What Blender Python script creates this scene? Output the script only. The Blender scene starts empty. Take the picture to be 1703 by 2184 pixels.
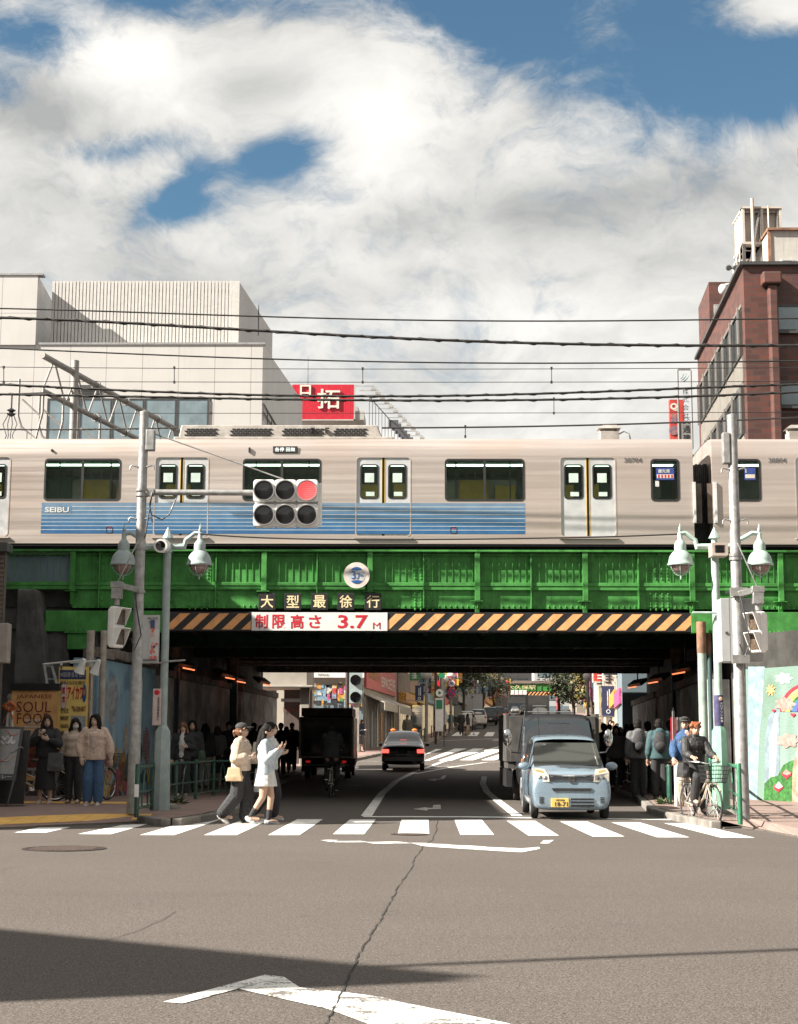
import bpy, bmesh, math, random
from mathutils import Vector as V, Matrix, Euler, noise
random.seed(7)
SC = bpy.context.scene
COL = SC.collection
rad = math.radians
# ---------------------------------------------------------------- camera
F, CX, CY, HC = 3300., 851.5, 1092., 1.25          # focal length and centre in units of a 1703 x 2184 picture
ROT = Matrix.Rotation(rad(1.0), 3, 'Z') @ Matrix.Rotation(rad(98.58), 3, 'X') @ Matrix.Rotation(rad(.22), 3, 'Z')
CAM = V((0, 0, HC))
cd = bpy.data.cameras.new('camera'); cam = bpy.data.objects.new('camera', cd); COL.objects.link(cam)
cd.sensor_fit = 'HORIZONTAL'; cd.sensor_width = 36; cd.lens = 36 * F / 1703; cd.clip_end = 4000
cam.matrix_world = Matrix.Translation(CAM) @ ROT.to_4x4()
SC.camera = cam
SC.view_settings.view_transform = 'Standard'; SC.view_settings.look = 'None'
SC.view_settings.exposure = 1.85; SC.view_settings.gamma = 1
SC.cycles.max_bounces = 8; SC.cycles.transparent_max_bounces = 16

def ray(x, y): return ROT @ V(((x - CX) / F, (CY - y) / F, -1))
def W(x, y, Y): r = ray(x, y); return CAM + r * (Y / r.y)          # point of the place seen at (x, y) in the plane at depth Y
def G(x, y, z=0): r = ray(x, y); return CAM + r * ((z - HC) / r.z)   # the same on level ground
def AE(x, y): r = ray(x, y).normalized(); return math.atan2(r.x, r.y), math.asin(r.z)

# ---------------------------------------------------------------- sun and sky
AZ, EL = rad(19), rad(36)
SUNV = V((math.cos(AZ) * math.cos(EL), math.sin(AZ) * math.cos(EL), -math.sin(EL)))     # direction the light travels
sl = bpy.data.lights.new('sun', 'SUN'); sl.energy = 5.0; sl.angle = rad(.53); sl.color = (1, .93, .83)
so = bpy.data.objects.new('sun', sl); COL.objects.link(so); so.location = (-60, -15, 60)
so.rotation_euler = SUNV.to_track_quat('-Z', 'Y').to_euler()

class NT:                                                            # short-hand for building node trees
    def __init__(s, t): s.t = t; s.n = t.nodes; s.l = t.links
    def add(s, ty, **k):
        n = s.n.new(ty)
        for a, b in k.items(): setattr(n, a, b)
        return n
    def put(s, sock, val):
        if hasattr(val, 'is_linked'): s.l.new(val, sock)
        elif val is not None: sock.default_value = val
    def math(s, op, a, b=None, c=None, clamp=False):
        n = s.add('ShaderNodeMath', operation=op, use_clamp=clamp)
        for i, q in enumerate((a, b, c)):
            if q is not None: s.put(n.inputs[i], q)
        return n.outputs[0]
    def noise(s, vec, scale, detail=4, rough=.55, dist=0):
        n = s.add('ShaderNodeTexNoise'); n.inputs['Scale'].default_value = scale; n.inputs['Detail'].default_value = detail
        n.inputs['Roughness'].default_value = rough; n.inputs['Distortion'].default_value = dist
        if vec is not None: s.l.new(vec, n.inputs['Vector'])
        return n.outputs[0]
    def mix(s, f, a, b, mode='MIX'):
        n = s.add('ShaderNodeMix', data_type='RGBA', blend_type=mode); s.put(n.inputs[0], f); s.put(n.inputs[6], a); s.put(n.inputs[7], b)
        return n.outputs[2]
    def ramp(s, f, lo, hi, a=0., b=1., smooth=True):
        n = s.add('ShaderNodeMapRange', interpolation_type='SMOOTHSTEP' if smooth else 'LINEAR')
        s.put(n.inputs[0], f)
        for i, q in zip((1, 2, 3, 4), (lo, hi, a, b)): s.put(n.inputs[i], q)
        return n.outputs[0]
    def mapping(s, vec, scale=(1, 1, 1), rot=(0, 0, 0), loc=(0, 0, 0)):
        n = s.add('ShaderNodeMapping'); s.l.new(vec, n.inputs[0]); n.inputs['Scale'].default_value = scale
        n.inputs['Rotation'].default_value = rot; n.inputs['Location'].default_value = loc
        return n.outputs[0]
def c4(c): return (c[0], c[1], c[2], 1)

w = bpy.data.worlds.new('World'); SC.world = w; w.use_nodes = True
n = NT(w.node_tree); n.n.clear()
out = n.add('ShaderNodeOutputWorld'); bg = n.add('ShaderNodeBackground'); bg.inputs[1].default_value = .1
sky = n.add('ShaderNodeTexSky', sky_type='NISHITA', sun_disc=False, sun_elevation=EL, sun_rotation=math.pi * 1.5 - AZ, air_density=1, dust_density=.6, ozone_density=2.)
tc = n.add('ShaderNodeTexCoord'); gen = tc.outputs['Generated']
sx = n.add('ShaderNodeSeparateXYZ'); n.l.new(gen, sx.inputs[0])
az = n.math('ARCTAN2', sx.outputs[0], sx.outputs[1]); el = n.math('ARCSINE', sx.outputs[2])
wp = n.add('ShaderNodeTexNoise'); wp.inputs['Scale'].default_value = 6; wp.inputs['Detail'].default_value = 5; n.l.new(gen, wp.inputs['Vector'])
wa = n.add('ShaderNodeVectorMath', operation='MULTIPLY_ADD'); n.l.new(wp.outputs['Color'], wa.inputs[0]); wa.inputs[1].default_value = (.16, .16, .12); n.l.new(gen, wa.inputs[2]); gw = wa.outputs[0]
wv = n.noise(n.mapping(gw, (1, 1, 1.5)), 7, 9, .62, .0)               # large billows, bent by a second noise
wv2 = n.noise(n.mapping(gw, (1.1, 1, 2.0), loc=(3, 1, 2)), 26, 8, .66, .0)
def gauss(x, y, sx_, sy_, amp, rot=0.):
    a0, e0 = AE(x, y)
    da = n.math('SUBTRACT', az, a0); de = n.math('SUBTRACT', el, e0); cr, sr = math.cos(rot), math.sin(rot)
    p = n.math('ADD', n.math('MULTIPLY', da, cr * F / sx_), n.math('MULTIPLY', de, sr * F / sx_))
    q = n.math('ADD', n.math('MULTIPLY', da, -sr * F / sy_), n.math('MULTIPLY', de, cr * F / sy_))
    r2 = n.math('ADD', n.math('MULTIPLY', p, p), n.math('MULTIPLY', q, q))
    return n.math('MULTIPLY', n.math('EXPONENT', n.math('MULTIPLY', r2, -1.)), amp)
cov = None
for g in [(1290, 30, 310, 190, -.95), (1640, 165, 290, 120, -.95), (960, -20, 210, 110, -.75), (615, 312, 120, 55, -.72, .35), (540, 352, 120, 52, -.5, .1), (405, 400, 95, 45, -.55, .5), (370, 446, 120, 42, -.62, .1), (300, 300, 190, 36, -.5, .2), (190, 335, 90, 26, -.3), (490, 335, 40, 26, .34), (455, 398, 60, 16, .34, .4), (330, 415, 30, 30, .2), (1060, 110, 60, 50, -.2),
          (40, 70, 190, 70, -.85), (310, -10, 190, 48, -.75), (600, 0, 200, 45, -.45), (-20, 190, 90, 40, -.4), (1300, 85, 120, 55, .42, -.55), (1640, 20, 110, 42, .62), (820, 220, 230, 170, .28), (230, 130, 140, 70, .25),
          (1110, 215, 60, 50, .22), (1640, 300, 120, 50, .3), (1350, 250, 120, 30, .15)]:
    q = gauss(*g); cov = q if cov is None else n.math('ADD', cov, q)
cov = n.math('ADD', n.math('ADD', cov, .86), n.math('MULTIPLY', n.math('SUBTRACT', wv, .5), 1.3))
cov = n.math('ADD', cov, n.math('MULTIPLY', n.math('SUBTRACT', wv2, .5), 1.15))
alpha = n.ramp(cov, .08, .84)
sh = None
for g in [(1130, 450, 230, 70, -.34), (1520, 410, 260, 70, -.30), (560, 190, 160, 40, -.2, .15), (70, 240, 170, 80, -.3), (850, 470, 120, 60, -.1, .3), (300, 570, 260, 60, -.14), (1250, 560, 400, 60, -.14), (650, 560, 300, 40, .1), (790, 270, 170, 140, .25), (880, 410, 110, 60, .16),
          (1000, 690, 400, 70, .1), (220, 120, 160, 60, .22), (930, 590, 120, 30, -.1), (1200, 740, 300, 40, -.06), (180, 420, 190, 60, -.12), (1000, 900, 900, 120, .03)]:
    q = gauss(*g); sh = q if sh is None else n.math('ADD', sh, q)
wv3 = n.noise(n.mapping(gw, (1, 1, 2.2), loc=(7, 2, 5)), 9, 8, .58, .0)
br = n.math('ADD', n.math('ADD', n.math('MULTIPLY', n.math('SUBTRACT', wv3, .5), .85), n.math('MULTIPLY', n.math('SUBTRACT', cov, .8), .22)), n.math('ADD', sh, .74))
br = n.math('MINIMUM', n.math('MAXIMUM', br, .38), 1.12)
cl = n.mix(n.ramp(br, .4, 1.0, smooth=False), (1.3, 1.33, 1.32, 1), (3.05, 2.97, 2.8, 1))
skc = n.mix(1.0, sky.outputs[0], (.26, .335, .325, 1), 'MULTIPLY')
n.l.new(n.mix(alpha, skc, cl), bg.inputs[0]); n.l.new(bg.outputs[0], out.inputs[0])

# ---------------------------------------------------------------- materials
MATS = {}; ALB = .74                                                 # overall reflectance for this exposure
def M(key, col=(.5, .5, .5), rough=.6, metal=0., var=.12, vs=4., bump=0., bs=40., emit=None, es=1., streak=0., coat=0., spec=None, col2=None, alpha=None):
    if key in MATS: return MATS[key]
    col = [q * ALB for q in col]; col2 = col2 and [q * ALB for q in col2]
    m = bpy.data.materials.new(key); m.use_nodes = True; MATS[key] = m
    t = NT(m.node_tree); b = t.n['Principled BSDF']
    o = t.add('ShaderNodeTexCoord').outputs['Object']
    base = c4(col)
    if var or streak:
        lo = c4([q * (1 - var) for q in col]) if col2 is None else c4(col2); hi = c4([min(1, q * (1 + var)) for q in col])
        base = t.mix(t.ramp(t.noise(o, vs, 5, .6), .3, .7), lo, hi)
        if streak:
            s = t.noise(t.mapping(o, (5, 5, .35)), 1.6, 5, .65)
            base = t.mix(t.ramp(s, .5, .78, 0, streak), base, c4([q * .32 for q in col]))
    t.put(b.inputs['Base Color'], base)
    b.inputs['Roughness'].default_value = rough; b.inputs['Metallic'].default_value = metal
    if rough > .25 and var: t.put(b.inputs['Roughness'], t.ramp(t.noise(o, vs * 2.3, 3), .3, .7, max(.05, rough - .1), min(1, rough + .1)))
    if coat: b.inputs['Coat Weight'].default_value = coat; b.inputs['Coat Roughness'].default_value = .06
    if spec is not None: b.inputs['Specular IOR Level'].default_value = spec
    if bump:
        bn = t.add('ShaderNodeBump'); bn.inputs['Distance'].default_value = bump; bn.inputs['Strength'].default_value = 1
        t.l.new(t.noise(o, bs, 4), bn.inputs['Height']); t.l.new(bn.outputs[0], b.inputs['Normal'])
    if emit: b.inputs['Emission Color'].default_value = c4(emit); b.inputs['Emission Strength'].default_value = es * .7
    return m
def glass(key, tint, clear=.6, rough=.03, haze=.05):
    if key in MATS: return MATS[key]
    m = bpy.data.materials.new(key); m.use_nodes = True; MATS[key] = m; t = NT(m.node_tree); t.n.clear()
    o = t.add('ShaderNodeOutputMaterial'); tr = t.add('ShaderNodeBsdfTransparent'); tr.inputs[0].default_value = c4(tint)
    gl = t.add('ShaderNodeBsdfPrincipled'); gl.inputs['Base Color'].default_value = c4([q * haze for q in tint]); gl.inputs['Roughness'].default_value = rough
    gl.inputs['Specular IOR Level'].default_value = .8
    fr = t.add('ShaderNodeFresnel'); fr.inputs[0].default_value = 1.5
    mx = t.add('ShaderNodeMixShader'); t.put(mx.inputs[0], t.math('ADD', t.math('MULTIPLY', fr.outputs[0], clear), 1 - clear, clamp=True))
    t.l.new(tr.outputs[0], mx.inputs[1]); t.l.new(gl.outputs[0], mx.inputs[2]); t.l.new(mx.outputs[0], o.inputs[0])
    return m

# ---------------------------------------------------------------- mesh builder
def frame(d):                                                        # two axes square to d
    d = d.normalized(); a = V((0, 0, 1)) if abs(d.z) < .9 else V((1, 0, 0))
    u = d.cross(a).normalized(); return u, d.cross(u).normalized()
class MB:
    def __init__(s): s.v = []; s.f = []; s.m = []; s.s = []
    def add(s, vs, fs, mi=0, smooth=False):
        k = len(s.v); s.v += [V(q) for q in vs]
        for f in fs: s.f.append([k + i for i in f]); s.m.append(mi); s.s.append(smooth)
        return s
    def bx(s, x0, x1, y0, y1, z0, z1, mi=0):
        return s.hexa([(x0, y0, z0), (x1, y0, z0), (x1, y1, z0), (x0, y1, z0), (x0, y0, z1), (x1, y0, z1), (x1, y1, z1), (x0, y1, z1)], mi)
    def hexa(s, p, mi=0):
        return s.add(p, [(0, 3, 2, 1), (4, 5, 6, 7), (0, 1, 5, 4), (1, 2, 6, 5), (2, 3, 7, 6), (3, 0, 4, 7)], mi)
    def box(s, c, sz, R=None, mi=0):
        c = V(c); q = []
        for z in (-.5, .5):
            for x, y in ((-.5, -.5), (.5, -.5), (.5, .5), (-.5, .5)):
                p = V((x * sz[0], y * sz[1], z * sz[2])); q.append(c + (R @ p if R else p))
        return s.hexa(q, mi)
    def bar(s, a, b, wd, ht, mi=0, up=(0, 0, 1)):                       # square bar from a to b
        a, b = V(a), V(b); d = (b - a).normalized(); u = d.cross(V(up))
        u = u.normalized() if u.length > 1e-4 else V((1, 0, 0)); v = u.cross(d)
        u *= wd / 2; v *= ht / 2
        return s.hexa([a - u - v, a + u - v, b + u - v, b - u - v, a - u + v, a + u + v, b + u + v, b - u + v], mi)
    def tube(s, pts, r, n=8, mi=0, closed=False, caps=True):
        pts = [V(p) for p in pts]; k = len(pts); vs = []; fs = []
        rr = r if isinstance(r, (list, tuple)) else [r] * k
        u = None
        for i, p in enumerate(pts):
            a = pts[(i - 1) % k] if (i or closed) else p; b = pts[(i + 1) % k] if (i < k - 1 or closed) else p
            d = (b - a)
            d = d.normalized() if d.length > 1e-9 else V((0, 0, 1))
            if u is None: u, v = frame(d)
            else:
                u = (u - d * u.dot(d)); u = u.normalized() if u.length > 1e-6 else frame(d)[0]; v = d.cross(u)
            for j in range(n):
                t = 2 * math.pi * j / n; vs.append(p + (u * math.cos(t) + v * math.sin(t)) * rr[i])
        for i in range(k if closed else k - 1):
            for j in range(n):
                a, b = i * n + j, i * n + (j + 1) % n; c, d = ((i + 1) % k) * n + (j + 1) % n, ((i + 1) % k) * n + j
                fs.append((a, b, c, d))
        if caps and not closed: fs += [tuple(range(n))[::-1], tuple(range((k - 1) * n, k * n))]
        return s.add(vs, fs, mi, True)
    def cyl(s, a, b, r, r2=None, n=14, mi=0): return s.tube([a, b], [r, r if r2 is None else r2], n, mi)
    def lathe(s, c, prof, n=20, mi=0, axis=(0, 0, 1)):
        ax = V(axis).normalized(); u, v = frame(ax); c = V(c); vs = []; fs = []
        for r, z in prof:
            for j in range(n):
                t = 2 * math.pi * j / n; vs.append(c + ax * z + (u * math.cos(t) + v * math.sin(t)) * r)
        for i in range(len(prof) - 1):
            for j in range(n): fs.append((i * n + j, i * n + (j + 1) % n, (i + 1) * n + (j + 1) % n, (i + 1) * n + j))
        return s.add(vs, fs, mi, True)
    def prism(s, poly, o, U, Vv, N, mi=0, smooth=False):                # polygon (u,v) at o, extruded by N
        o, U, Vv, N = V(o), V(U), V(Vv), V(N); a = [o + U * p[0] + Vv * p[1] for p in poly]; k = len(a)
        s.add(a + [q + N for q in a], [tuple(range(k)), tuple(range(2 * k - 1, k - 1, -1))], mi)
        return s.add(a + [q + N for q in a], [(i, i + k, (i + 1) % k + k, (i + 1) % k) for i in range(k)], mi, smooth)
    def ell(s, c, r, R=None, nu=12, nv=8, mi=0, v0=0., v1=1.):
        c = V(c); r = (r, r, r) if not isinstance(r, (tuple, list)) else r; vs = []; fs = []
        for i in range(nv + 1):
            t = math.pi * (v0 + (v1 - v0) * i / nv)
            for j in range(nu):
                p = 2 * math.pi * j / nu; q = V((r[0] * math.sin(t) * math.cos(p), r[1] * math.sin(t) * math.sin(p), r[2] * math.cos(t)))
                vs.append(c + (R @ q if R else q))
        for i in range(nv):
            for j in range(nu): fs.append((i * nu + j, (i + 1) * nu + j, (i + 1) * nu + (j + 1) % nu, i * nu + (j + 1) % nu))
        return s.add(vs, fs, mi, True)
    def quad(s, a, b, c, d, mi=0): return s.add([a, b, c, d], [(0, 1, 2, 3)], mi)
    def ring(s, outer, inner, N, mi=0):                                # flat frame between two outlines with equal counts, thickness N
        k = len(outer); N = V(N); o = [V(p) for p in outer]; i_ = [V(p) for p in inner]
        vs = o + i_ + [p + N for p in o] + [p + N for p in i_]; fs = []
        for a in range(k):
            b = (a + 1) % k
            fs += [(a, b, k + b, k + a), (2 * k + a, 3 * k + a, 3 * k + b, 2 * k + b), (a, 2 * k + a, 2 * k + b, b), (k + a, k + b, 3 * k + b, 3 * k + a)]
        return s.add(vs, fs, mi)
    def build(s, name, mats, parent=None, bevel=0, ang=40, fix=True):
        me = bpy.data.meshes.new(name)
        off = V((0, 0, 0)); p = parent
        while p: off += p.location; p = p.parent
        me.from_pydata([tuple(q - off) for q in s.v], [], s.f)
        if not isinstance(mats, (list, tuple)): mats = [mats]
        for q in mats: me.materials.append(q)
        me.polygons.foreach_set('material_index', s.m)
        if fix:
            bm = bmesh.new(); bm.from_mesh(me); bmesh.ops.remove_doubles(bm, verts=bm.verts, dist=2e-5)
            bmesh.ops.recalc_face_normals(bm, faces=bm.faces); bm.to_mesh(me); bm.free()
        if any(s.s):
            me.polygons.foreach_set('use_smooth', [True] * len(me.polygons)); me.set_sharp_from_angle(angle=rad(ang))
        ob = bpy.data.objects.new(name, me); COL.objects.link(ob)
        if parent: ob.parent = parent
        if bevel:
            b = ob.modifiers.new('bevel', 'BEVEL'); b.width = bevel; b.segments = 2; b.limit_method = 'ANGLE'; b.angle_limit = rad(40)
        return ob
def tag(o, label=None, cat=None, group=None, kind=None):
    if label: o['label'] = label
    if cat: o['category'] = cat
    if group: o['group'] = group
    if kind: o['kind'] = kind
    return o
def thing(name, label, cat, loc=(0, 0, 0), group=None):
    o = bpy.data.objects.new(name, None); COL.objects.link(o); o.location = loc; o.empty_display_size = .2
    return tag(o, label, cat, group)
def copy_tree(o, parent=None):
    c = o.copy(); COL.objects.link(c)
    if parent: c.parent = parent
    for ch in KIDS.get(o.name, [q for q in o.children]): copy_tree(ch, c)
    return c
KIDS = {}
def dup(o, loc, rz=0., label=None, group=None, sc=1.):
    c = copy_tree(o); c.location = loc; c.rotation_euler = (0, 0, rz); c.scale = (sc, sc, sc)
    if label: c['label'] = label
    if group: c['group'] = group
    return c
def text(s, size, o, U, Vv, mat, name='lettering', parent=None, align='CENTER', bold=0., depth=.002, sx=1., font_shear=0., fit=None, vertical=False):
    """lettering as real thin mesh; o centre of the line, U along it, Vv up it"""
    cu = bpy.data.curves.new('letters', 'FONT'); cu.body = '\n'.join(s) if vertical else s; cu.size = size; cu.offset = bold; cu.extrude = depth; cu.resolution_u = 2
    cu.align_x = align; cu.align_y = 'CENTER'
    if vertical: cu.space_line = .86
    ob = bpy.data.objects.new('letters', cu); COL.objects.link(ob)
    dg = bpy.context.evaluated_depsgraph_get(); me = bpy.data.meshes.new_from_object(ob.evaluated_get(dg))
    bpy.data.objects.remove(ob); bpy.data.curves.remove(cu)
    o, U, Vv = V(o), V(U).normalized(), V(Vv).normalized(); N = U.cross(Vv)
    xs = [q.co.x for q in me.vertices]; ys = [q.co.y for q in me.vertices]
    if xs:
        mx, my = (max(xs) + min(xs)) / 2, (max(ys) + min(ys)) / 2
        if align != 'CENTER': mx = min(xs)
        fx, fy = sx, 1.
        if fit: fx = fit[0] / max(1e-6, max(xs) - min(xs)); fy = fit[1] / max(1e-6, max(ys) - min(ys))
        off = V((0, 0, 0)); p = parent
        while p: off += p.location; p = p.parent
        for q in me.vertices: c = q.co.copy(); q.co = o + U * ((c.x - mx) * fx) + Vv * ((c.y - my) * fy) + N * (c.z + depth) - off
    me.name = name; me.materials.clear(); me.materials.append(mat)
    for p in me.polygons: p.material_index = 0
    r = bpy.data.objects.new(name, me); COL.objects.link(r)
    if parent: r.parent = parent
    return r
X, Y_, Z = V((1, 0, 0)), V((0, 1, 0)), V((0, 0, 1))
def rrect(x0, x1, z0, z1, r, n=4):                                    # rounded rectangle outline
    p = []
    for cx, cz, a in ((x1 - r, z1 - r, 0), (x0 + r, z1 - r, 90), (x0 + r, z0 + r, 180), (x1 - r, z0 + r, 270)):
        for i in range(n + 1): t = rad(a + 90 * i / n); p.append((cx + r * math.cos(t), cz + r * math.sin(t)))
    return p
def circ(r, n=24, cx=0, cz=0): return [(cx + r * math.cos(2 * math.pi * i / n), cz + r * math.sin(2 * math.pi * i / n)) for i in range(n)]
def zr(Y): return 0. if Y < 36 else (.029 * (Y - 36) ** 2 / 60 if Y < 66 else (.435 + .029 * (Y - 66) if Y < 350 else 8.67))
# ================================================================ ground, road, markings
def GZ(x, y, off=0.):                                                 # seen point on the rising road surface
    r = ray(x, y); a, b = 5., 600.
    f = lambda Yd: HC + r.z / r.y * Yd - zr(Yd) - off
    lo = a
    for i in range(1, 400):                                           # first crossing
        Yd = a + (b - a) * i / 400
        if f(Yd) < 0: b = Yd; break
        lo = Yd
    else: b = lo
    for _ in range(30):
        m = (lo + b) / 2
        if f(m) > 0: lo = m
        else: b = m
    return CAM + r * (lo / r.y)
def asphalt(key, ca, cb, speck=.8):
    m = bpy.data.materials.new(key); m.use_nodes = True; t = NT(m.node_tree); b = t.n['Principled BSDF']; o = t.add('ShaderNodeTexCoord').outputs['Object']
    big = t.noise(o, .35, 5, .6); tracks = t.noise(t.mapping(o, (.05, .9, 1)), 1.3, 4, .6)
    base = t.mix(t.ramp(big, .3, .7), c4(ca), c4(cb))
    base = t.mix(t.ramp(tracks, .5, .8, 0, .3), base, c4([q * .6 for q in ca]))
    sp = t.noise(o, 55, 3, .8); sp2 = t.noise(t.mapping(o, (1, 1, 1), loc=(5, 3, 0)), 80, 3, .8)
    base = t.mix(t.ramp(t.noise(t.mapping(o, (1, 1.6, 1), loc=(4, 8, 0)), .9, 4, .6), .60, .68, 0, .28), base, c4([q * .45 for q in ca])); base = t.mix(t.ramp(t.noise(o, 2.6, 3, .5), .68, .74, 0, .5), base, c4([q * .4 for q in ca]))
    base = t.mix(t.ramp(t.noise(o, 13, 4, .75), .38, .6, .32, 0), base, c4([q * .45 for q in ca])); base = t.mix(t.ramp(t.noise(t.mapping(o, (1, 1, 1), loc=(9, 4, 0)), 30, 3, .8), .5, .62, 0, .45), base, (.15, .132, .115, 1))
    base = t.mix(t.ramp(sp, .40, .5, speck, 0), base, c4([q * .25 for q in ca]))
    base = t.mix(t.ramp(sp2, .53, .64, 0, speck), base, (.21, .185, .165, 1))
    t.put(b.inputs['Base Color'], base); b.inputs['Roughness'].default_value = .85; b.inputs['Specular IOR Level'].default_value = .3
    bn = t.add('ShaderNodeBump'); bn.inputs['Distance'].default_value = .006; t.l.new(sp, bn.inputs['Height']); t.l.new(bn.outputs[0], b.inputs['Normal'])
    return m
ASPH = asphalt("asphalt", (.072, .0605, .0535), (.087, .073, .0645))
PAVEM = None
def paver(key, ca, cb, mortar, sc=4., bw=.5, bh=.25, off=.5):
    m = bpy.data.materials.new(key); m.use_nodes = True; t = NT(m.node_tree); b = t.n['Principled BSDF']; o = t.add('ShaderNodeTexCoord').outputs['Object']
    br = t.add('ShaderNodeTexBrick'); br.offset = off; t.l.new(o, br.inputs['Vector']); br.inputs['Scale'].default_value = sc
    br.inputs['Color1'].default_value = c4(ca); br.inputs['Color2'].default_value = c4(cb); br.inputs['Mortar'].default_value = c4(mortar)
    br.inputs['Mortar Size'].default_value = .018; br.inputs['Brick Width'].default_value = bw; br.inputs['Row Height'].default_value = bh
    base = t.mix(t.ramp(t.noise(o, 1.3, 6, .65), .4, .75, 0, .5), br.outputs[0], c4([q * .5 for q in ca]))
    base = t.mix(t.ramp(t.noise(o, 45, 2), .55, .7, 0, .35), base, c4([q * .4 for q in ca]))
    t.put(b.inputs['Base Color'], base); b.inputs['Roughness'].default_value = .85
    return m
PAVE = paver('red_block_paving', (.28, .185, .155), (.225, .15, .13), (.1, .07, .065))
PAVE_FAR = paver('brown_block_paving', (.23, .165, .14), (.2, .145, .125), (.11, .07, .065))
TACT = paver('tactile_yellow', (.72, .42, .10), (.66, .38, .10), (.3, .19, .07), 3.3, 1., 1., 0)
def paint(key, col, wear):
    m = bpy.data.materials.new(key); m.use_nodes = True; t = NT(m.node_tree); b = t.n['Principled BSDF']; o = t.add('ShaderNodeTexCoord').outputs['Object']
    base = t.mix(t.ramp(t.noise(o, 3., 5), .4, .75), c4(col), c4([q * .82 for q in col]))
    if wear:
        wn = t.math('ADD', t.math('MULTIPLY', t.noise(t.mapping(o, (1, 2.4, 1)), 2.2, 6, .7), .8), t.math('MULTIPLY', t.noise(o, 60, 2), .3))
        base = t.mix(t.ramp(wn, .62 - wear, .655 - wear, 1, 0), (.11, .1, .09, 1), base)
        base = t.mix(1., base, base) if False else base
    t.put(b.inputs['Base Color'], base); b.inputs['Roughness'].default_value = .7
    return m
PAINT = paint('white_road_paint', (.66, .65, .62), .012); WORN = paint('worn_road_paint', (.62, .61, .58), .05); FADED = paint('faded_road_paint', (.5, .48, .45), .05)

ys = [-80, -20] + list(range(0, 36, 6)) + list(range(36, 72, 3)) + list(range(72, 350, 20)) + [350, 600, 1500, 3500]
mb = MB(); xs = (-900, -60, -20, 0, 20, 60, 900)
mb.add([(x, y, zr(y)) for y in ys for x in xs], [(i * 7 + j, i * 7 + j + 1, i * 7 + j + 8, i * 7 + j + 7) for i in range(len(ys) - 1) for j in range(6)])
tag(mb.build('road', ASPH), kind='structure')

def sheet(name, polys, mat, lift=.004, g=None):
    mb = MB()
    for p in polys:
        pts = [(g or GZ)(x, y) + V((0, 0, lift)) for x, y in p]
        mb.add(pts, [tuple(range(len(pts)))])
    return tag(mb.build(name, mat), kind='structure')
STR = [[(29.5, 1776.7), (99, 1776.7), (150.5, 1765), (81, 1766)], [(164, 1780), (237, 1780), (317, 1758), (259, 1760.5)], [(298, 1782), (372, 1782), (473, 1748), (410, 1749.5)],
       [(435, 1782), (505, 1782), (579, 1747), (523, 1747)], [(571.6, 1782), (639, 1782), (689, 1748), (634, 1748)], [(710.5, 1780), (777, 1780), (802, 1748.6), (746.6, 1748.6)],
       [(848.6, 1780), (916, 1780), (914.5, 1748.5), (857, 1748.5)], [(982.4, 1781.4), (1054.4, 1781.4), (1028.5, 1749.5), (970, 1749.5)], [(1128, 1783.3), (1193, 1783.3), (1142, 1751.5), (1081.4, 1751.5)],
       [(1264.5, 1785), (1333, 1785), (1253.7, 1753), (1194.4, 1752.6)], [(1402.4, 1786.8), (1471.5, 1786.8), (1365.3, 1754.8), (1304.9, 1754.8)], [(1540, 1787.8), (1611, 1787.8), (1477, 1756.5), (1416.5, 1756.5)]]
sheet('crosswalk', STR, PAINT)
def ribbon(pts, wd, lift=.004):                                       # polyline of seen points -> strip of real width
    q = [GZ(*p) for p in pts]; vs = []
    for i, p in enumerate(q):
        d = (q[min(i + 1, len(q) - 1)] - q[max(i - 1, 0)]); d.z = 0; d.normalize(); s = V((d.y, -d.x, 0)) * wd / 2
        vs += [p + s + V((0, 0, lift)), p - s + V((0, 0, lift))]
    return vs, [(2 * i, 2 * i + 1, 2 * i + 3, 2 * i + 2) for i in range(len(q) - 1)]
mb = MB()
for p, wd in [([(775, 1742.5), (1000, 1743), (1437, 1749)], .4), ([(782, 1741), (815, 1693), (848, 1665), (885, 1647), (945, 1625), (1010, 1607), (1085, 1588)], .2),
              ([(885, 1651), (967, 1636), (1040, 1626), (1085, 1625)], .16), ([(1104, 1741), (1068, 1713), (1040, 1690), (1030, 1672), (1034, 1657)], .19), ([(940, 1580), (1150, 1572)], .3),
              ([(955, 1571.5), (1090, 1573)], .3), ([(730, 1623), (810, 1624.5)], .3), ([(975, 1552), (1100, 1551)], .6), ([(745, 1675), (770, 1675.5)], .1)]:
    mb.add(*ribbon(p, wd, .005))
for k in range(5): mb.add(*ribbon([(915 + 16 * k, 1640 - 3.6 * k), (955 + 20 * k, 1638.5 - 3 * k)], .3, .006))
tag(mb.build('road_lines', PAINT), kind='structure')
sheet('turn_arrows', [[(925, 1718), (940, 1717), (941, 1726), (912, 1727), (912, 1730), (881, 1726.5), (910, 1722.5), (911, 1724), (923, 1723.5)],
                      [(944, 1655), (953, 1654), (948, 1662), (930, 1664), (931, 1666.5), (911, 1664), (930, 1661), (931, 1662.5), (940, 1661)]], FADED, .006)
sheet('far_crosswalk', [[(963, 1570), (984, 1570), (992, 1562), (975, 1562)], [(998, 1570), (1018, 1570), (1024, 1562), (1006, 1562)], [(1033, 1570.5), (1052, 1570.5), (1056, 1562), (1040, 1562)], [(1068, 1570.5), (1086, 1570.5), (1088, 1562), (1073, 1562)]], PAINT, .006)
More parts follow.
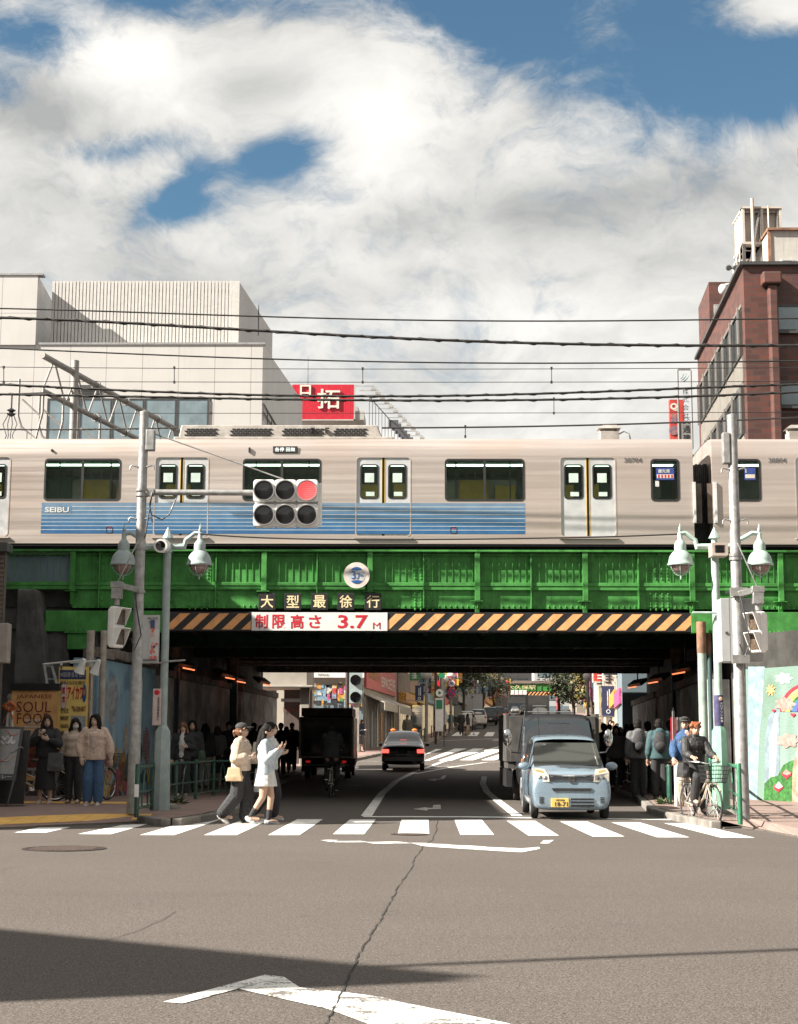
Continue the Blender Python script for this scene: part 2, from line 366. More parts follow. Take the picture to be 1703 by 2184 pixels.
sheet('side_crosswalk', [[(905, 1623), (915, 1623), (997, 1597), (970, 1597)], [(935, 1622.5), (965, 1622.5), (1035, 1597), (1010, 1597)], [(980, 1622), (1010, 1622), (1085, 1597), (1052, 1597)], [(1026, 1622), (1056, 1622), (1110, 1604), (1082, 1604)], [(905, 1611), (912, 1607), (930, 1598), (945, 1598)], [(1070, 1622), (1095, 1622), (1110, 1616), (1092, 1616)]], PAINT, .007)
sheet('turn_guide_marks', [[(684, 1793), (700, 1792), (722, 1792.5), (706, 1796.5)], [(712, 1795), (770, 1794.5), (786, 1797), (716, 1798)], [(780, 1797), (850, 1795.5), (880, 1799.5), (798, 1800.5)], [(876, 1798.5), (906, 1799), (1060, 1808), (1112, 1810.5), (1150, 1807.5), (1153, 1811), (1115, 1819), (1060, 1816), (905, 1806)], [(1160, 1793), (1182, 1792.5), (1172, 1800), (1152, 1800)]], WORN, .004, G)
sheet('lane_arrow', [[(348, 2139), (390, 2142), (500, 2113), (605, 2085), (565, 2081), (475, 2105)], [(505, 2110), (606, 2085.5), (640, 2108), (725, 2117), (825, 2130), (852, 2139), (1081, 2184), (1150, 2205), (850, 2215), (780, 2184), (700, 2154)]], WORN, .004, G)
# tar crack across the junction
mb = MB(); rr = random.Random(4); k = [(935, 1752), (925, 1790), (903, 1806), (885, 1830), (880, 1850), (852, 1890), (832, 1925), (815, 1960), (795, 1990), (770, 2030), (755, 2060), (733, 2110), (705, 2165), (690, 2200)]
pts = []
for a, b in zip(k, k[1:]):
    for i in range(7): f = i / 7; pts.append((a[0] + (b[0] - a[0]) * f + rr.uniform(-2.6, 2.6), a[1] + (b[1] - a[1]) * f + rr.uniform(-1, 1)))
for i in range(len(pts) - 1):
    vs, fs = ribbon(pts[i:i + 2], rr.uniform(.004, .015), .0045); mb.add(vs, fs)
pts = [(375, 1945), (350, 1962), (325, 1972), (300, 1985), (265, 1996), (215, 2010)]
for i in range(len(pts) - 1): mb.add(*ribbon(pts[i:i + 2], .006, .0045))
for pts in ([(905, 1889), (1010, 1890), (1120, 1892), (1230, 1893), (1300, 1892)], [(0, 1858), (20, 1853), (45, 1849)], [(1380, 1830), (1500, 1834), (1640, 1842), (1703, 1848)]):
    for i in range(len(pts) - 1): mb.add(*ribbon(pts[i:i + 2], .007, .0045))
tag(mb.build('road_crack', M('crack_dark', (.02, .019, .018), .95, var=0)), kind='structure')
IRON = M('cast_iron', (.07, .055, .05), .55, .6, .3, 30)
def manhole(x, y, r, label, z=0.):
    c = G(x, y, z); t = thing('manhole_cover', label, 'manhole cover', (c.x, c.y, z))
    mb = MB(); mb.lathe(c + V((0, 0, .002)), [(r, 0), (r, .006), (r * .9, .006), (r * .9, .003), (0.001, .003)], 40); mb.build('cover_rim', IRON, t)
    mb = MB()
    for i in range(-9, 10):
        for j in range(-9, 10):
            if math.hypot(i, j) < 9: mb.bx(c.x + i * r * .09 - r * .028, c.x + i * r * .09 + r * .028, c.y + j * r * .09 - r * .028, c.y + j * r * .09 + r * .028, c.z + .005, c.z + .011)
    mb.build('grip_studs', M('worn_iron', (.22, .17, .15), .5, .5, .3, 20), t)
manhole(137, 1811, .5, 'large round studded iron manhole cover on the junction asphalt')
manhole(875, 1780.5, .27, 'small iron manhole cover at the edge of the crosswalk stripes')

# pavements with kerb stones -------------------------------------------------------------
SLOPE = {}
def pavement(name, edge, far, mat, z=.12, ze=None):
    """edge: kerb line (world x,y), far: outer side; raised by z above the road"""
    pts = edge + far[::-1]
    mb = MB(); top = [V((x, y, zr(y) + z)) for x, y in pts]
    n_ = len(edge)
    if ze:
        md = [(x, y + (1.5 if i < len(ze) - 1 else .01)) for i, (x, y) in enumerate(edge)]
        for i in range(1, n_): md[i] = (md[i][0], max(md[i][1], md[i - 1][1] + .03))
        far = [(far[i][0], md[i][1]) for i in range(n_)]; SLOPE[name] = md; rows_ = [[V((x, y, zr(y) + (ze[i] if i < len(ze) else z))) for i, (x, y) in enumerate(edge)], [V((x, y, zr(y) + z)) for x, y in md], [V((x, y, zr(y) + z)) for x, y in far]]
        mb.add(sum(rows_, []), [(r_ * n_ + i, r_ * n_ + i + 1, (r_ + 1) * n_ + i + 1, (r_ + 1) * n_ + i) for r_ in (0, 1) for i in range(n_ - 1)])
    elif len(far) == n_:
        mb.add([V((x, y, zr(y) + z)) for x, y in edge] + [V((x, y, zr(y) + z)) for x, y in far], [(i, i + 1, n_ + i + 1, n_ + i) for i in range(n_ - 1)])
    tag(mb.build(name, mat), kind='structure')
def g2(x, y, z=.12): p = G(x, y, z); return (p.x, p.y)
EL_ = [g2(-420, 1790, .015), g2(-200, 1777, .015), g2(0, 1765, .015), g2(150, 1758.5, .015), g2(312, 1751, .03), g2(366, 1745), g2(430, 1736), g2(500, 1719)] + [(-4.2, 36), (-4.5, 45), (-4.6, 58), (-3.6, 68), (-.1, 93), (2.46, 140), (7.3, 240), (12.2, 340)]
FL = [(-16, 15), (-16, 19), (-16, 22), (-16, 24), (-16, 26), (-16, 28), (-16, 30), (-16, 31)] + [(-16, 36), (-16, 45), (-16, 58), (-15, 70), (-13, 93), (-12, 140), (-8, 240), (-4, 340)]
pavement('left_pavement', EL_, FL, PAVE, ze=[.015, .015, .015, .015, .03])
ER = [g2(1900, 1830, .015), g2(1703, 1784, .015), g2(1640, 1771, .015), g2(1585, 1762, .03), g2(1540, 1751), g2(1490, 1742), g2(1455, 1735), g2(1403, 1722)] + [(5.0, 36), (5.45, 45), (6.2, 58), (7.2, 70), (9.3, 93), (13.4, 140), (22, 240), (31, 340)]
FR = [(20, 13), (20, 17), (20, 19), (20, 21), (20, 23), (20, 25), (20, 27), (20, 30)] + [(20, 36), (20, 45), (20, 58), (20, 70), (24, 93), (30, 140), (40, 240), (50, 340)]
pavement('right_pavement', ER, FR, PAVE_FAR, ze=[.015, .015, .015, .03])
KERB = M('kerb_stone', (.21, .19, .17), .85, var=.3, vs=3, bump=.004, bs=25)
def kerb(name, line, side, z=.115, wd=.17):
    mb = MB(); q = []
    for i in range(len(line) - 1):                                    # kerb stones about 0.6 m each with open joints
        a, b = V((*line[i], 0)), V((*line[i + 1], 0)); L = (b - a).length; k = max(1, min(60, round(L / .6)))
        d = (b - a) / k; s = V((d.y, -d.x, 0)).normalized() * wd * side
        for j in range(k):
            p0 = a + d * (j + .012); p1 = a + d * (j + .988); e = rr.uniform(-.006, .006)
            z0, z1 = zr(p0.y), zr(p1.y)
            mb.hexa([p0 + V((0, 0, z0 - .1)), p1 + V((0, 0, z1 - .1)), p1 + s + V((0, 0, z1 - .1)), p0 + s + V((0, 0, z0 - .1)),
                     p0 + V((0, 0, z0 + z + e)), p1 + V((0, 0, z1 + z + e)), p1 + s + V((0, 0, z1 + z + e)), p0 + s + V((0, 0, z0 + z + e))])
    tag(mb.build(name, KERB, bevel=.02), kind='structure')
kerb('left_kerb', EL_[4:14], 1); kerb('right_kerb', ER[4:14], -1)
low = [(x, y) for x, y in EL_[:5]]
KERB = M('gutter_edge', (.1, .085, .07), .9); kerb('left_corner_kerb', low, 1, .02, .05); kerb('right_corner_kerb', ER[:5], -1, .02, .05)
mb = MB(); md = SLOPE['left_pavement']; ze_ = [.015, .015, .015, .015, .03]
lp = lambda i, f: V((EL_[i][0] + (md[i][0] - EL_[i][0]) * f, EL_[i][1] + (md[i][1] - EL_[i][1]) * f, ze_[i] + (.12 - ze_[i]) * f + .006))
mb.add([lp(i, .22) for i in (1, 2, 3, 4)] + [lp(i, .92) for i in (4, 3, 2, 1)], [(0, 1, 6, 7), (1, 2, 5, 6), (2, 3, 4, 5)]); tag(mb.build('tactile_paving', TACT), kind='structure')
sheet('tactile_strip', [[(-60, 1709), (285, 1711), (285, 1715), (-60, 1713)]], TACT, .004, lambda x, y: G(x, y, .12))
manhole(12, 1719, .36, 'dark round manhole cover set in the shaded left pavement', .12)
# ================================================================ railway bridge
def steel(key, col, **k): return M(key, col, .55, 0, .28, 3, bump=.003, bs=28, streak=k.pop('streak', .25), **k)
GREEN = steel('bridge_green_paint', (.068, .265, .062), spec=.2, streak=.5); GDARK = steel('sooty_green_paint', (.02, .05, .024), spec=.1, streak=.5); SOOT = steel('sooty_steel', (.05, .05, .048), spec=.2, streak=.5)
YG = 34.9
def zx(x, y, Yd): p = W(x, y, Yd); return p.x, p.z
def rz(x0, y0, x1, y1, Yd): a = W(x0, y1, Yd); b = W(x1, y0, Yd); return a.x, b.x, a.z, b.z
mid = lambda y, Yd: W(880, y, Yd).z
br = thing('railway_bridge', 'green riveted plate girder railway bridge over the road with handrail and striped beam', 'railway bridge', (0, YG, mid(1347, YG)))
xl, xr = W(12, 1200, YG).x, W(1790, 1200, YG).x
zt, zb, zm = mid(1176, YG), mid(1298, YG), mid(1247, YG)
xg = W(158, 1200, YG).x
MB().bx(xg, xr, YG, YG + .03, zb, zt).build('girder_web', GREEN, br)
mb = MB(); mb.bx(xl, xr, YG - .18, YG + .3, zt - .03, zt + .015); mb.bx(xl, xr, YG - .075, YG - .03, mid(1250.5, YG), mid(1243, YG)); mb.bx(xl, xr, YG - .06, YG - .002, mid(1259, YG), mid(1251, YG) + .002)
mb.build('flange', GREEN, br, bevel=.006)
posts = [158, 360, 565, 790, 1018, 1247, 1474, 1662]
for p in posts:
    x = W(p, 1200, YG).x; low_ = 1262 if p in (158, 565, 790) else 1282
    mb = MB(); mb.bx(x - .055, x + .065, YG - .16, YG - .07, mid(low_, YG), zt + .01); mb.bx(x - .16, x + .13, YG - .155, YG - .02, mid(low_, YG) - .02, mid(low_, YG) - .001)
    mb.prism([(0, 0), (.09, 0), (.02, -.28), (0, -.28)], (x - .05, YG - .01, mid(low_, YG) - .02), -Y_, Z, X * .1)
    mb.build('handrail_post', GREEN, br, bevel=.006)
mb = MB(); x = xl + .07
while x < xr: mb.bx(x - .006, x + .006, YG - .068, YG - .056, zm + .02, zt - .03); x += .151
mb.bx(xl, xr, YG - .075, YG - .05, mid(1184, YG) - .012, mid(1184, YG) + .008)
mb.build('balusters', GREEN, br)
MB().bx(xl + .02, xg - .06, YG + .05, YG + .08, mid(1243, YG), mid(1186, YG)).build('grey_screen', M('blue_grey_screen', (.16, .22, .27), .4, .2, .15, 1.5), br)
sp = [(posts[i] + posts[i + 1]) / 2 for i in range(7)]
mb = MB(); rv = MB()
def rivet(x, z, y, r=.026): rv.ell((x, y, z), (r, .034, r), Matrix.Rotation(math.pi / 2, 3, 'X'), 7, 4)
rows = [mid(q, YG) for q in range(1190, 1304, 13) if not 1240 < q < 1262]
for p in posts[1:] + sp + [215, 1560, 1750]:
    x = W(p, 1200, YG).x; mb = MB()
    mb.bx(x - .012, x + .012, YG - .115, YG, zb, zt - .03); mb.bx(x + .012, x + .085, YG - .014, YG, zb, zt - .03)
    for z in rows: rivet(x + .05, z, YG - .012)
    mb.build('stiffener', GREEN, br)
for p in (426, 905, 1405):
    x = W(p, 1200, YG).x; mb = MB(); mb.bx(x - .27, x + .27, YG - .016, YG - .001, zb + .03, mid(1185, YG))
    for z in rows:
        for k in (-.2, -.07, .07, .2): rivet(x + k, z + .02, YG - .014); rivet(x + k, z - .055, YG - .014, .022)
    mb.build('splice_plate', GREEN, br)
rv.build('rivets', GREEN, br)
x = xg
rv = MB(); 
while x < xr: rivet(x, zt - .075, YG, .02); rivet(x, zb + .05, YG, .02); x += .13
rv.build('flange_rivets', GREEN, br)
# beam under the girder: orange and black stripes, white board, green ends
YB = YG - .1; bz0, bz1 = mid(1347, YB), mid(1306, YB)
x345, x1475 = W(347, 1330, YB).x, W(1475, 1330, YB).x; xpl, xpr = W(537, 1330, YB).x, W(827, 1330, YB).x
BLK = M('black_paint', (.012, .012, .013), .5, 0, .2, 6); ORG = M('warning_orange', (.86, .41, .16), .55, 0, .12, 6, bump=.002, bs=30, streak=.12); WHT = M('white_sign_paint', (.78, .78, .76), .5, 0, .06, 4, streak=.15)
mb = MB(); mb.bx(x345, x1475, YB, YB + .25, bz0, bz1); mb.build('striped_beam', BLK, br, bevel=.008)
mb = MB(); pitch = W(905, 1330, YB).x - W(863, 1330, YB).x; x = W(808, 1346, YB).x; hgt = bz1 - bz0 - .07; sl_ = hgt * 1.05
xs = [x + pitch * k for k in range(-12, 17)]
def clip(poly, a, b):
    for side, lim in ((1, a), (-1, b)):
        o = []
        for i in range(len(poly)):
            p, q = poly[i], poly[(i + 1) % len(poly)]; ip, iq = (p[0] - lim) * side >= 0, (q[0] - lim) * side >= 0
            if ip: o.append(p)
            if ip != iq: t = (lim - p[0]) / (q[0] - p[0]); o.append((lim, p[1] + (q[1] - p[1]) * t))
        poly = o
        if not poly: break
    return poly
for x in xs:
    for a, b in ((x345 + .01, xpl - .02), (xpr + .01, x1475 - .005)):
        q = clip([(x, bz0 + .035), (x + pitch * .52, bz0 + .035), (x + pitch * .52 + sl_, bz1 - .035), (x + sl_, bz1 - .035)], a, b)
        if len(q) > 2: mb.prism(q, (0, YB, 0), X, Z, (0, -.003, 0))
mb.build('warning_stripes', ORG, br)
for a, b in ((W(97, 1330, YB).x, x345), (x1475, xr)):
    mb = MB(); mb.bx(a, b, YB - .02, YB + .3, bz0 - .02, bz1 + .02); mb.build('beam_end', GREEN, br, bevel=.008)
    c = W(170 if a < 0 else 1672, 1350, YB).x
    mb = MB(); mb.bx(c - .35, c + .35, YB - .05, YB + .3, bz0 - .06, bz0 - .022); mb.bx(c - .28, c + .28, YB, YB + .35, bz0 - .42, bz0 - .062)
    for k in range(-3, 4): mb.cyl((c + k * .1, YB - .03, bz0 - .022), (c + k * .1, YB - .03, bz0 + .03), .018, n=6)
    mb.prism([(-.28, 0), (.28, 0), (.2, -.5), (-.2, -.5)], (c, YB + .1, bz0 - .422), X, Z, (0, .3, 0))
    mb.build('bearing_shoe', GREEN, br, bevel=.008)
# white height board and square signs: things that hang on the beam
RED = M('sign_red', (.55, .012, .03), .5, 0, .08, 6); CREAM = M('sign_cream', (.85, .72, .42), .55, 0, .1, 8); BLUE = M('sign_blue', (.02, .09, .30), .5, 0, .1, 6)
b = thing('height_limit_board', 'white board with red lettering limiting height to 3.7 m on the striped beam', 'sign', (xpl, YB, bz0))
MB().bx(xpl, xpr, YB - .02, YB - .0005, bz0 + .01, bz1 - .01).build('board', WHT, b, bevel=.004)
zc = (bz0 + bz1) / 2; ppm = F / YB
for ch, x, wd, ht in (('制', 558, 27, 30), ('限', 595, 28, 30), ('高', 634, 28, 30), ('さ', 672, 26, 28), ('3.7', 753, 64, 29), ('M', 804, 16, 14)):
    z = zc if ch != 'M' else zc - .09
    text(ch, 1, (W(x, 1330, YB).x, YB - .021, z), X, Z, RED, 'lettering', b, bold=(.02 if ch != 'M' else 0), fit=(wd / ppm, ht / ppm))
YS = YB - .03
for ch, x, lb in (('大', 570, 'leftmost black square sign reading 大 above the white height board'), ('型', 625, 'black square sign reading 型 second from the left above the height board'), ('最', 682, 'black square sign reading 最 in the middle of its row of five'), ('徐', 738, 'black square sign reading 徐 second from the right above the height board'), ('行', 796, 'rightmost black square sign reading 行 above the height board')):
    c = W(x, 1283, YS); s = thing('square_sign', lb, 'sign', (c.x, YS, c.z), 'black kanji squares above the height board'); h = 18.2 / ppm
    MB().bx(c.x - h, c.x + h, YS, YS + .02, c.z - h, c.z + h).build('board', BLK, s, bevel=.004)
    text(ch, 1, (c.x, YS - .001, c.z), X, Z, CREAM, 'lettering', s, bold=.012, fit=(27 / ppm, 27 / ppm))
c = W(761, 1227, YS - .12); s = thing('round_sign', 'round white 3.7 m height limit sign with blue figures on the handrail', 'traffic sign', tuple(c)); r = 28 / ppm
MB().lathe(c, [(.001, 0), (r, 0), (r, .03), (.001, .03)], 36, axis=(0, 1, 0)).build('disc', M('faded_white_enamel', (.74, .66, .60), .5, 0, .14, 7, streak=.2), s)
MB().lathe(c + V((0, -.004, 0)), [(.001, 0), (r * .66, 0), (r * .66, .003), (.001, .003)], 30, axis=(0, 1, 0)).build('inner_disc', M('sign_grey', (.50, .53, .55), .5), s)
mb = MB()
for sg in (1, -1):
    a = [(.5 * r * math.cos(t), sg * (.18 * r + .46 * r * math.sin(t))) for t in [math.pi * (.18 + .64 * i / 8) for i in range(9)]] + [(0, sg * .36 * r)]
    mb.prism(a, c + V((0, -.005, 0)), X, Z, (0, -.003, 0))
mb.build('arrow_mark', BLUE, s)
for ch, dx, dz, wd, ht in (('3', -.24, .02, .3, .62), ('.', .0, -.24, .06, .07), ('7', .14, -.06, .22, .46), ('m', .40, -.02, .2, .16)):
    text(ch, 1, c + V((dx * r, -.009, dz * r)), X, Z, BLUE, 'figures', s, fit=(wd * r, ht * r))
# ---------------------------------------------------------------- decks over the road, beams and pipes (back to Y 59)
vd = thing('railway_viaduct', 'dark sooty steel viaduct decks behind the green girder, seen from below', 'viaduct', (0, 47, 4.2))
zs = bz0
for k, (a, b_) in enumerate(((YG + .35, 41.1), (41.4, 46.8), (47.0, 52.6), (52.8, 58.6))):
    lo = zs + .02 + .05 * k
    mb = MB(); mb.bx(-16, 17, a, b_, lo + .55, lo + .85)
    mb.build('deck', SOOT, vd)
    mb = MB()
    for yy in ((a + .02), (b_ - .32)) if k < 3 else (a + .02, b_ - .32):
        mb.bx(-15, 16, yy, yy + .3, lo + .0, lo + .06); mb.bx(-15, 16, yy + .13, yy + .17, lo + .06, lo + 1.1); mb.bx(-15, 16, yy, yy + .3, lo + 1.1, lo + 1.16)
    for i in range(-9, 11): mb.bx(i * 1.45 - .06, i * 1.45 + .06, a + .3, b_ - .34, lo + .2, lo + .549)
    mb.build('cross_beams', GDARK if k < 2 else SOOT, vd)
mb = MB(); z59 = lambda y, Yd: W(930, y, Yd).z
for y, Yd, r in ((1387, 47.6, .07), (1412, 52.0, .06), (1418, 52.3, .04)): mb.tube([(-9, Yd, z59(y, Yd)), (12, Yd, z59(y, Yd))], r, 10)
for y, Yd in ((1402, 51.6),): mb.bx(-9, 12, Yd, Yd + .25, z59(y + 3, Yd), z59(y - 3, Yd))
mb.build('pipes', M('grey_galvanised', (.34, .34, .33), .45, .5, .2, 6), vd)
mb = MB(); zz0, zz1 = z59(1437, 58.0), z59(1423, 58.0); k = 0; x = -8.
while x < 12: mb.prism([(0, 0), (.05, -.03), (.1, 0)], (x, 57.9, zz1 + .02), X, Y_, (0, 0, zz0 - zz1)); x += .1
mb.build('corrugated_trough', M('grey_sheet', (.36, .35, .33), .5, .4, .2, 5), vd)
# ---------------------------------------------------------------- walls along the underpass
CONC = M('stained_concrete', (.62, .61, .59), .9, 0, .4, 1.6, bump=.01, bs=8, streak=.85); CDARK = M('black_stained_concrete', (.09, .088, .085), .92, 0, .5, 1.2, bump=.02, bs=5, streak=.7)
COPE = M('coping_block', (.2, .17, .15), .85, 0, .4, 3)
def sidewall(name, label, f, segs, zt_, mat, side):
    t = thing(name, label, 'wall', (f(40), 40, 0))
    for a, b_ in segs:
        mb = MB(); p, q = V((f(a), a, 0)), V((f(b_), b_, 0)); s = V((.5 * side, 0, 0))
        mb.hexa([p + V((0, 0, -.1)), q + V((0, 0, -.1)), q + s, p + s, p + Z * zt_, q + Z * zt_, q + s + Z * zt_, p + s + Z * zt_]); mb.build('wall_panel', mat, t, bevel=.01)
        mb = MB(); nb = max(2, int((b_ - a) / .45))
        for i in range(nb):
            y0, y1 = a + (b_ - a) * (i + .04) / nb, a + (b_ - a) * (i + .96) / nb; e = rr.uniform(-.02, .02)
            mb.hexa([(f(y0) - .06 * side, y0, zt_), (f(y1) - .06 * side, y1, zt_), (f(y1) + .3 * side, y1, zt_), (f(y0) + .3 * side, y0, zt_), (f(y0) - .06 * side, y0, zt_ + .2 + e), (f(y1) - .06 * side, y1, zt_ + .2 + e), (f(y1) + .3 * side, y1, zt_ + .2 + e), (f(y0) + .3 * side, y0, zt_ + .2 + e)])
        mb.build('coping_blocks', COPE, t, bevel=.02)
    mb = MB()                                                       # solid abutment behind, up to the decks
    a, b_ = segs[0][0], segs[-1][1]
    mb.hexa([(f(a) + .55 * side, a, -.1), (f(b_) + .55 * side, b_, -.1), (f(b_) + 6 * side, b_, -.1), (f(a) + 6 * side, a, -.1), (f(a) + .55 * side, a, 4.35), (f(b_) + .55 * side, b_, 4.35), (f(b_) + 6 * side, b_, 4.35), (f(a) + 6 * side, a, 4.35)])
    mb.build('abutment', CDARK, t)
    return t
fL = lambda y: W(200, 1500, 33.8).x + .062 * (y - 33.8)
fR = lambda y: W(1489, 1500, 37.2).x + .062 * (y - 37.2)
sidewall('retaining_wall', 'stained concrete underpass wall with block coping behind the left crowd', fL, [(36.4, 41.6), (42.3, 49.6), (51.6, 59.2)], 3.0, CONC, -1)
sidewall('retaining_wall', 'stained concrete underpass wall with block coping behind the right crowd', fR, [(35.2, 42.5), (43.3, 48.2), (49., 59.2)], 2.75, CONC, 1)
# steel columns of the viaduct at the pavement edges
CREAMG = M('column_pale_green', (.33, .42, .36), .6, 0, .3, 3, streak=.5)
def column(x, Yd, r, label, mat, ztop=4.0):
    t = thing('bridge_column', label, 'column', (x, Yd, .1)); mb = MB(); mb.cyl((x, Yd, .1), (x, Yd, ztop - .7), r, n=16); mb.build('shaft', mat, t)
    mb = MB(); mb.lathe((x, Yd, ztop - .7), [(r * 1.02, 0), (r * 1.08, .06), (r * 1.08, .7), (.01, .7)], 16); mb.build('column_head', M('rust_and_lit_steel', (.26, .14, .085), .8, 0, .4, 4), t)  # head colour stands for orange light on the column top
p = W(1503, 1600, 34.6); column(p.x, 34.6, .1, 'pale green steel column with head coloured as orange-lit at the right underpass entrance', CREAMG)
p = W(1519, 1600, 35.1); column(p.x, 35.1, .05, 'thin dark pipe column beside the pale green one', M('dark_teal_pipe', (.05, .1, .1), .5))
for x, Yd, lb in ((fL(41.95) - .1, 41.95, 'dark blue steel column between the first left wall panels'), (fL(50.5) - .1, 50.6, 'dark steel column at the wide gap in the left wall'), (fR(42.9) + .1, 42.9, 'dark steel column in the gap of the right wall')):
    column(x, Yd, .17, lb, M('dark_blue_steel', (.03, .06, .09), .5, 0, .3, 4), 4.2)
# lamps under the decks
def tube_lamp(x, y, Yd, side, label):
    c = W(x, y, Yd); t = thing('underpass_lamp', label, 'lamp', tuple(c), 'angled lamps under the viaduct')
    d = V((.1 * -side, 1., 0)).normalized(); u = V((side * .55, 0, .45))
    mb = MB(); a, b_ = c - d * .9, c + d * .9
    mb.bar(a + u * .35, b_ + u * .35, .3, .12, up=(-side * .6, 0, .8)); mb.build('housing', SOOT, t, bevel=.01)
    MB().tube([a + d * .3, b_ - d * .3], .018, 8).build('glowing_tube', M('warm_tube', (.9, .4, .2), .4, var=0, emit=(1, .22, .08), es=.8), t)
    mb = MB(); mb.bar(c + u * .35, c + u * .35 + V((0, 0, 1.2)), .04, .04); mb.build('hanger', SOOT, t)
for q in [(403, 1427, 42, -1, 'orange lit tube lamp nearest the left underpass entrance'), (491, 1447, 48, -1, 'second orange lit tube lamp along the left wall'), (515, 1455, 51, -1, 'small orange tube lamp just behind the second one on the left'), (570, 1461, 55.5, -1, 'farthest orange tube lamp of the left wall near the bright exit'),
          (1448, 1436, 40.5, 1, 'orange lit tube lamp nearest the right underpass entrance'), (1393, 1456, 48, 1, 'orange tube lamp in the middle of the right wall'), (1349, 1466, 53.5, 1, 'farthest orange tube lamp of the right wall')]: tube_lamp(*q)
# left abutment front and drain pipes, right mural wall
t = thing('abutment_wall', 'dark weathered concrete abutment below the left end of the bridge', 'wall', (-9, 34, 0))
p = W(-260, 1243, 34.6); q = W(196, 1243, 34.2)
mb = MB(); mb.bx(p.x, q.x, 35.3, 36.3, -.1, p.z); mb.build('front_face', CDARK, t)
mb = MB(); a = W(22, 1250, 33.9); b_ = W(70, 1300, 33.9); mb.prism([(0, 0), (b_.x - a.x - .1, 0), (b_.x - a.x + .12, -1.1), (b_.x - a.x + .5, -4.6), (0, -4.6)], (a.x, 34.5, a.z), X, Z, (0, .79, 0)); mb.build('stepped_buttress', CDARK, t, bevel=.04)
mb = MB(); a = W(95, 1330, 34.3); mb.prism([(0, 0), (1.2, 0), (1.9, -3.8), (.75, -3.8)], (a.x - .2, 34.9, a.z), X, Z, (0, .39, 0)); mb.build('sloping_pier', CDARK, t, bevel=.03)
PIPE = M('beige_drain_pipe', (.42, .38, .33), .6, 0, .2, 5, streak=.4)
for i, (x, Yd, r, y1, lb) in enumerate(((186, 33.3, .085, 1345, 'thick beige drain pipe at the corner of the blue mural wall'), (214, 33.4, .07, 1345, 'thin beige drain pipe right of the thick one'), (19, 32.8, .07, 1483, 'rusty beige downpipe beside the corrugated hut at the left edge'))):
    p = W(x, 1600, Yd); a = W(x, 1345 if i < 2 else 1480, Yd); t = thing('drain_pipe', lb, 'pipe', (p.x, Yd, .1)); mb = MB()
    mb.tube([(p.x, Yd, .1), (p.x, Yd, a.z)], r, 12); mb.build('pipe', PIPE, t); mb = MB()
    for z in (1.2, 2.2, 3.2):
        if z < a.z: mb.lathe((p.x, Yd, z), [(r * 1.15, 0), (r * 1.15, .06)], 12)
    mb.build('pipe_collar', PIPE, t)
def blotmat(key, base, spots, sc=1.1, dark=.5, rough=.85):
    """a weathered painted wall: base paint, big soft brushed patches of other colours, streaks"""
    m = bpy.data.materials.new(key); m.use_nodes = True; t = NT(m.node_tree); b = t.n['Principled BSDF']; o = t.add('ShaderNodeTexCoord').outputs['Object']
    c = c4(base)
    for i, (col, s, lo, hi) in enumerate(spots):
        f = t.ramp(t.noise(t.mapping(o, (1, 1, .55), loc=(3.1 * i, 1.7 * i, 2.3 * i)), s, 3, .5, .6), lo, hi); c = t.mix(f, c, c4(col))
    s = t.noise(t.mapping(o, (4, 4, .3)), 1.8, 5, .65); c = t.mix(t.ramp(s, .5, .8, 0, dark), c, c4([q * .25 for q in base]))
    t.put(b.inputs['Base Color'], c); b.inputs['Roughness'].default_value = rough
    bn = t.add('ShaderNodeBump'); bn.inputs['Distance'].default_value = .012; t.l.new(t.noise(o, 22, 4), bn.inputs['Height']); t.l.new(bn.outputs[0], b.inputs['Normal'])
    return m
# left mural wall: blue, seen almost along its face, in shade
LM = blotmat('blue_mural_paint', (.2, .32, .4), [((.12, .2, .27), 1.2, .5, .62), ((.27, .36, .4), 1.6, .52, .66)], dark=.55)
mw = thing('mural_wall', 'blue painted mural wall with faded animal and flower shapes left of the signal pole', 'wall', (fL(34), 33.3, 0))
p, q = V((W(200, 1500, 33.4).x, 33.4, 0)), V((W(330, 1500, 36.9).x, 36.9, 0)); dv = (q - p).normalized(); L = (q - p).length; nv = V((dv.y, -dv.x, 0))
MB().hexa([p + Z * -.1, q + Z * -.1, q - nv * .5 + Z * -.1, p - nv * .5 + Z * -.1, p + Z * 3.1, q + Z * 3.0, q - nv * .5 + Z * 3.0, p - nv * .5 + Z * 3.1]).build('painted_face', LM, mw)
mb = MB()
for i in range(12): a = L * i / 12; mb.box(p + dv * (a + L / 24) + Z * (3.21 + rr.uniform(-.02, .02)) - nv * .1, (L / 12 - .03, .4, .22), Matrix.Rotation(math.atan2(dv.y, dv.x), 3, 'Z'))
mb.build('coping_blocks', COPE, mw, bevel=.02)
r2 = random.Random(11); mb = MB(); cols = [(.35, .18, .06), (.40, .36, .3), (.33, .1, .14), (.08, .08, .09), (.45, .3, .08), (.3, .32, .34), (.2, .08, .05), (.06, .12, .12)]
def blob2(cx, cz, rx, rz_, k=14, j=.25): return [(cx + rx * math.cos(2 * math.pi * i / k) * (1 + r2.uniform(-j, j)), cz + rz_ * math.sin(2 * math.pi * i / k) * (1 + r2.uniform(-j, j))) for i in range(k)]
lay = 0
for i in range(46):
    cx = r2.uniform(.3, L - .3); cz = r2.uniform(.3, 1.5) * r2.uniform(.6, 1); lay += 1
    mb.prism(blob2(cx, cz, r2.uniform(.08, .24), r2.uniform(.1, .34)), p + nv * (.001 + lay * .0006), dv, Z, nv * .0005, r2.randrange(8))
mb.prism(blob2(1.0, 2.2, .36, .55, 18, .05), p + nv * .001, dv, Z, nv * .002, 5)
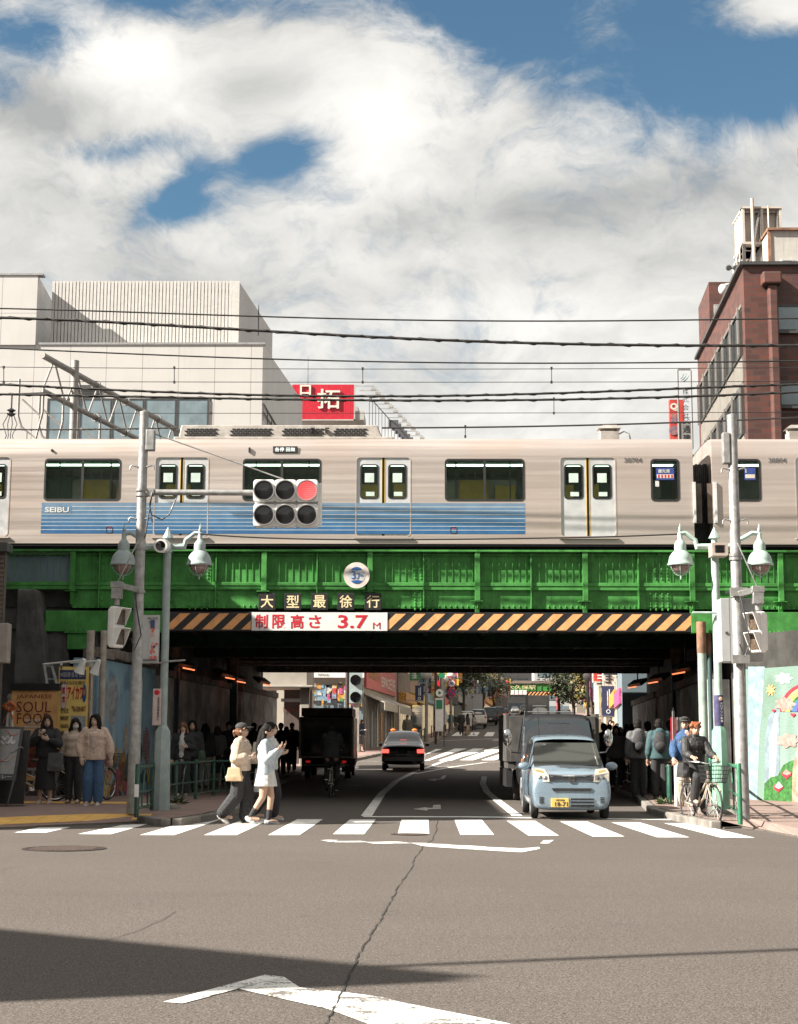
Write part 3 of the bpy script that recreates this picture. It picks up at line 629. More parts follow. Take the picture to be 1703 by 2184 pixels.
mb.build('faded_painting', [M('mural_%d' % i if 0 else 'mural_paint_' + n_, c, .85, var=.3, vs=6) for i, (n_, c) in enumerate(zip(('ochre', 'cream', 'rose', 'black', 'amber', 'grey', 'brown', 'teal'), cols))], mw)
# right mural wall: bright, sunlit; turns from the underpass toward the viewer
RM = blotmat('pale_green_mural', (.115, .18, .15), [((.15, .21, .19), 1.0, .5, .65), ((.09, .15, .11), 1.3, .55, .7)], dark=.12)
a = V((W(1596, 1600, 34.2).x, 34.2, 0)); b_ = V((W(1790, 1600, 31.6).x, 31.6, 0)); dv = (b_ - a).normalized(); L = (b_ - a).length; nv = V((dv.y, -dv.x, 0))
rm = thing('mural_wall', 'sunlit pale green mural wall with rainbow, clouds and strawberries at the right edge', 'wall', tuple(a))
zt2 = W(1650, 1422, 33).z
MB().hexa([a + Z * -.1, b_ + Z * -.1, b_ - nv * .5 + Z * -.1, a - nv * .5 + Z * -.1, a + Z * zt2, b_ + Z * zt2, b_ - nv * .5 + Z * zt2, a - nv * .5 + Z * zt2]).build('painted_face', RM, rm)
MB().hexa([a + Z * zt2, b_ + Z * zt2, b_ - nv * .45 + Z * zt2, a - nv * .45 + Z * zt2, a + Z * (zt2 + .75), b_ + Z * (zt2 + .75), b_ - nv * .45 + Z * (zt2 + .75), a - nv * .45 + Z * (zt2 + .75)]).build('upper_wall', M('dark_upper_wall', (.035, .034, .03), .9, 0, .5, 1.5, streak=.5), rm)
def uv(x, y):                                                       # seen point -> (along wall, height)
    r = ray(x, y); t_ = (a - CAM).dot(nv) / r.dot(nv); q_ = CAM + r * t_; return ((q_ - a).dot(dv), q_.z)
lay = [0]
def pic(poly, mat, name, px=True):
    lay[0] += 1
    mb = MB(); mb.prism([uv(*k) for k in poly] if px else poly, a + nv * (.001 + .0012 * lay[0]), dv, Z, nv * .001); mb.build(name, mat, rm)
PW = M('mural_white', (.36, .37, .37), .85, var=.2, vs=9); PB = M('mural_pale_blue', (.19, .25, .29), .85, var=.2, vs=6); PG = M('mural_green', (.03, .14, .025), .9, var=.5, vs=12, bump=.01, bs=40); PR = M('mural_red', (.33, .02, .04), .85, var=.3, vs=14); PP = M('mural_pink', (.38, .23, .2), .85, var=.25, vs=9)
PO = M('mural_sun_orange', (.70, .42, .14), .85, var=.2); PV = M('mural_violet', (.12, .08, .32), .85); PY = M('mural_yellow', (.78, .66, .1), .85); PBL = M('mural_blue', (.04, .14, .42), .85)
pic([(1597, 1422), (1632, 1422), (1628, 1500), (1622, 1560), (1618, 1640), (1616, 1712), (1597, 1712)], M('mural_strip_blue', (.22, .33, .36), .85, var=.3, vs=5), 'painted_blue_strip')  # plain blue strip down the left side of the mural
pic([(1632, 1710), (1633, 1580), (1640, 1530), (1654, 1508), (1664, 1520), (1664, 1640), (1658, 1712)], PB, 'painted_waterfall'); pic([(1641, 1710), (1643, 1570), (1655, 1522), (1660, 1530), (1656, 1640), (1650, 1712)], PW, 'painted_waterfall')
pic([(1630, 1712), (1632, 1672), (1645, 1658), (1660, 1655), (1672, 1632), (1690, 1622), (1720, 1625), (1720, 1712)], PG, 'painted_hill')
def cloudpoly(cx, cy, rx, ry): return [(cx + rx * (1 + .18 * math.cos(7 * t)) * math.cos(t), cy + ry * (1 + .18 * math.cos(7 * t)) * math.sin(t)) for t in [2 * math.pi * i / 42 for i in range(42)]]
pic(cloudpoly(1673, 1447, 17, 11), PW, 'painted_cloud')
for r0, r1, m_ in ((62, 54, PR), (54, 47, PO), (47, 41, PY), (41, 35, PG), (35, 29, PBL), (29, 24, PV)):
    c0 = (1727, 1518); ts = [rad(96 + 84 * i / 16) for i in range(17)]
    pic([(c0[0] + r0 * math.cos(t_), c0[1] - r0 * math.sin(t_)) for t_ in ts] + [(c0[0] + r1 * math.cos(t_), c0[1] - r1 * math.sin(t_)) for t_ in ts[::-1]], m_, 'painted_rainbow')
pic(cloudpoly(1677, 1502, 20, 14), PP, 'painted_cloud'); pic(cloudpoly(1683, 1580, 22, 14), PP, 'painted_cloud')
pic([(1646 + (11 if i % 2 else 5) * math.cos(math.pi * i / 8), 1472 + (14 if i % 2 else 6) * math.sin(math.pi * i / 8)) for i in range(16)], PO, 'painted_sun')
for x, y, s in ((1680, 1653, 10), (1662, 1681, 10), (1653, 1516, 4), (1694, 1525, 5)):
    h = [(x + s * 1.05 * (16 * math.sin(t_) ** 3) / 16, y - s * (13 * math.cos(t_) - 5 * math.cos(2 * t_) - 2 * math.cos(3 * t_) - math.cos(4 * t_)) / 16) for t_ in [2 * math.pi * i / 24 for i in range(24)]]
    pic(h, PR, 'painted_heart')
pic([(1672, 1650), (1680, 1640), (1690, 1650), (1681, 1654)], PP, 'painted_leaf'); pic([(1655, 1678), (1664, 1667), (1673, 1678), (1664, 1683)], PW, 'painted_leaf')
pic([(1692, 1712), (1694, 1640), (1703, 1590), (1760, 1570), (1760, 1712)], M('mural_trunk', (.36, .27, .2), .9, var=.4, vs=6), 'painted_trunk')
# ================================================================ train
YT = 36.0
def brushed():
    m = bpy.data.materials.new('brushed_steel'); m.use_nodes = True; t = NT(m.node_tree); b = t.n['Principled BSDF']; o = t.add('ShaderNodeTexCoord').outputs['Object']
    s = t.noise(t.mapping(o, (.12, 1, 7)), 1.3, 5, .6); s2 = t.noise(t.mapping(o, (.6, 1, .5)), .9, 3)
    c = t.mix(t.ramp(s, .3, .72), (.42, .365, .335, 1), (.48, .425, .39, 1)); c = t.mix(t.ramp(s2, .4, .7, 0, .35), c, (.44, .33, .265, 1))
    t.put(b.inputs['Base Color'], c); b.inputs['Metallic'].default_value = .55; t.put(b.inputs['Roughness'], t.ramp(s, .3, .7, .34, .52))
    return m
STEEL = brushed(); DOOR = M('door_silver', (.66, .67, .68), .38, .3, .08, 3); DKG = M('dark_rubber', (.015, .015, .016), .6); GLS = glass('train_glass', (.72, .82, .75), .93)
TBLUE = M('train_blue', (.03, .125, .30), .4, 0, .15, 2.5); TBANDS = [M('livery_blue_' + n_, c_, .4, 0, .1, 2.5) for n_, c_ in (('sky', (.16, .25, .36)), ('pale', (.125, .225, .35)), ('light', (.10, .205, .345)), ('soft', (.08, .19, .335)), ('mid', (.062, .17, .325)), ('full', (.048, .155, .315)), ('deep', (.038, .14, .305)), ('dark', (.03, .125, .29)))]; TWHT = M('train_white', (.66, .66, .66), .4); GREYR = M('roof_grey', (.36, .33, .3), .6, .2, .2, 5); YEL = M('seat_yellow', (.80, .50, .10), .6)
zT = lambda y: W(900, y, YT).z
def xT(x, y=1050): return W(x, y, YT).x
def holewall(mb, x0, x1, z0, z1, holes, y, th, mi=0, rd=.07):
    xs = sorted({x0, x1, *[h[0] for h in holes], *[h[1] for h in holes]}); zs_ = sorted({z0, z1, *[h[2] for h in holes], *[h[3] for h in holes]})
    for i in range(len(xs) - 1):
        for j in range(len(zs_) - 1):
            cx, cz = (xs[i] + xs[i + 1]) / 2, (zs_[j] + zs_[j + 1]) / 2
            if any(h[0] < cx < h[1] and h[2] < cz < h[3] for h in holes): continue
            for yy in (y, y + th): mb.quad((xs[i], yy, zs_[j]), (xs[i + 1], yy, zs_[j]), (xs[i + 1], yy, zs_[j + 1]), (xs[i], yy, zs_[j + 1]), mi)
    for h in holes:
        o = rrect(h[0], h[1], h[2], h[3], rd); mb.add([(p[0], y, p[1]) for p in o] + [(p[0], y + th, p[1]) for p in o], [(i, (i + 1) % len(o), len(o) + (i + 1) % len(o), len(o) + i) for i in range(len(o))], mi)
        k = len(o) // 4
        for c, (cx, cz) in enumerate(((h[1], h[3]), (h[0], h[3]), (h[0], h[2]), (h[1], h[2]))):
            arc = o[c * k:(c + 1) * k]; mb.add([(cx, y, cz)] + [(p[0], y, p[1]) for p in arc], [(0, i + 1, i + 2) for i in range(k - 1)], mi)
def railcar(label, xa, xb, wins, doors, number, stripes, numx, extra=None):
    t = thing('train_car', label, 'train car', (xa, YT, zT(1160)), 'cars of the commuter train')
    z0, z1, zc_ = zT(1160), zT(972), zT(927); YF = YT + 2.8
    W0, W1 = zT(1067), zT(980); D0, D1 = zT(1143), zT(976)
    mb = MB(); holes = [(a, b, W0, W1) for a, b in wins] + [(a, b, D0, D1) for a, b in doors]
    holewall(mb, xa, xb, z0, z1, holes, YT, .05)
    prof = [(0, z1), (.015, zT(952)), (.07, zT(940)), (.2, zT(933)), (.5, zT(929)), (1.4, zc_), (2.3, zT(929)), (2.6, zT(933)), (2.73, zT(940)), (2.785, zT(952)), (2.8, z1), (2.8, z0)]
    mb.add([(x, YT + p[0], p[1]) for x in (xa, xb) for p in prof], [(i, i + 1, i + 1 + len(prof), i + len(prof)) for i in range(len(prof) - 1)], 0, True)
    for x in (xa + .01, xb - .01): mb.add([(x, YT + p[0], p[1]) for p in prof] + [(x, YT, z0)], [tuple(range(len(prof) + 1))])
    mb.build('body_shell', STEEL, t, ang=30)
    mb = MB(); mb.bx(xa, xb, YT + .02, YF, z0 - .05, z0 + .04); mb.bx(xa + .1, xb - .1, YT + .35, YF - .3, z0 - .6, z0 - .05); mb.build('underframe', DKG, t)
    for a, b in wins:
        f = MB(); o = rrect(a - .02, b + .02, W0 - .02, W1 + .02, .09); i_ = rrect(a + .025, b - .025, W0 + .025, W1 - .025, .06)
        f.ring([(p[0], YT - .008, p[1]) for p in o], [(p[0], YT - .008, p[1]) for p in i_], (0, .02, 0))
        if b - a > 1: f.bx((a + b) / 2 - .03, (a + b) / 2 + .03, YT - .004, YT + .03, W0, W1)
        fo = f.build('window_frame', DKG, t)
        g = MB(); g.bx(a, b, YT + .02, YT + .026, W0, W1); g.build('pane', GLS, fo)
    for a, b in doors:
        m_ = (a + b) / 2; dz0, dz1 = zT(1063), zT(991)
        o = rrect(a - .025, b + .025, D0 - .03, D1 + .025, .1); i_ = rrect(a, b, D0, D1, .08); f = MB(); f.ring([(p[0], YT - .006, p[1]) for p in o], [(p[0], YT - .006, p[1]) for p in i_], (0, .012, 0)); f.bx(a - .05, b + .05, YT - .05, YT, D0 - .07, D0 - .035); f.build('door_frame', STEEL, t)
        for l, r in ((a, m_ - .03), (m_ + .03, b)):
            wa, wb = l + .09 * (1 if l == a else 1), r - .09
            d = MB(); holewall(d, l, r, D0, D1, [(wa, wb, dz0, dz1)], YT + .02, .03, rd=.07); dl = d.build('door_leaf', DOOR, t)
            f = MB(); oo = rrect(wa - .012, wb + .012, dz0 - .012, dz1 + .012, .08); ii = rrect(wa + .02, wb - .02, dz0 + .02, dz1 - .02, .06); f.ring([(p[0], YT + .012, p[1]) for p in oo], [(p[0], YT + .012, p[1]) for p in ii], (0, .01, 0)); f.build('window_seal', DKG, dl)
            MB().bx(wa, wb, YT + .03, YT + .036, dz0, dz1).build('pane', GLS, dl)
            mb = MB(); ex = (l if r == b else r); ex2 = ex + (.015 if r == b else -.015); mb.bx(min(ex, ex2), max(ex, ex2), YT + .014, YT + .019, D0 + .02, D1 - .02); mb.build('edge_stripe', YEL, dl)
            c = (wa + wb) / 2; mb = MB(); mb.bx(c - .11, c + .11, YT + .022, YT + .028, dz1 - .42, dz1 - .2); mb.bx(c - .08, c + .12, YT + .022, YT + .028, dz0 + .06, dz0 + .16); mb.build('sticker', M('pale_sticker', (.6, .72, .66), .5), dl)
        mb = MB(); mb.bx(m_ - .029, m_ + .029, YT + .028, YT + .05, D0, D1); mb.build('door_gap_seal', DKG, t)
    if stripes:
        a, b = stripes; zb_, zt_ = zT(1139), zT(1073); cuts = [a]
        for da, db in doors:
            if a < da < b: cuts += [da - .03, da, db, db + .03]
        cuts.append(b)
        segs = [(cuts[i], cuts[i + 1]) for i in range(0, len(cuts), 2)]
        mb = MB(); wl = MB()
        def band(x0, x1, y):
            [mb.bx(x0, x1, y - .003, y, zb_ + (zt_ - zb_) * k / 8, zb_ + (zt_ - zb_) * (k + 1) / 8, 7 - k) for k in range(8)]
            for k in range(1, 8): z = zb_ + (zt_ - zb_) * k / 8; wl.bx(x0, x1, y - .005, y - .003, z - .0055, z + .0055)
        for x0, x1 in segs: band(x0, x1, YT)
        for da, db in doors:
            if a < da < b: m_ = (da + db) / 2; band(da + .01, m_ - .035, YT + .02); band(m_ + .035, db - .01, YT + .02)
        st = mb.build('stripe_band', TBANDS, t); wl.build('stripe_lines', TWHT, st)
    for s, x, y, wd, ht, m_ in numx:
        if s == 'SEIBU': MB().bx(xT(92), xT(154), YT - .0065, YT - .005, zT(1097), zT(1080)).build('name_plate', TBANDS[1], t)
        text(s, 1, (xT(x), YT - .008, zT(y)), X, Z, m_, 'lettering', t, fit=(wd / 91.7, ht / 91.7), bold=.03 if s == 'SEIBU' else .012)
    # interior
    mb = MB(); mb.bx(xa + .05, xb - .05, YT + .06, YF - .06, zT(1120) - .05, zT(1120)); mb.build('floor', M('train_floor', (.16, .16, .16), .6), t)
    mb = MB(); holewall(mb, xa + .05, xb - .05, zT(1120), z1 + .1, [(q[0], q[1], W0 + .05, W1) for q in wins], YF - .05, .03); mb.build('inner_wall', M('train_lining', (.22, .27, .24), .6), t)
    mb = MB(); mb.bx(xa + .05, xb - .05, YT + .08, YF - .08, zT(974), zT(972)); mb.build('inner_ceiling', M('train_ceiling', (.45, .5, .46), .7), t)
    mb = MB(); mb.bx(xa + .3, xb - .3, YT + 1.0, YT + 1.15, zT(976), zT(974) - .001); mb.build('ceiling_light', M('train_tube', (.9, .95, .9), .5, var=0, emit=(.9, 1, .9), es=3.), t)
    mb = MB()
    for a, b in wins:
        if b - a > 1:
            mb.bx((a + b) / 2 - .55, (a + b) / 2 + .18, YF - .5, YF - .12, zT(1110), zT(1022) + .37); mb.bx(a + .12, b - .12, YT + .12, YT + .22, zT(1110), zT(1066)); mb.bx((a + b) / 2 + .35, (a + b) / 2 + .85, YF - .5, YF - .12, zT(1110), zT(1034) + .37)
    for a, b in doors: mb.bx(a - .1, a + .5, YF - .7, YF - .5, zT(1110), zT(1032) + .34); mb.bx((a + b) / 2 + .2, b - .15, YF - .7, YF - .5, zT(1110), zT(1030) + .34)
    mb.build('seats', YEL, t)
    mb = MB()
    for a, b in wins:
        if b - a > 1:
            k = int((b - a) / .2)
            mb.tube([(a - .2, YT + .5, zT(992)), (b + .2, YT + .5, zT(992))], .018, 6)
            for i in range(k): x = a + (i + .5) * (b - a) / k; mb.bx(x - .012, x + .012, YT + .49, YT + .51, zT(1012), zT(992)); mb.lathe((x, YT + .5, zT(1016)), [(.05, -.006), (.05, .006)], 8, axis=(0, 1, 0))
            for x in (a + .25, b - .3): mb.tube([(x, YT + .4, zT(1110)), (x, YT + .4, zT(976))], .018, 6)
    mb.build('hand_straps', M('strap_grey', (.30, .34, .32), .5), t)
    return t
car1 = railcar('stainless commuter train car with broad blue stripe band, whole car in view on the bridge', xT(-345), xT(1480), [(xT(95), xT(255)), (xT(519), xT(683)), (xT(951), xT(1118)), (xT(1391), xT(1449)), (xT(-300), xT(-150))],
               [(xT(331), xT(443)), (xT(761), xT(875)), (xT(1197), xT(1313)), (xT(-95), xT(19))], '38704', (xT(90), xT(1120)), [('38704', 1352, 981, 38, 10, M('number_grey', (.12, .12, .12), .5)), ('SEIBU', 123, 1088, 53, 12, TWHT)])
car2 = railcar('stainless commuter train car without blue stripes behind the right signal pole', xT(1521), xT(2200), [(xT(1566), xT(1623)), (xT(1850), xT(2010))], [(xT(1700), xT(1815))], '38804', None, [('38804', 1661, 981, 38, 10, MATS['number_grey'])])
mb = MB(); mb.bx(xT(581), xT(634), YT - .02, YT, zT(966), zT(952)); dp = mb.build('destination_display', DKG, car1, bevel=.006)
LED = M('display_pixels', (.7, .75, .7), .5, var=0, emit=(.8, .9, .85), es=.5)
text('各停 田無', 1, (xT(607), YT - .021, zT(959)), X, Z, LED, 'lettering', dp, fit=(44 / 91.7, 9 / 91.7))
mb = MB()
for x in (236, 968): mb.ring([(p[0], YT - .009, p[1]) for p in rrect(xT(x - 7), xT(x + 7), zT(1138), zT(1124), .03)], [(p[0], YT - .009, p[1]) for p in rrect(xT(x - 6), xT(x + 6), zT(1137), zT(1125), .03)], (0, .003, 0)); mb.prism([(-.03, .02), (.03, .02), (0, -.02)], (xT(x), YT - .008, zT(1128)), X, Z, (0, .003, 0), 1)
mb.build('hatch_mark', [DKG, RED], car1)
mb = MB(); mb.lathe((xT(108), YT - .03, zT(961)), [(.001, 0), (.03, .0), (.035, .03)], 10, axis=(0, 1, 0)); mb.bx(xT(529), xT(533), YT - .04, YT, zT(965), zT(955)); mb.build('side_lamp', DKG, car1)
# priority seat posters
for car_, x0, x1 in ((car1, 1401, 1440), (car2, 1590, 1614)):
    mb = MB(); mb.bx(xT(x0), xT(x1), YT + .012, YT + .017, zT(1023), zT(997)); po = mb.build('poster', M('poster_blue', (.03, .06, .25), .5), car_)
    mb = MB(); mb.bx(xT(x0) + .02, xT(x1) - .02, YT + .009, YT + .0115, zT(1019), zT(1011)); mb.build('picture_strip', M('poster_pale', (.7, .62, .55), .5), po)
    if car_ is car1:
        text('優先席', 1, (xT(1418), YT + .011, zT(1004)), X, Z, TWHT, 'lettering', po, fit=(26 / 91.7, 8.5 / 91.7), bold=.01)
        mb = MB(); 
        for k in range(5): mb.bx(xT(1405 + 7 * k), xT(1408.5 + 7 * k), YT + .006, YT + .0088, zT(1018), zT(1012))
        mb.build('figures', RED, po)
        mb = MB(); mb.bx(xT(1399), xT(1407), YT + .012, YT + .016, zT(1037), zT(1025)); mb.build('sticker', TWHT, car1)
# roof gear
YR = YT + 1.4
a, b, z0, z1 = rz(380, 905, 814, 930, YT + .5); zroof = zT(944)
mb = MB(); yf = YT + .5
mb.hexa([(a, yf, z0 - .1), (b + .05, yf, z0 - .1), (b + .05, yf + 1.8, z0 - .1), (a, yf + 1.8, z0 - .1), (a + .06, yf + .06, z1), (b - .1, yf + .06, z1), (b - .1, yf + 1.7, z1), (a + .06, yf + 1.7, z1)]); mb.bx(a - .1, b + .3, yf - .06, yf - .002, z0 - .12, z0 - .02)
ac = mb.build('air_conditioner', GREYR, car1, bevel=.03)
mb = MB()
for x0_, x1_ in ((a + .15, a + 1.0), (a + 1.25, a + 2.3), (b - 2.4, b - 1.4), (b - 1.15, b - .3)):
    k = int((x1_ - x0_) / .11)
    for i in range(k):
        for j in range(4): x = x0_ + i * .11 + (j % 2) * .05; z = z0 + .02 + j * .05; mb.bx(x, x + .085, yf + .0 + .02 * j * .5 - .01, yf + .05, z, z + .022)
    for i in range(k): mb.bx(x0_ + i * .11, x0_ + i * .11 + .08, yf + .3, yf + 1.3, z1 - .002, z1 + .012)
for x in (a + 3.2, a + 3.55): mb.bx(x, x + .03, yf - .04, yf + .03, z0 + .08, z0 + .2); mb.bx(x, x + .1, yf - .045, yf - .02, z0 + .17, z0 + .2)
mb.build('vent_slots', DKG, ac)
for car_, xc in ((car1, 1297), (car2, 1697)):
    c = W(xc, 925, YT + .9); mb = MB(); mb.bx(c.x - .2, c.x + .25, c.y - .2, c.y + .2, zT(936), c.z + .02); mb.hexa([(c.x - .25, c.y - .2, c.z + .1), (c.x + .3, c.y - .2, c.z + .1), (c.x + .3, c.y + .2, c.z + .1), (c.x - .25, c.y + .2, c.z + .1), (c.x - .12, c.y - .1, c.z + .2), (c.x + .22, c.y - .1, c.z + .2), (c.x + .22, c.y + .1, c.z + .2), (c.x - .12, c.y + .1, c.z + .2)])
    for k in (-.18, .2): mb.cyl((c.x + k, c.y, c.z), (c.x + k, c.y, c.z + .12), .04, n=8)
    mb.tube([(c.x + .25, c.y, c.z - .02), (c.x + .4, c.y, c.z + .06), (c.x + .52, c.y, c.z - .0), (c.x + .58, c.y, zT(936))], .02, 6); mb.build('roof_antenna', GREYR, car_, bevel=.01)
# gangway between the cars
gx = thing('gangway_bellows', 'black rubber gangway bellows between the two train cars', 'gangway', (xT(1500), YT + 1, zT(1150)))
mb = MB(); xa, xb = xT(1481), xT(1520); k = 9
for i in range(k): x = xa + (xb - xa) * (i + .5) / k; mb.bx(x - .018, x + .018, YT + .55, YT + 2.2, zT(1148), zT(978) - rr.uniform(0, .05))
mb.bx(xa, xb, YT + .62, YT + 2.1, zT(1150), zT(985)); mb.build('folds', DKG, gx)
BRW = M('grimy_panel', (.10, .075, .06), .6, 0, .5, 3, streak=.5)
for a, b, e0, e1 in ((xT(1481), xT(1499), 1479, 1484), (xT(1511), xT(1524), 1523, 1529)):
    mb = MB(); mb.bx(a, b, YT + .1, YT + .16, zT(1114), zT(1029)); mb.build('side_guard', BRW, gx); mb = MB(); mb.bx(xT(e0), xT(e1), YT - .05, YT + .16, zT(1115), zT(1028)); mb.build('guard_edge', TWHT, gx)
# ================================================================ buildings
GLZ = M('dark_window_glass', (.02, .028, .034), .06, 0, 0, spec=.8); GLG = M('grey_window_glass', (.19, .25, .28), .08, 0, .2, 1, spec=.8); FRM = M('window_frame_dark', (.06, .06, .06), .5); FRL = M('window_frame_light', (.5, .5, .48), .5)
def window(par, o, U, wd, ht, N, glz=GLZ, frm=FRM, mull=1, sill=False, rec=.1):
    """a window standing on the wall at o (lower left), N outward: frame with reveal and panes"""
    o, U, N = V(o), V(U), V(N); f = MB(); t = .06
    P = lambda u, z, d: o + U * u + Z * z + N * d
    def bar_(u0, u1, z0, z1, d0, d1): f.hexa([P(u0, z0, d0), P(u1, z0, d0), P(u1, z0, d1), P(u0, z0, d1), P(u0, z1, d0), P(u1, z1, d0), P(u1, z1, d1), P(u0, z1, d1)])
    bar_(0, t, 0, ht, -.05, .05); bar_(wd - t, wd, 0, ht, -.05, .05); bar_(t, wd - t, 0, t, -.05, .048); bar_(t, wd - t, ht - t, ht, -.05, .048)
    for i in range(mull): u = wd * (i + 1) / (mull + 1); bar_(u - .025, u + .025, t, ht - t, -.04, .035)
    if sill: bar_(-.05, wd + .05, -.07, -.002, -.04, .12)
    fo = f.build('window', frm, par); g = MB(); f = g; bar_(t, wd - t, t, ht - t, -.02, .012); g.build('pane', glz, fo); return fo
TILE = lambda key, c, sx, sz, jw=.012, dk=.45: panelmat(key, c, sx, sz, jw, dk)
def panelmat(key, col, sx, sz, jw, dk):
    m = bpy.data.materials.new(key); m.use_nodes = True; t = NT(m.node_tree); b = t.n['Principled BSDF']; o = t.add('ShaderNodeTexCoord').outputs['Object']
    s = t.add('ShaderNodeSeparateXYZ'); t.l.new(o, s.inputs[0])
    def line(ax, p): return t.math('LESS_THAN', t.math('MODULO', t.math('ADD', ax, 400 * p), p), jw)
    h = t.math('ADD', s.outputs[0], t.math('MULTIPLY', s.outputs[1], .97)); L = t.math('MAXIMUM', line(h, sx), line(s.outputs[2], sz))
    base = t.mix(t.ramp(t.noise(o, .5, 4), .3, .7), c4([q * .93 for q in col]), c4(col)); base = t.mix(t.ramp(t.noise(t.mapping(o, (3, 3, .2)), 1.2, 4), .5, .8, 0, .16), base, c4([q * .6 for q in col]))
    t.put(b.inputs['Base Color'], t.mix(L, base, c4([q * dk for q in col]))); b.inputs['Roughness'].default_value = .55
    return m
def prism_xy(mb, pts, z0, z1, mi=0): return mb.prism(pts, (0, 0, z0), X, Y_, (0, 0, z1 - z0), mi)
# --- white building behind the train at the left
WB = panelmat('white_panels', (.43, .42, .405), 1.98, 8.2, .03, .42); WBD = panelmat('ribbed_white', (.38, .365, .35), .33, 30, .03, .7)
Yw = 82.; wz = lambda y, Yd=Yw: W(500, y, Yd).z
wx = lambda x, y=900, Yd=Yw: W(x, y, Yd).x
wb = thing('office_building', 'large white panelled building with louvred roof screen behind the train at the left', 'building', (wx(300), Yw, 0))
zp = wz(735); mb = MB(); dxs = .075
prism_xy(mb, [(wx(-300), Yw), (wx(561, 750), Yw), (wx(561, 750) + dxs * 14, Yw + 14), (wx(-300), Yw + 14)], 0., zp); mb.build('main_wall', WB, wb)
mb = MB(); prism_xy(mb, [(wx(-300), Yw - .1), (wx(80, 640), Yw - .1), (wx(112, 640, 87), 87), (wx(112, 640, 87), 95), (wx(-300), 95)], zp - .02, W(40, 588, Yw).z); mb.build('tower_wall', WB, wb)
mb = MB(); mb.bx(wx(76), wx(563), Yw - .06, Yw + .3, zp, zp + .12); mb.bx(wx(-300), wx(81), Yw - .16, Yw + .4, W(40, 588, Yw).z, W(40, 588, Yw).z + .1); mb.build('parapet_cap', M('cap_grey', (.33, .33, .33), .5, .3), wb)
Yl = 83.6; x0, x1 = W(113, 650, Yl).x, W(506, 650, Yl).x; z0, z1 = zp - .3, W(300, 599, Yl).z
LV = M('louvre_aluminium', (.62, .60, .57), .45, .1, .06, 3); mb = MB(); k = 54
for i in range(k): x = x0 + (x1 - x0) * i / (k - 1); mb.bx(x - .075, x + .075, Yl, Yl + .3, z0, z1)
lv = mb.build('louvres', LV, wb); mb = MB()
for z in (z1 - .5, z0 + .8): mb.bx(x0, x1, Yl + .24, Yl + .34, z - .1, z + .1)
for i in (7, 14, 28, 42): x = x0 + (x1 - x0) * i / k; mb.bx(x - .12, x + .12, Yl + .05, Yl + .35, z0, z1 - .02)
mb.build('louvre_rails', M('rail_grey', (.2, .2, .2), .6), lv)
mb = MB(); b_ = V((x1 + .06, Yl, 0)); c_ = V((x1 + .06 + dxs * 11, Yl + 11, 0)); mb.hexa([b_ + Z * z0, c_ + Z * z0, c_ + Z * z0 - X * .25, b_ + Z * z0 - X * .25, b_ + Z * z1, c_ + Z * z1, c_ + Z * z1 - X * .25, b_ + Z * z1 - X * .25]); mb.build('side_screen', WBD, wb); MB().bx(x1 - .3, x1 + .12, Yl - .03, Yl + .0, z0, z1).build('corner_post', LV, wb)
mb = MB(); mb.bx(x0 + .5, x1 - .8, Yl + 2.6, Yl + 8, z0, z1 - 2.3); mb.build('plant_room', M('plant_room_grey', (.34, .33, .32), .7), wb)
for i in range(5): window(wb, (wx(100 + 69 * i), Yw - .03, wz(945)), X, wx(69) - wx(0) - .03, wz(850) - wz(945), -Y_, GLG, FRM, 0)
mb = MB()
for i in range(8): mb.bx(wx(150), wx(215), Yw - .06, Yw - .01, wz(850 - 3 * i), wz(848.5 - 3 * i))
mb.bx(wx(150), wx(215), Yw - .02, Yw - .001, wz(850), wz(821)); mb.build('vent_grille', FRM, wb)
mb = MB()
for q in range(2): a = W(562, 860 + 18 * q, Yw); c = W(600, 925 + 14 * q, Yw + 6); mb.bar(a, c, .06, .06)
for q in range(5): p_ = W(562 + 9 * q, 862 + 14 * q, Yw + 1.2 * q); mb.bar(p_, p_ - Z * .9, .05, .05)
mb.build('side_ladder_rail', FRM, wb)
p_ = W(552, 662, 87); MB().tube([p_ - Z * 1.5, p_ + Z * .0, p_ + Z * .55], [.03, .03, .008], 6).build('lightning_rod', FRM, wb)
# lower floor of the same building, seen through the underpass: beam, pillar, dark entrance
lo = thing('shop_arcade', 'beige building corner with deep overhang and dark entrance beyond the underpass at the left', 'building', (wx(600), 61, .3))
BEI = M('beige_render', (.42, .38, .33), .75, 0, .1, 2, streak=.15); Ya = 61.
za = lambda y: W(620, y, Ya).z
mb = MB(); a0 = wx(540, 1500, Ya); a1 = wx(655, 1500, Ya); mb.bx(a0, a1, Ya, Ya + 3, za(1466), za(1425)); mb.bx(a0, a1 + .25, Ya - .3, Ya + 3, za(1467), za(1462)); mb.build('overhang', BEI, lo, bevel=.02)
mb = MB(); mb.bx(wx(640, 1500, Ya), wx(660, 1500, Ya), Ya, Ya + .5, .3, za(1467)); mb.build('pillar', BEI, lo, bevel=.02)
mb = MB(); mb.bx(wx(606, 1500, Ya + 2.5), a1, Ya + 2.5, Ya + 2.7, .3, za(1466)); mb.build('back_wall', M('entrance_brown', (.10, .075, .065), .8), lo)
mb = MB(); a = rz(600, 1497, 640, 1490, Ya + .2); mb.bx(a[0], a[1], Ya + .2, Ya + .3, a[2], a[3]); mb.build('light_box', WHT, lo)
text('トホール', .5, (wx(622, 1530, Ya + 2.4), Ya + 2.45, W(622, 1514, Ya + 2.4).z), X, Z, M('faded_red_letters', (.35, .06, .06), .6), 'lettering', lo, fit=(.7, .2))
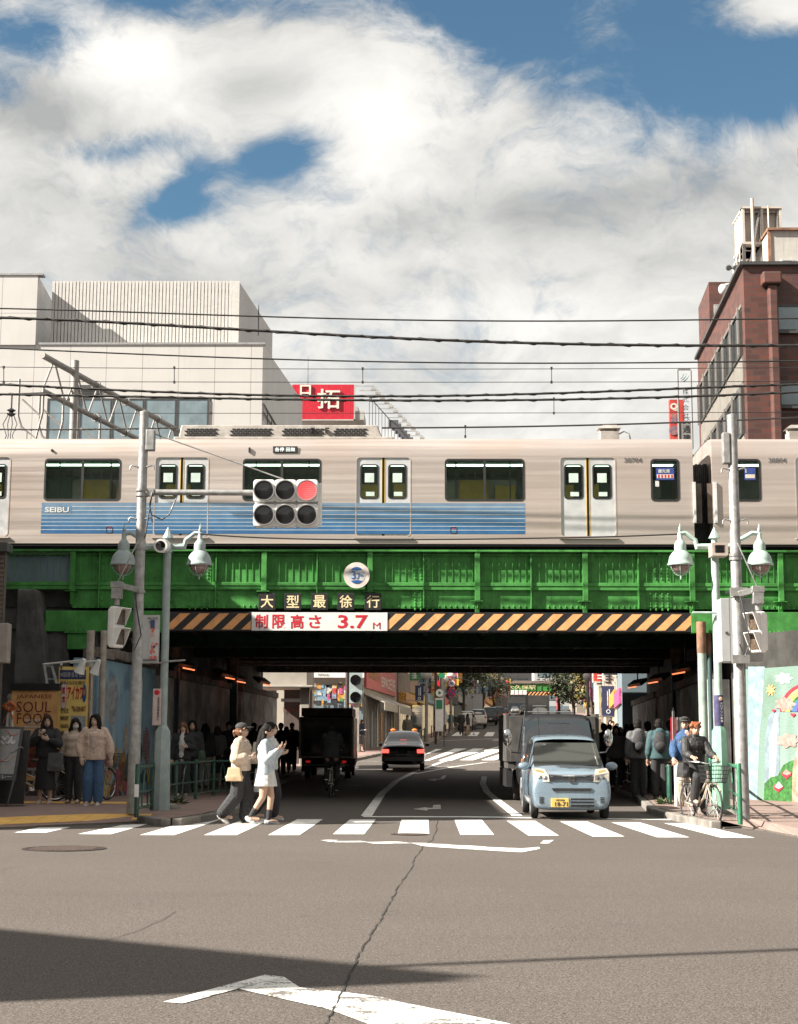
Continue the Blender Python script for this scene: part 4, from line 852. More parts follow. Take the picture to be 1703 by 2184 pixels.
# --- red roof sign box and stepped fins behind it
rs = thing('roof_sign', 'red roof sign box with a white outlined 拓 character behind the train', 'roof sign', tuple(W(700, 900, 135)))
Yr = 135.; a = rz(624, 897, 755, 806, Yr); rw = M('red_ribbed_sign', (.58, .012, .035), .45, 0, .1, 2)
mb = MB(); k = 36; dx_ = (a[1] - a[0]) / k
for i in range(k): mb.bx(a[0] + dx_ * i + .01, a[0] + dx_ * (i + 1) - .012, Yr, Yr + .06, a[2] - .6, a[3])
mb.bx(a[0], a[1], Yr + .03, Yr + .1, a[2] - .6, a[3]); mb.build('red_face', rw, rs)
mb = MB(); mb.bx(a[0] - .1, a[1] + .12, Yr - .02, Yr + .12, a[3] + .002, a[3] + .12); mb.bx(a[1] + .002, a[1] + .12, Yr - .02, Yr + .12, a[2] - .6, a[3]); mb.bx(a[0], a[1] + .9, Yr + .12, Yr + 5, a[2] - 3, a[3] + .1); mb.build('box_frame', M('sign_box_grey', (.42, .4, .38), .6, 0, .1, 1, streak=.1), rs)
CRM = M('cream_channel_letter', (.74, .70, .6), .5)
text('拓', 1, ((a[0] + a[1]) / 2 + W(702, 860, Yr).x - W(690, 860, Yr).x, Yr - .06, W(702, 851, Yr).z), X, Z, CRM, 'letter', rs, fit=(50 / F * Yr, 44 / F * Yr), bold=.012, depth=.04)
text('口', 1, (W(652, 832, Yr).x, Yr - .06, W(652, 832, Yr).z), X, Z, CRM, 'letter', rs, fit=(24 / F * Yr, 22 / F * Yr), bold=.03, depth=.04)
fb = thing('sign_building', 'grey building side with stepped roof fins receding right of the red sign', 'building', tuple(W(800, 930, 140)))
mb = MB(); n_ = 13
for i in range(n_):
    f = i / (n_ - 1); q = W(757 + 118 * f, 822 + 116 * f, 140 + 40 * f); sz = 1.6 + .2 * f
    mb = MB(); mb.bx(q.x, q.x + 1.15 * sz, q.y, q.y + .08, q.z - .08, q.z); mb.bx(q.x + .95 * sz, q.x + 1.25 * sz, q.y - .04, q.y + .2, q.z - .42, q.z - .18)
    mb.build('roof_fin', M('fin_metal', (.40, .39, .37), .5, .3, .2, 2), fb)
mb = MB()
for i in range(n_):
    f = i / (n_ - 1); q = W(790 + 80 * f, 848 + 90 * f, 140 + 40 * f); mb.bx(q.x - .1, q.x - .04, q.y, q.y + .06, q.z - 5, q.z); mb.bar(q, W(790 + 80 * min(1, f + .09), 848 + 90 * min(1, f + .09), 140 + 40 * min(1, f + .09)), .05, .1)
    if i > 5: mb.bx(q.x, q.x + 1.0, q.y + .1, q.y + .14, q.z - .9, q.z - .1)
mb.build('stair_frame', M('dark_frame', (.09, .09, .1), .5), fb)
mb = MB(); q = W(756, 880, 140); mb.hexa([(q.x - 1.5, 141, 6), (q.x + .3, 141, 6), (q.x + 2.4, 178, 6), (q.x - 1, 178, 6), (q.x - 1.5, 141, q.z + .8), (q.x + .3, 141, q.z + .8), (q.x + 2.4, 178, q.z - 2.4), (q.x - 1, 178, q.z - 2.4)]); mb.build('wall', M('grey_render', (.36, .345, .32), .7, 0, .1, 1, streak=.2), fb)
a_ = W(657, 815, 137); an = thing('roof_antenna', 'thin antenna rod standing above the red roof sign', 'antenna', tuple(a_)); MB().tube([a_ - Z * 1.2, a_, a_ + Z * 2.4], [.05, .04, .02], 6).build('rod', FRM, an)
# --- brick building at the right
def brickmat(key):
    m = bpy.data.materials.new(key); m.use_nodes = True; t = NT(m.node_tree); b = t.n['Principled BSDF']; o = t.add('ShaderNodeTexCoord').outputs['Object']
    s = t.add('ShaderNodeSeparateXYZ'); t.l.new(o, s.inputs[0]); cb = t.add('ShaderNodeCombineXYZ'); t.l.new(t.math('ADD', s.outputs[0], t.math('MULTIPLY', s.outputs[1], .95)), cb.inputs[0]); t.l.new(s.outputs[2], cb.inputs[1])
    br_ = t.add('ShaderNodeTexBrick'); br_.offset = .5; t.l.new(cb.outputs[0], br_.inputs['Vector']); br_.inputs['Scale'].default_value = 1; br_.inputs['Brick Width'].default_value = .42; br_.inputs['Row Height'].default_value = .16
    br_.inputs['Mortar Size'].default_value = .014; br_.inputs['Color1'].default_value = (.105, .034, .024, 1); br_.inputs['Color2'].default_value = (.045, .018, .015, 1); br_.inputs['Mortar'].default_value = (.06, .04, .035, 1); br_.inputs['Bias'].default_value = -.1
    t.put(b.inputs['Base Color'], t.mix(t.ramp(t.noise(o, 5, 3), .45, .7, 0, .5), br_.outputs[0], (.05, .028, .024, 1))); b.inputs['Roughness'].default_value = .6
    return m
BRK = brickmat('dark_red_brick'); CONB = M('pale_concrete', (.20, .185, .165), .8, 0, .12, 2, streak=.3)
Yb = 45.; bx = lambda x, y=750, Yd=Yb: W(x, y, Yd).x; bz = lambda y, Yd=Yb: W(1620, y, Yd).z
bb = thing('brick_building', 'dark red brick office building with ribbon windows at the right behind the train', 'building', (bx(1590), Yb, 0))
xc = bx(1588, 640); zt3 = bz(566); D = 11.5; sd = .055; lw = lambda y: xc + sd * (y - Yb)
mb = MB(); prism_xy(mb, [(xc, Yb), (xc + 16, Yb), (xc + 16, Yb + D), (lw(Yb + D), Yb + D)], 4.4, zt3); mb.build('brick_wall', BRK, bb)
mb = MB(); mb.bx(xc - .12, xc + 16, Yb - .12, Yb + .3, zt3, zt3 + .1); mb.hexa([(xc - .12, Yb + .3, zt3), (xc + .3, Yb + .3, zt3), (lw(Yb + D) + .3, Yb + D, zt3), (lw(Yb + D) - .12, Yb + D, zt3), (xc - .12, Yb + .3, zt3 + .1), (xc + .3, Yb + .3, zt3 + .1), (lw(Yb + D) + .3, Yb + D, zt3 + .1), (lw(Yb + D) - .12, Yb + D, zt3 + .1)]); mb.build('parapet_cap', FRM, bb)
mb = MB(); mb.bx(bx(1627), bx(1668), Yb - .4, Yb - .002, bz(612), bz(586)); mb.bx(bx(1640), bx(1660), Yb - .3, Yb - .002, 4.4, bz(612) - .002); mb.build('brick_pilaster', BRK, bb, bevel=.05)
for y0, y1 in ((708, 651), (868, 817)): window(bb, (bx(1644), Yb - .05, bz(y0)), X, 1.5, bz(y1) - bz(y0), -Y_, GLG, FRM, 0, True); window(bb, (bx(1644) + 1.52, Yb - .05, bz(y0)), X, 1.5, bz(y1) - bz(y0), -Y_, GLG, FRM, 0, True)
Ub = V((sd, 1, 0)).normalized(); Nb = V((-1, sd, 0)).normalized()
fl = [bz(615), bz(710), bz(830), bz(905)]
for i, (zt_, hh, sp_) in enumerate(((zt3 - 1.15, 1.5, .0), (zt3 - 3.55, 1.5, 0), (zt3 - 5.95, 1.5, 0), (zt3 - 8.3, 1.4, 0))):
    mb = MB(); o_ = V((lw(Yb + .5), Yb + .5, 0)) + Nb * .03
    def slab(z0, z1, d=.05): mb.hexa([o_ + Z * z0, o_ + Ub * (D - 1.2) + Z * z0, o_ + Ub * (D - 1.2) + Z * z0 - Nb * .1, o_ + Z * z0 - Nb * .1, o_ + Z * z1, o_ + Ub * (D - 1.2) + Z * z1, o_ + Ub * (D - 1.2) + Z * z1 - Nb * .1, o_ + Z * z1 - Nb * .1])
    slab(zt_ - hh - .85, zt_ - hh); slab(zt_, zt_ + .12); mb.build('concrete_band', CONB, bb)
    for k in range(6): window(bb, o_ + Ub * (.15 + k * 1.7) + Z * (zt_ - hh + .02), Ub, 1.45, hh - .05, Nb, GLZ, FRM, 0)
    for k in range(7): c_ = o_ + Ub * (.02 + k * 1.7) + Z * (zt_ - hh / 2); MB().box(c_ + Nb * .1, (.09, .05, hh), Matrix.Rotation(math.atan2(Ub.y, Ub.x), 3, 'Z')).build('mullion', CONB, bb)
Yt = 57.; mb = MB(); xa_ = W(1513, 620, Yt).x; prism_xy(mb, [(xa_, Yt), (xa_ + 5, Yt), (xa_ + 5, Yt + 4), (W(1490, 640, Yt + 3.5).x, Yt + 3.5)], 4.4, W(1530, 601, Yt).z); mb.build('stair_tower', BRK, bb)
mb = MB(); a = rz(1523, 672, 1552, 650, Yt)
for i in range(8): mb.bx(a[0], a[1], Yt - .05, Yt + .0, a[2] + (a[3] - a[2]) * i / 8, a[2] + (a[3] - a[2]) * (i + .7) / 8)
mb.build('vent_grille', FRL, bb)
c_ = W(1543, 617, 54); cc = thing('dome_camera', 'white dome camera on a bracket beside the brick stair tower', 'security camera', tuple(c_)); mb = MB(); mb.tube([c_ + V((.45, .1, .18)), c_ + V((.25, 0, .2)), c_ + V((.02, 0, .14))], .05, 8); mb.build('bracket', WHT, cc); MB().ell(c_, (.17, .17, .2)).build('dome', WHT, cc)
# roof of the brick building: shed, water tank on stand, rail, masts
sh = thing('roof_shed', 'white roof shed with rusty edges on the brick building', 'shed', tuple(W(1660, 560, 48))); mb = MB(); Ys = 48.
xs_ = W(1641, 520, Ys).x; zs0, zs1 = zt3 - .3, W(1660, 492, Ys).z
mb.prism([(0, 0), (6, 0), (6, zs1 - zs0), (0, zs1 - zs0)], (xs_, Ys, zs0), X, Z, (0, 4, 0)); mb.build('shed_wall', M('shed_white', (.52, .5, .46), .7, 0, .1, 2, streak=.35), sh)
mb = MB(); mb.bx(xs_ - .05, xs_ + 6, Ys - .1, Ys + 4.1, zs1, zs1 + .08); mb.bx(xs_ - .03, xs_ + .06, Ys - .04, Ys + .06, zs0, zs1); mb.build('rusty_trim', MATS['rust_and_lit_steel'], sh); window(sh, W(1606, 555, 48.6) * 0 + V((xs_ + .35, Ys - .04, zs0 + .75)), X, .4, .7, -Y_, GLZ, FRL, 0)
wt = thing('water_tank', 'white panelled rooftop water tank on a steel stand above the brick building', 'water tank', tuple(W(1620, 540, 49)))
Ytk = 49.; a = rz(1583, 516, 1670, 441, Ytk); TNK = M('tank_cream', (.56, .5, .44), .5, 0, .1, 2, streak=.35)
mb = MB(); mb.bx(a[0] + .02, a[1] - .02, Ytk + .25, Ytk + 1.5, a[2], a[3] - .08); r_ = (a[1] - a[0]) / 4 - .12
for xk in (a[0] + r_ + .12, a[1] - r_ - .12): mb.lathe((xk, Ytk + .45, a[2]), [(r_, .02), (r_, a[3] - a[2] - .1), (.01, a[3] - a[2] - .02)], 22)
mb.build('tank_shell', TNK, wt); mb = MB(); mb.bx(a[0], a[1], Ytk - .05, Ytk + 1.6, a[3] - .08, a[3]); mb.bx(a[0], a[1], Ytk - .05, Ytk + 1.6, a[2] - .06, a[2] + .0)
for xk in (a[0], (a[0] + a[1]) / 2 - .04, a[1] - .08): mb.bx(xk, xk + .08, Ytk - .02, Ytk + .3, a[2], a[3] - .08)
mb.build('tank_ribs', TNK, wt); mb = MB(); STL = M('galvanised_steel', (.36, .36, .35), .45, .5, .2, 8)
for xk in (a[0] + .05, (a[0] + a[1]) / 2, a[1] - .1):
    for yk in (Ytk + .1, Ytk + 1.4): mb.bar((xk, yk, zt3), (xk, yk, a[2] - .06), .09, .09, up=(0, 1, 0))
mb.bar((a[0], Ytk + .1, zt3 + .1), (a[0] + .6, Ytk + .1, a[2] - .06), .06, .06, up=(0, 1, 0))
for i in range(5): mb.bx(a[0], a[1], Ytk + .1 + i * .3, Ytk + .18 + i * .3, a[2] - .16, a[2] - .062)
mb.build('stand', STL, wt); mb = MB()
for k in range(3): xk = a[0] - .12 - .1 * k; mb.tube([(xk, Ytk, zt3 - .2), (xk, Ytk, a[3] - .25 - .3 * k), (xk + .05, Ytk, a[3] - .1 - .3 * k), (xk + .25, Ytk + .1, a[3] - .08 - .3 * k)], .035, 7)
mb.tube([(W(1607, 540, Ytk).x, Ytk - .1, zt3 - .2), (W(1607, 540, Ytk).x, Ytk - .1, a[2] + .25)], .055, 10); mb.tube([(W(1639, 480, Ytk).x, Ytk - .1, a[2]), (W(1639, 480, Ytk).x, Ytk - .1, a[3] + .18)], .03, 7); mb.build('pipes', TNK, wt)
q = W(1560, 575, 48); fm = thing('roof_floodlights', 'pair of small dark floodlights on a mast beside the water tank', 'floodlight', tuple(q)); mb = MB(); mb.tube([q + V((.4, 0, -.9)), q + V((.4, 0, .5))], .025, 6); mb.bar(q + V((.4, 0, .05)), q + V((-.1, 0, .05)), .03, .03); mb.build('mast', FRM, fm); mb = MB()
for k in (-.1, .12): mb.cyl(q + V((k, -.15, .02)), q + V((k + .05, .1, .1)), .07, .1, 10)
mb.build('lamp_heads', FRM, fm)
q = W(1702, 420, 46); mt = thing('roof_mast', 'rusty lattice mast cut by the right picture edge above the shed', 'mast', (q.x, 46, zt3)); MB().tube([(q.x + .1, 46, zt3), (q.x + .06, 46, W(1700, 315, 46).z)], [.07, .03], 6).build('pole', MATS['rust_and_lit_steel'], mt)
# vertical signs beside the brick building
vs_ = thing('vertical_sign', 'tall white vertical sign with black kanji beside the brick building', 'sign', tuple(W(1462, 930, 58))); a = rz(1446, 960, 1478, 790, 58.)
mb = MB(); mb.bx(a[0], a[1], 58, 58.3, a[2] - 2, a[3]); mb.ring([(a[0] - .04, 57.97, a[2]), (a[1] + .04, 57.97, a[2]), (a[1] + .04, 57.97, a[3] + .04), (a[0] - .04, 57.97, a[3] + .04)], [(a[0] + .03, 57.97, a[2] + .1), (a[1] - .03, 57.97, a[2] + .1), (a[1] - .03, 57.97, a[3] - .03), (a[0] + .03, 57.97, a[3] - .03)], (0, .05, 0)); mb.build('sign_box', M('sign_box_white', (.27, .27, .26), .5, 0, .06), vs_, bevel=.03); mb = MB(); mb.bx(a[1], a[1] + .9, 58.1, 58.2, a[3] - .9, a[3] - .15); mb.build('bracket', STL, vs_)
INK = M('sign_ink', (.03, .03, .035), .5)
for i, ch in enumerate('株式会社'): text(ch, 1, (W(1463, 843, 58).x, 57.995, W(1463, 836 + 16.5 * i, 58).z), X, Z, INK, 'lettering', vs_, fit=(13 / F * 58, 13 / F * 58))
for i, ch in enumerate('交通建'): text(ch, 1, (W(1463, 843, 58).x, 57.995, W(1463, 896 + 19 * i, 58).z), X, Z, INK, 'lettering', vs_, fit=(16 / F * 58, 16 / F * 58))
mb = MB(); q = W(1462, 808, 58)
for k, (w_, dz) in enumerate(((.28, 0), (.22, .1), (.16, .2))): mb.tube([(q.x - .14 - .03 * k + w_ * s_, 57.99, q.z - .12 + dz * .4 + .22 * s_ * s_ + .02 * k) for s_ in (0, .3, .6, .9, 1.15)], [.004, .02, .024, .014, .003], 5)
mb.build('swoosh_emblem', M('emblem_green', (.03, .10, .09), .5), vs_)
qs = thing('vertical_sign', 'narrow red sign with a white Q partly behind the tall white sign', 'sign', tuple(W(1438, 930, 62))); a = rz(1429, 960, 1446, 852, 62.)
mb = MB(); mb.bx(a[0], a[1] + .3, 62, 62.3, a[2], a[3]); mb.build('sign_box', M('sign_box_red', (.5, .06, .05), .5, 0, .3, 4), qs); text('Q', .6, (W(1438, 866, 62).x, 61.99, W(1438, 868, 62).z), X, Z, CRM, 'lettering', qs, fit=(.3, .34), bold=.03)
mb = MB(); c_ = W(1438, 890, 62); mb.bx(a[0] + .04, a[1], 61.97, 61.999, c_.z - .2, c_.z + .15); c_ = W(1438, 918, 62); mb.lathe(c_ + V((0, -.03, 0)), [(.001, 0), (.2, 0), (.2, .02)], 16, axis=(0, 1, 0)); mb.build('picture_patch', M('patch_navy', (.06, .08, .16), .5, 0, .5, 8, col2=(.5, .2, .12)), qs)
# --- buildings round the junction outside the picture: they shade the left pavement and lie in reflections
STU = M('stucco_grey', (.30, .28, .25), .8, 0, .15, 1, streak=.2)
def block(label, pts, h, mat=STU, wins=True):
    cx, cy = sum(p[0] for p in pts) / len(pts), sum(p[1] for p in pts) / len(pts); t = thing('corner_building', label, 'building', (cx, cy, 0)); mb = MB(); prism_xy(mb, pts, 0, h); mb.build('wall', mat, t)
    mb = MB(); prism_xy(mb, [(cx + (p[0] - cx) * .98, cy + (p[1] - cy) * .98) for p in pts], h, h + .25); mb.build('roof_slab', FRM, t); return t
hA = 9.2; LA = hA / math.tan(EL); sA = V((LA * math.cos(AZ), LA * math.sin(AZ), 0))
shade = [(-8.2, 30.2), (-4.3, 23.7), (-2.9, 25.9), (1.3, 26.9)]
fp = [(x - sA.x, y - sA.y) for x, y in shade]
block('tall grey corner building left of the picture shading the left pavement', fp + [(fp[-1][0], 33.4), (-27, 33.4), (-27, fp[0][1])], hA)
hB = 9.; LB = hB / math.tan(EL); tip = (.25 - LB * math.cos(AZ), 8.6 - LB * math.sin(AZ))
block('low corner building left of the camera whose roof corner shades the road', [tip, (tip[0] - 5, tip[1] + 3.2), (tip[0] - 16, tip[1] + 10), (tip[0] - 22, tip[1] - 1), (tip[0] - 14, tip[1] - 2.8)], hB)
for i, (x0, x1, y0, y1, h, c) in enumerate(((-40, -20, -42, -26, 16, (.22, .2, .18)), (-19, -2, -42, -27, 13, (.34, .3, .26)), (-1, 16, -42, -26, 19, (.2, .21, .22)), (17, 40, -42, -26, 14, (.3, .24, .2)), (17, 36, -14, 19, 15, (.26, .24, .22)))):
    b_ = block(['dark office block behind the camera to the left', 'beige office block behind the camera', 'grey tall office block behind the camera', 'brown block behind the camera to the right', 'office block right of the junction outside the picture'][i], [(x0, y0), (x1, y0), (x1, y1), (x0, y1)], h, M('block_wall_' + 'abcde'[i] if 0 else ['dark_render', 'beige_block', 'grey_block', 'brown_block', 'taupe_block'][i], c, .7, 0, .2, 1))
    for r_ in range(3): window(b_, (x0 + 1, y1 + .02, 1.2 + 3.6 * r_) if i < 4 else (x0 - .02, y1 - 1, 1.2 + 3.6 * r_), X if i < 4 else -Y_, (x1 - x0 - 2) if i < 4 else 26, 1.7, Y_ if i < 4 else -X, GLZ, FRM, 5)
# ================================================================ poles, lamps, signals, signs near the junction
GALV = M('galvanised_pole', (.34, .34, .335), .5, .35, .22, 9, streak=.15); LAMPG = M('lamp_grey_green', (.33, .40, .40), .5, 0, .12, 6, streak=.15); LAMPW = M('lamp_mint', (.42, .56, .50), .5, 0, .15, 6, streak=.15); SIGW = M('signal_white', (.86, .86, .84), .4, 0, .06, 5, streak=.1); LENS = M('dark_lens', (.012, .012, .014), .12, spec=.7, var=.6, vs=60); BLKP = MATS['black_paint']
GLB = M('lamp_globe', (.30, .20, .19), .12, 0, .2, 4, spec=.7)
def px(n_, Yd): return n_ / F * Yd
def pole(label, x, ybase, ytop, Yd, zb, wd):
    b = W(x, ybase, Yd); zt_ = W(x, ytop, Yd).z; r = px(wd, Yd) / 2; t = thing('signal_pole', label, 'pole', (b.x, Yd, zb)); mb = MB()
    zj = W(x, 1450, Yd).z
    mb.lathe((b.x, Yd, zb), [(r * 1.18, 0), (r * 1.14, zj - zb), (r, zj - zb + .03), (r * .9, zt_ - zb), (r * .93, zt_ - zb), (r * .93, zt_ - zb + .06), (.001, zt_ - zb + .09)], 22); mb.build('pole_shaft', GALV, t)
    return t, b.x, r, zt_
sp_, pxl, rl, ztl = pole('tall grey steel signal pole at the left kerb carrying the long signal arm', 283, 1738, 886, 25.7, .12, 22)
Yp = 25.7
zp_ = lambda y: W(300, y, Yp).z
mb = MB(); mb.bx(pxl + rl * .6, pxl + rl * .6 + .15, Yp - .09, Yp + .05, zp_(962), zp_(918)); mb.build('upper_box', GALV, sp_, bevel=.015)
mb = MB()
for y in (997, 1108):
    for s_ in (-1, 1): a = V((pxl + s_ * rl * .8, Yp - .05, zp_(y))); mb.tube([a, a + V((s_ * .1, 0, .03)), a + V((s_ * .13, 0, 0)), a + V((s_ * .13, 0, -.05))], .014, 6)
mb.build('climbing_hook', GALV, sp_)
mb = MB()
for y in (1045, 1056, 1170, 1262): mb.lathe((pxl, Yp, zp_(y)), [(rl * 1.18, -.025), (rl * 1.18, .025)], 18)
mb.bx(pxl + rl * .5, pxl + rl + .12, Yp - .06, Yp + .06, zp_(1058), zp_(1043)); mb.build('clamp', STL, sp_)
c1 = W(545, 1051, Yp); mb = MB(); mb.tube([(pxl + rl + .08, Yp, zp_(1050)), (c1.x + .05, Yp, c1.z)], .05, 12); mb.build('signal_arm', GALV, sp_)
mb = MB(); mb.tube([(pxl + rl * .8, Yp, zp_(920)), (W(605, 1023, Yp).x, Yp, W(605, 1022, Yp).z)], .012, 6); mb.build('brace_wire', GALV, sp_)
mb = MB(); q0 = V((pxl + rl + .1, Yp - .06, zp_(1052)))
mb.tube([q0, q0 + V((-.04, -.02, -.2)), q0 + V((0, -.02, -.38)), q0 + V((.18, 0, -.46)), q0 + V((.3, 0, -.36)), q0 + V((.4, .02, -.1))], .013, 6); mb.tube([q0, q0 + V((-.05, -.02, -.4)), q0 + V((-.1, -.02, -.78))], .012, 6); mb.build('cable', BLKP, sp_)
# six-lens signal
sg = thing('traffic_signal', 'large six lens traffic signal with its red lens lit at the end of the arm', 'traffic signal', tuple(W(612, 1072, Yp))); Ysg = Yp - .12
mb = MB(); lens_ = []
rl_ = px(21.5, Ysg)
for j, y in enumerate((1047, 1099)):
    for i, x in enumerate((564, 609.5, 655.5)):
        c = W(x, y, Ysg); h = px(23.5, Ysg); hv = px(24.5, Ysg); mb.prism([(p[0], p[1]) for p in rrect(-h, h, -hv, hv, .05)], (c.x, Ysg - .03, c.z), X, Z, (0, .24, 0)); lens_.append((c, i, j))
a0, a1 = W(541, 1072, Ysg), W(682, 1072, Ysg); mb.bx(a0.x + .02, a1.x - .02, Ysg + .05, Ysg + .2, W(600, 1079, Ysg).z, W(600, 1066, Ysg).z); mb.bx(a1.x - .04, a1.x + .03, Ysg + .02, Ysg + .18, W(600, 1118, Ysg).z, W(600, 1030, Ysg).z)
mb.build('housing', SIGW, sg, bevel=.012)
RLED = M('red_signal_lit', (.55, .03, .04), .4, var=0, emit=(1, .05, .06), es=.32)
for c, i, j in lens_:
    mb = MB(); mb.lathe(c + V((0, -.035, 0)), [(rl_ * 1.06, 0), (rl_ * 1.06, -.05), (rl_ * .98, -.05), (rl_ * .95, 0)], 26, axis=(0, 1, 0)); mb.build('visor', M('visor_grey', (.3, .3, .3), .5), sg)
    lit = (i == 2 and j == 0); mb = MB(); mb.lathe(c + V((0, -.036, 0)), [(.001, -.012), (rl_ * .6, -.009), (rl_ * .96, 0)], 26, axis=(0, 1, 0)); le = mb.build('lens', RLED if lit else LENS, sg)
    mb = MB()
    for rr_, nn in ((.2, 6), (.42, 12), (.64, 18), (.84, 24)):
        for k in range(nn): t_ = 2 * math.pi * k / nn; q = c + V((rl_ * rr_ * math.cos(t_), -.048, rl_ * rr_ * math.sin(t_))); mb.box(q, (.011, .006, .011))
    mb.build('diodes', M('red_diode', (1, .6, .55), .4, var=0, emit=(1, .4, .38), es=.55) if lit else M('dead_diode', (.09, .085, .08), .3, var=.3), le)
# pedestrian signals on brackets
def ped(label, x, y0, y1, Yd, bx0, bx1, by, poleX, face, pole_t):
    t = thing('pedestrian_signal', label, 'pedestrian signal', tuple(W(x, y1, Yd))); c0, c1_ = W(x, y1, Yd), W(x, y0, Yd); h = c1_.z - c0.z; wd = .13
    Rz = Matrix.Rotation(face, 3, 'Z'); mb = MB(); cm = (c0 + c1_) / 2
    mb.box(cm, (.27, wd, h), Rz); mb.box(cm + Rz @ V((0, .09, 0)), (.21, .06, h * .92), Rz); t_ = mb.build('housing', SIGW, t, bevel=.03)
    mb = MB()
    for k in (-.24, .24):
        q = cm + Z * (k * h)
        mb.box(q + Rz @ V((0, -wd / 2 - .004, 0)), (.23, .012, .25), Rz)
    mb.build('lens', M('dim_ped_lens', (.10, .07, .05), .3, 0, .4, 20), t)
    mb = MB()
    for k in (-.24, .24):
        q = cm + Z * (k * h)
        for s_ in (-1, 1): mb.hexa([q + Rz @ V((s_ * .12 - .006, -.06, -.13)), q + Rz @ V((s_ * .12 + .006, -.06, -.13)), q + Rz @ V((s_ * .12 + .006, -.08, -.13)), q + Rz @ V((s_ * .12 - .006, -.08, -.13)), q + Rz @ V((s_ * .12 - .006, -.06, .14)), q + Rz @ V((s_ * .12 + .006, -.06, .14)), q + Rz @ V((s_ * .12 + .006, -.2, .14)), q + Rz @ V((s_ * .12 - .006, -.2, .14))])
        mb.box(q + Rz @ V((0, -.13, .145)), (.25, .14, .012), Rz)
    mb.build('hood', SIGW, t)
    mb = MB(); top = c1_ + Z * .02; mb.cyl(top, top + Z * .12, .05, n=10); mb.box(top + Z * .2, (.17, .16, .18)); mb.box(top + Z * .34, (.2, .17, .1)); mb.bar(top + Z * .34, (poleX, Yd + .05, top.z + .27), .07, .09); mb.tube([top + Z * .38, (poleX, Yd + .03, top.z + 1.1)], .013, 6); mb.build('bracket', STL, t, bevel=.008)
    mb = MB(); e = V((poleX, Yd - .1, top.z + .2)); mb.tube([e, e + V((.03, -.06, -.22)), e + V((.12, -.06, -.7)), e + V((.02, -.08, -.95)), e + V((-.05, -.06, -.75))], .012, 6); mb.build('cable', BLKP, t); return t
ped('white pedestrian signal turned toward the road on the left signal pole', 249, 1294, 1382, 25.5, 0, 0, 1265, pxl, rad(62), sp_)
rp_, pxr, rr2, ztr = pole('tall bright grey signal pole at the right kerb with a control box', 1586, 1741, 893, 25.1, .1, 23.5)
ped('white pedestrian signal turned toward the road on the right signal pole', 1618, 1305, 1392, 24.9, 0, 0, 1265, pxr, rad(-62), rp_)
Yq = 25.1; zq = lambda y: W(1580, y, Yq).z; xq = lambda x, y=1350: W(x, y, Yq).x
mb = MB(); mb.bx(pxr - rr2 * .6 - .12, pxr - rr2 * .6, Yq - .09, Yq + .05, zq(990), zq(924)); mb.build('upper_box', GALV, rp_, bevel=.015)
mb = MB()
for y in (1003, 1112):
    for s_ in (-1, 1): a = V((pxr + s_ * rr2 * .8, Yq - .05, zq(y))); mb.tube([a, a + V((s_ * .1, 0, .03)), a + V((s_ * .13, 0, 0)), a + V((s_ * .13, 0, -.05))], .014, 6)
mb.build('climbing_hook', GALV, rp_); mb = MB()
for y in (1184, 1192, 1271, 1406): mb.lathe((pxr, Yq, zq(y)), [(rr2 * 1.18, -.025), (rr2 * 1.18, .025)], 18)
for y in (1264, 1407): mb.bx(pxr - rr2 - .04, pxr + rr2 + .06, Yq - .16, Yq - .09, zq(y + 9), zq(y - 9))
mb.build('clamp', STL, rp_)
cb_ = thing('control_box', 'grey signal control box mounted on the right signal pole', 'control box', tuple(W(1560, 1412, Yq))); Yc = Yq + .12
mb = MB(); a = rz(1537, 1412, 1584, 1276, Yc); mb.bx(a[0], a[1] + .35, Yc, Yc + .35, a[2], a[3]); mb.build('case', M('box_grey_paint', (.38, .39, .39), .45, 0, .06, 3, streak=.1), cb_, bevel=.012)
mb = MB(); mb.bx(a[0] + .14, a[0] + .145, Yc - .002, Yc, a[2] + .02, a[3] - .02); c = V(((a[0] + .09), Yc, (a[2] + a[3]) / 2 - .05)); mb.lathe(c, [(.001, -.012), (.025, -.012), (.025, 0)], 12, axis=(0, 1, 0)); mb.bx(a[0] + .08, a[0] + .22, Yc - .004, Yc, a[2] + .08, a[2] + .12); mb.build('keyhole', FRM, cb_)
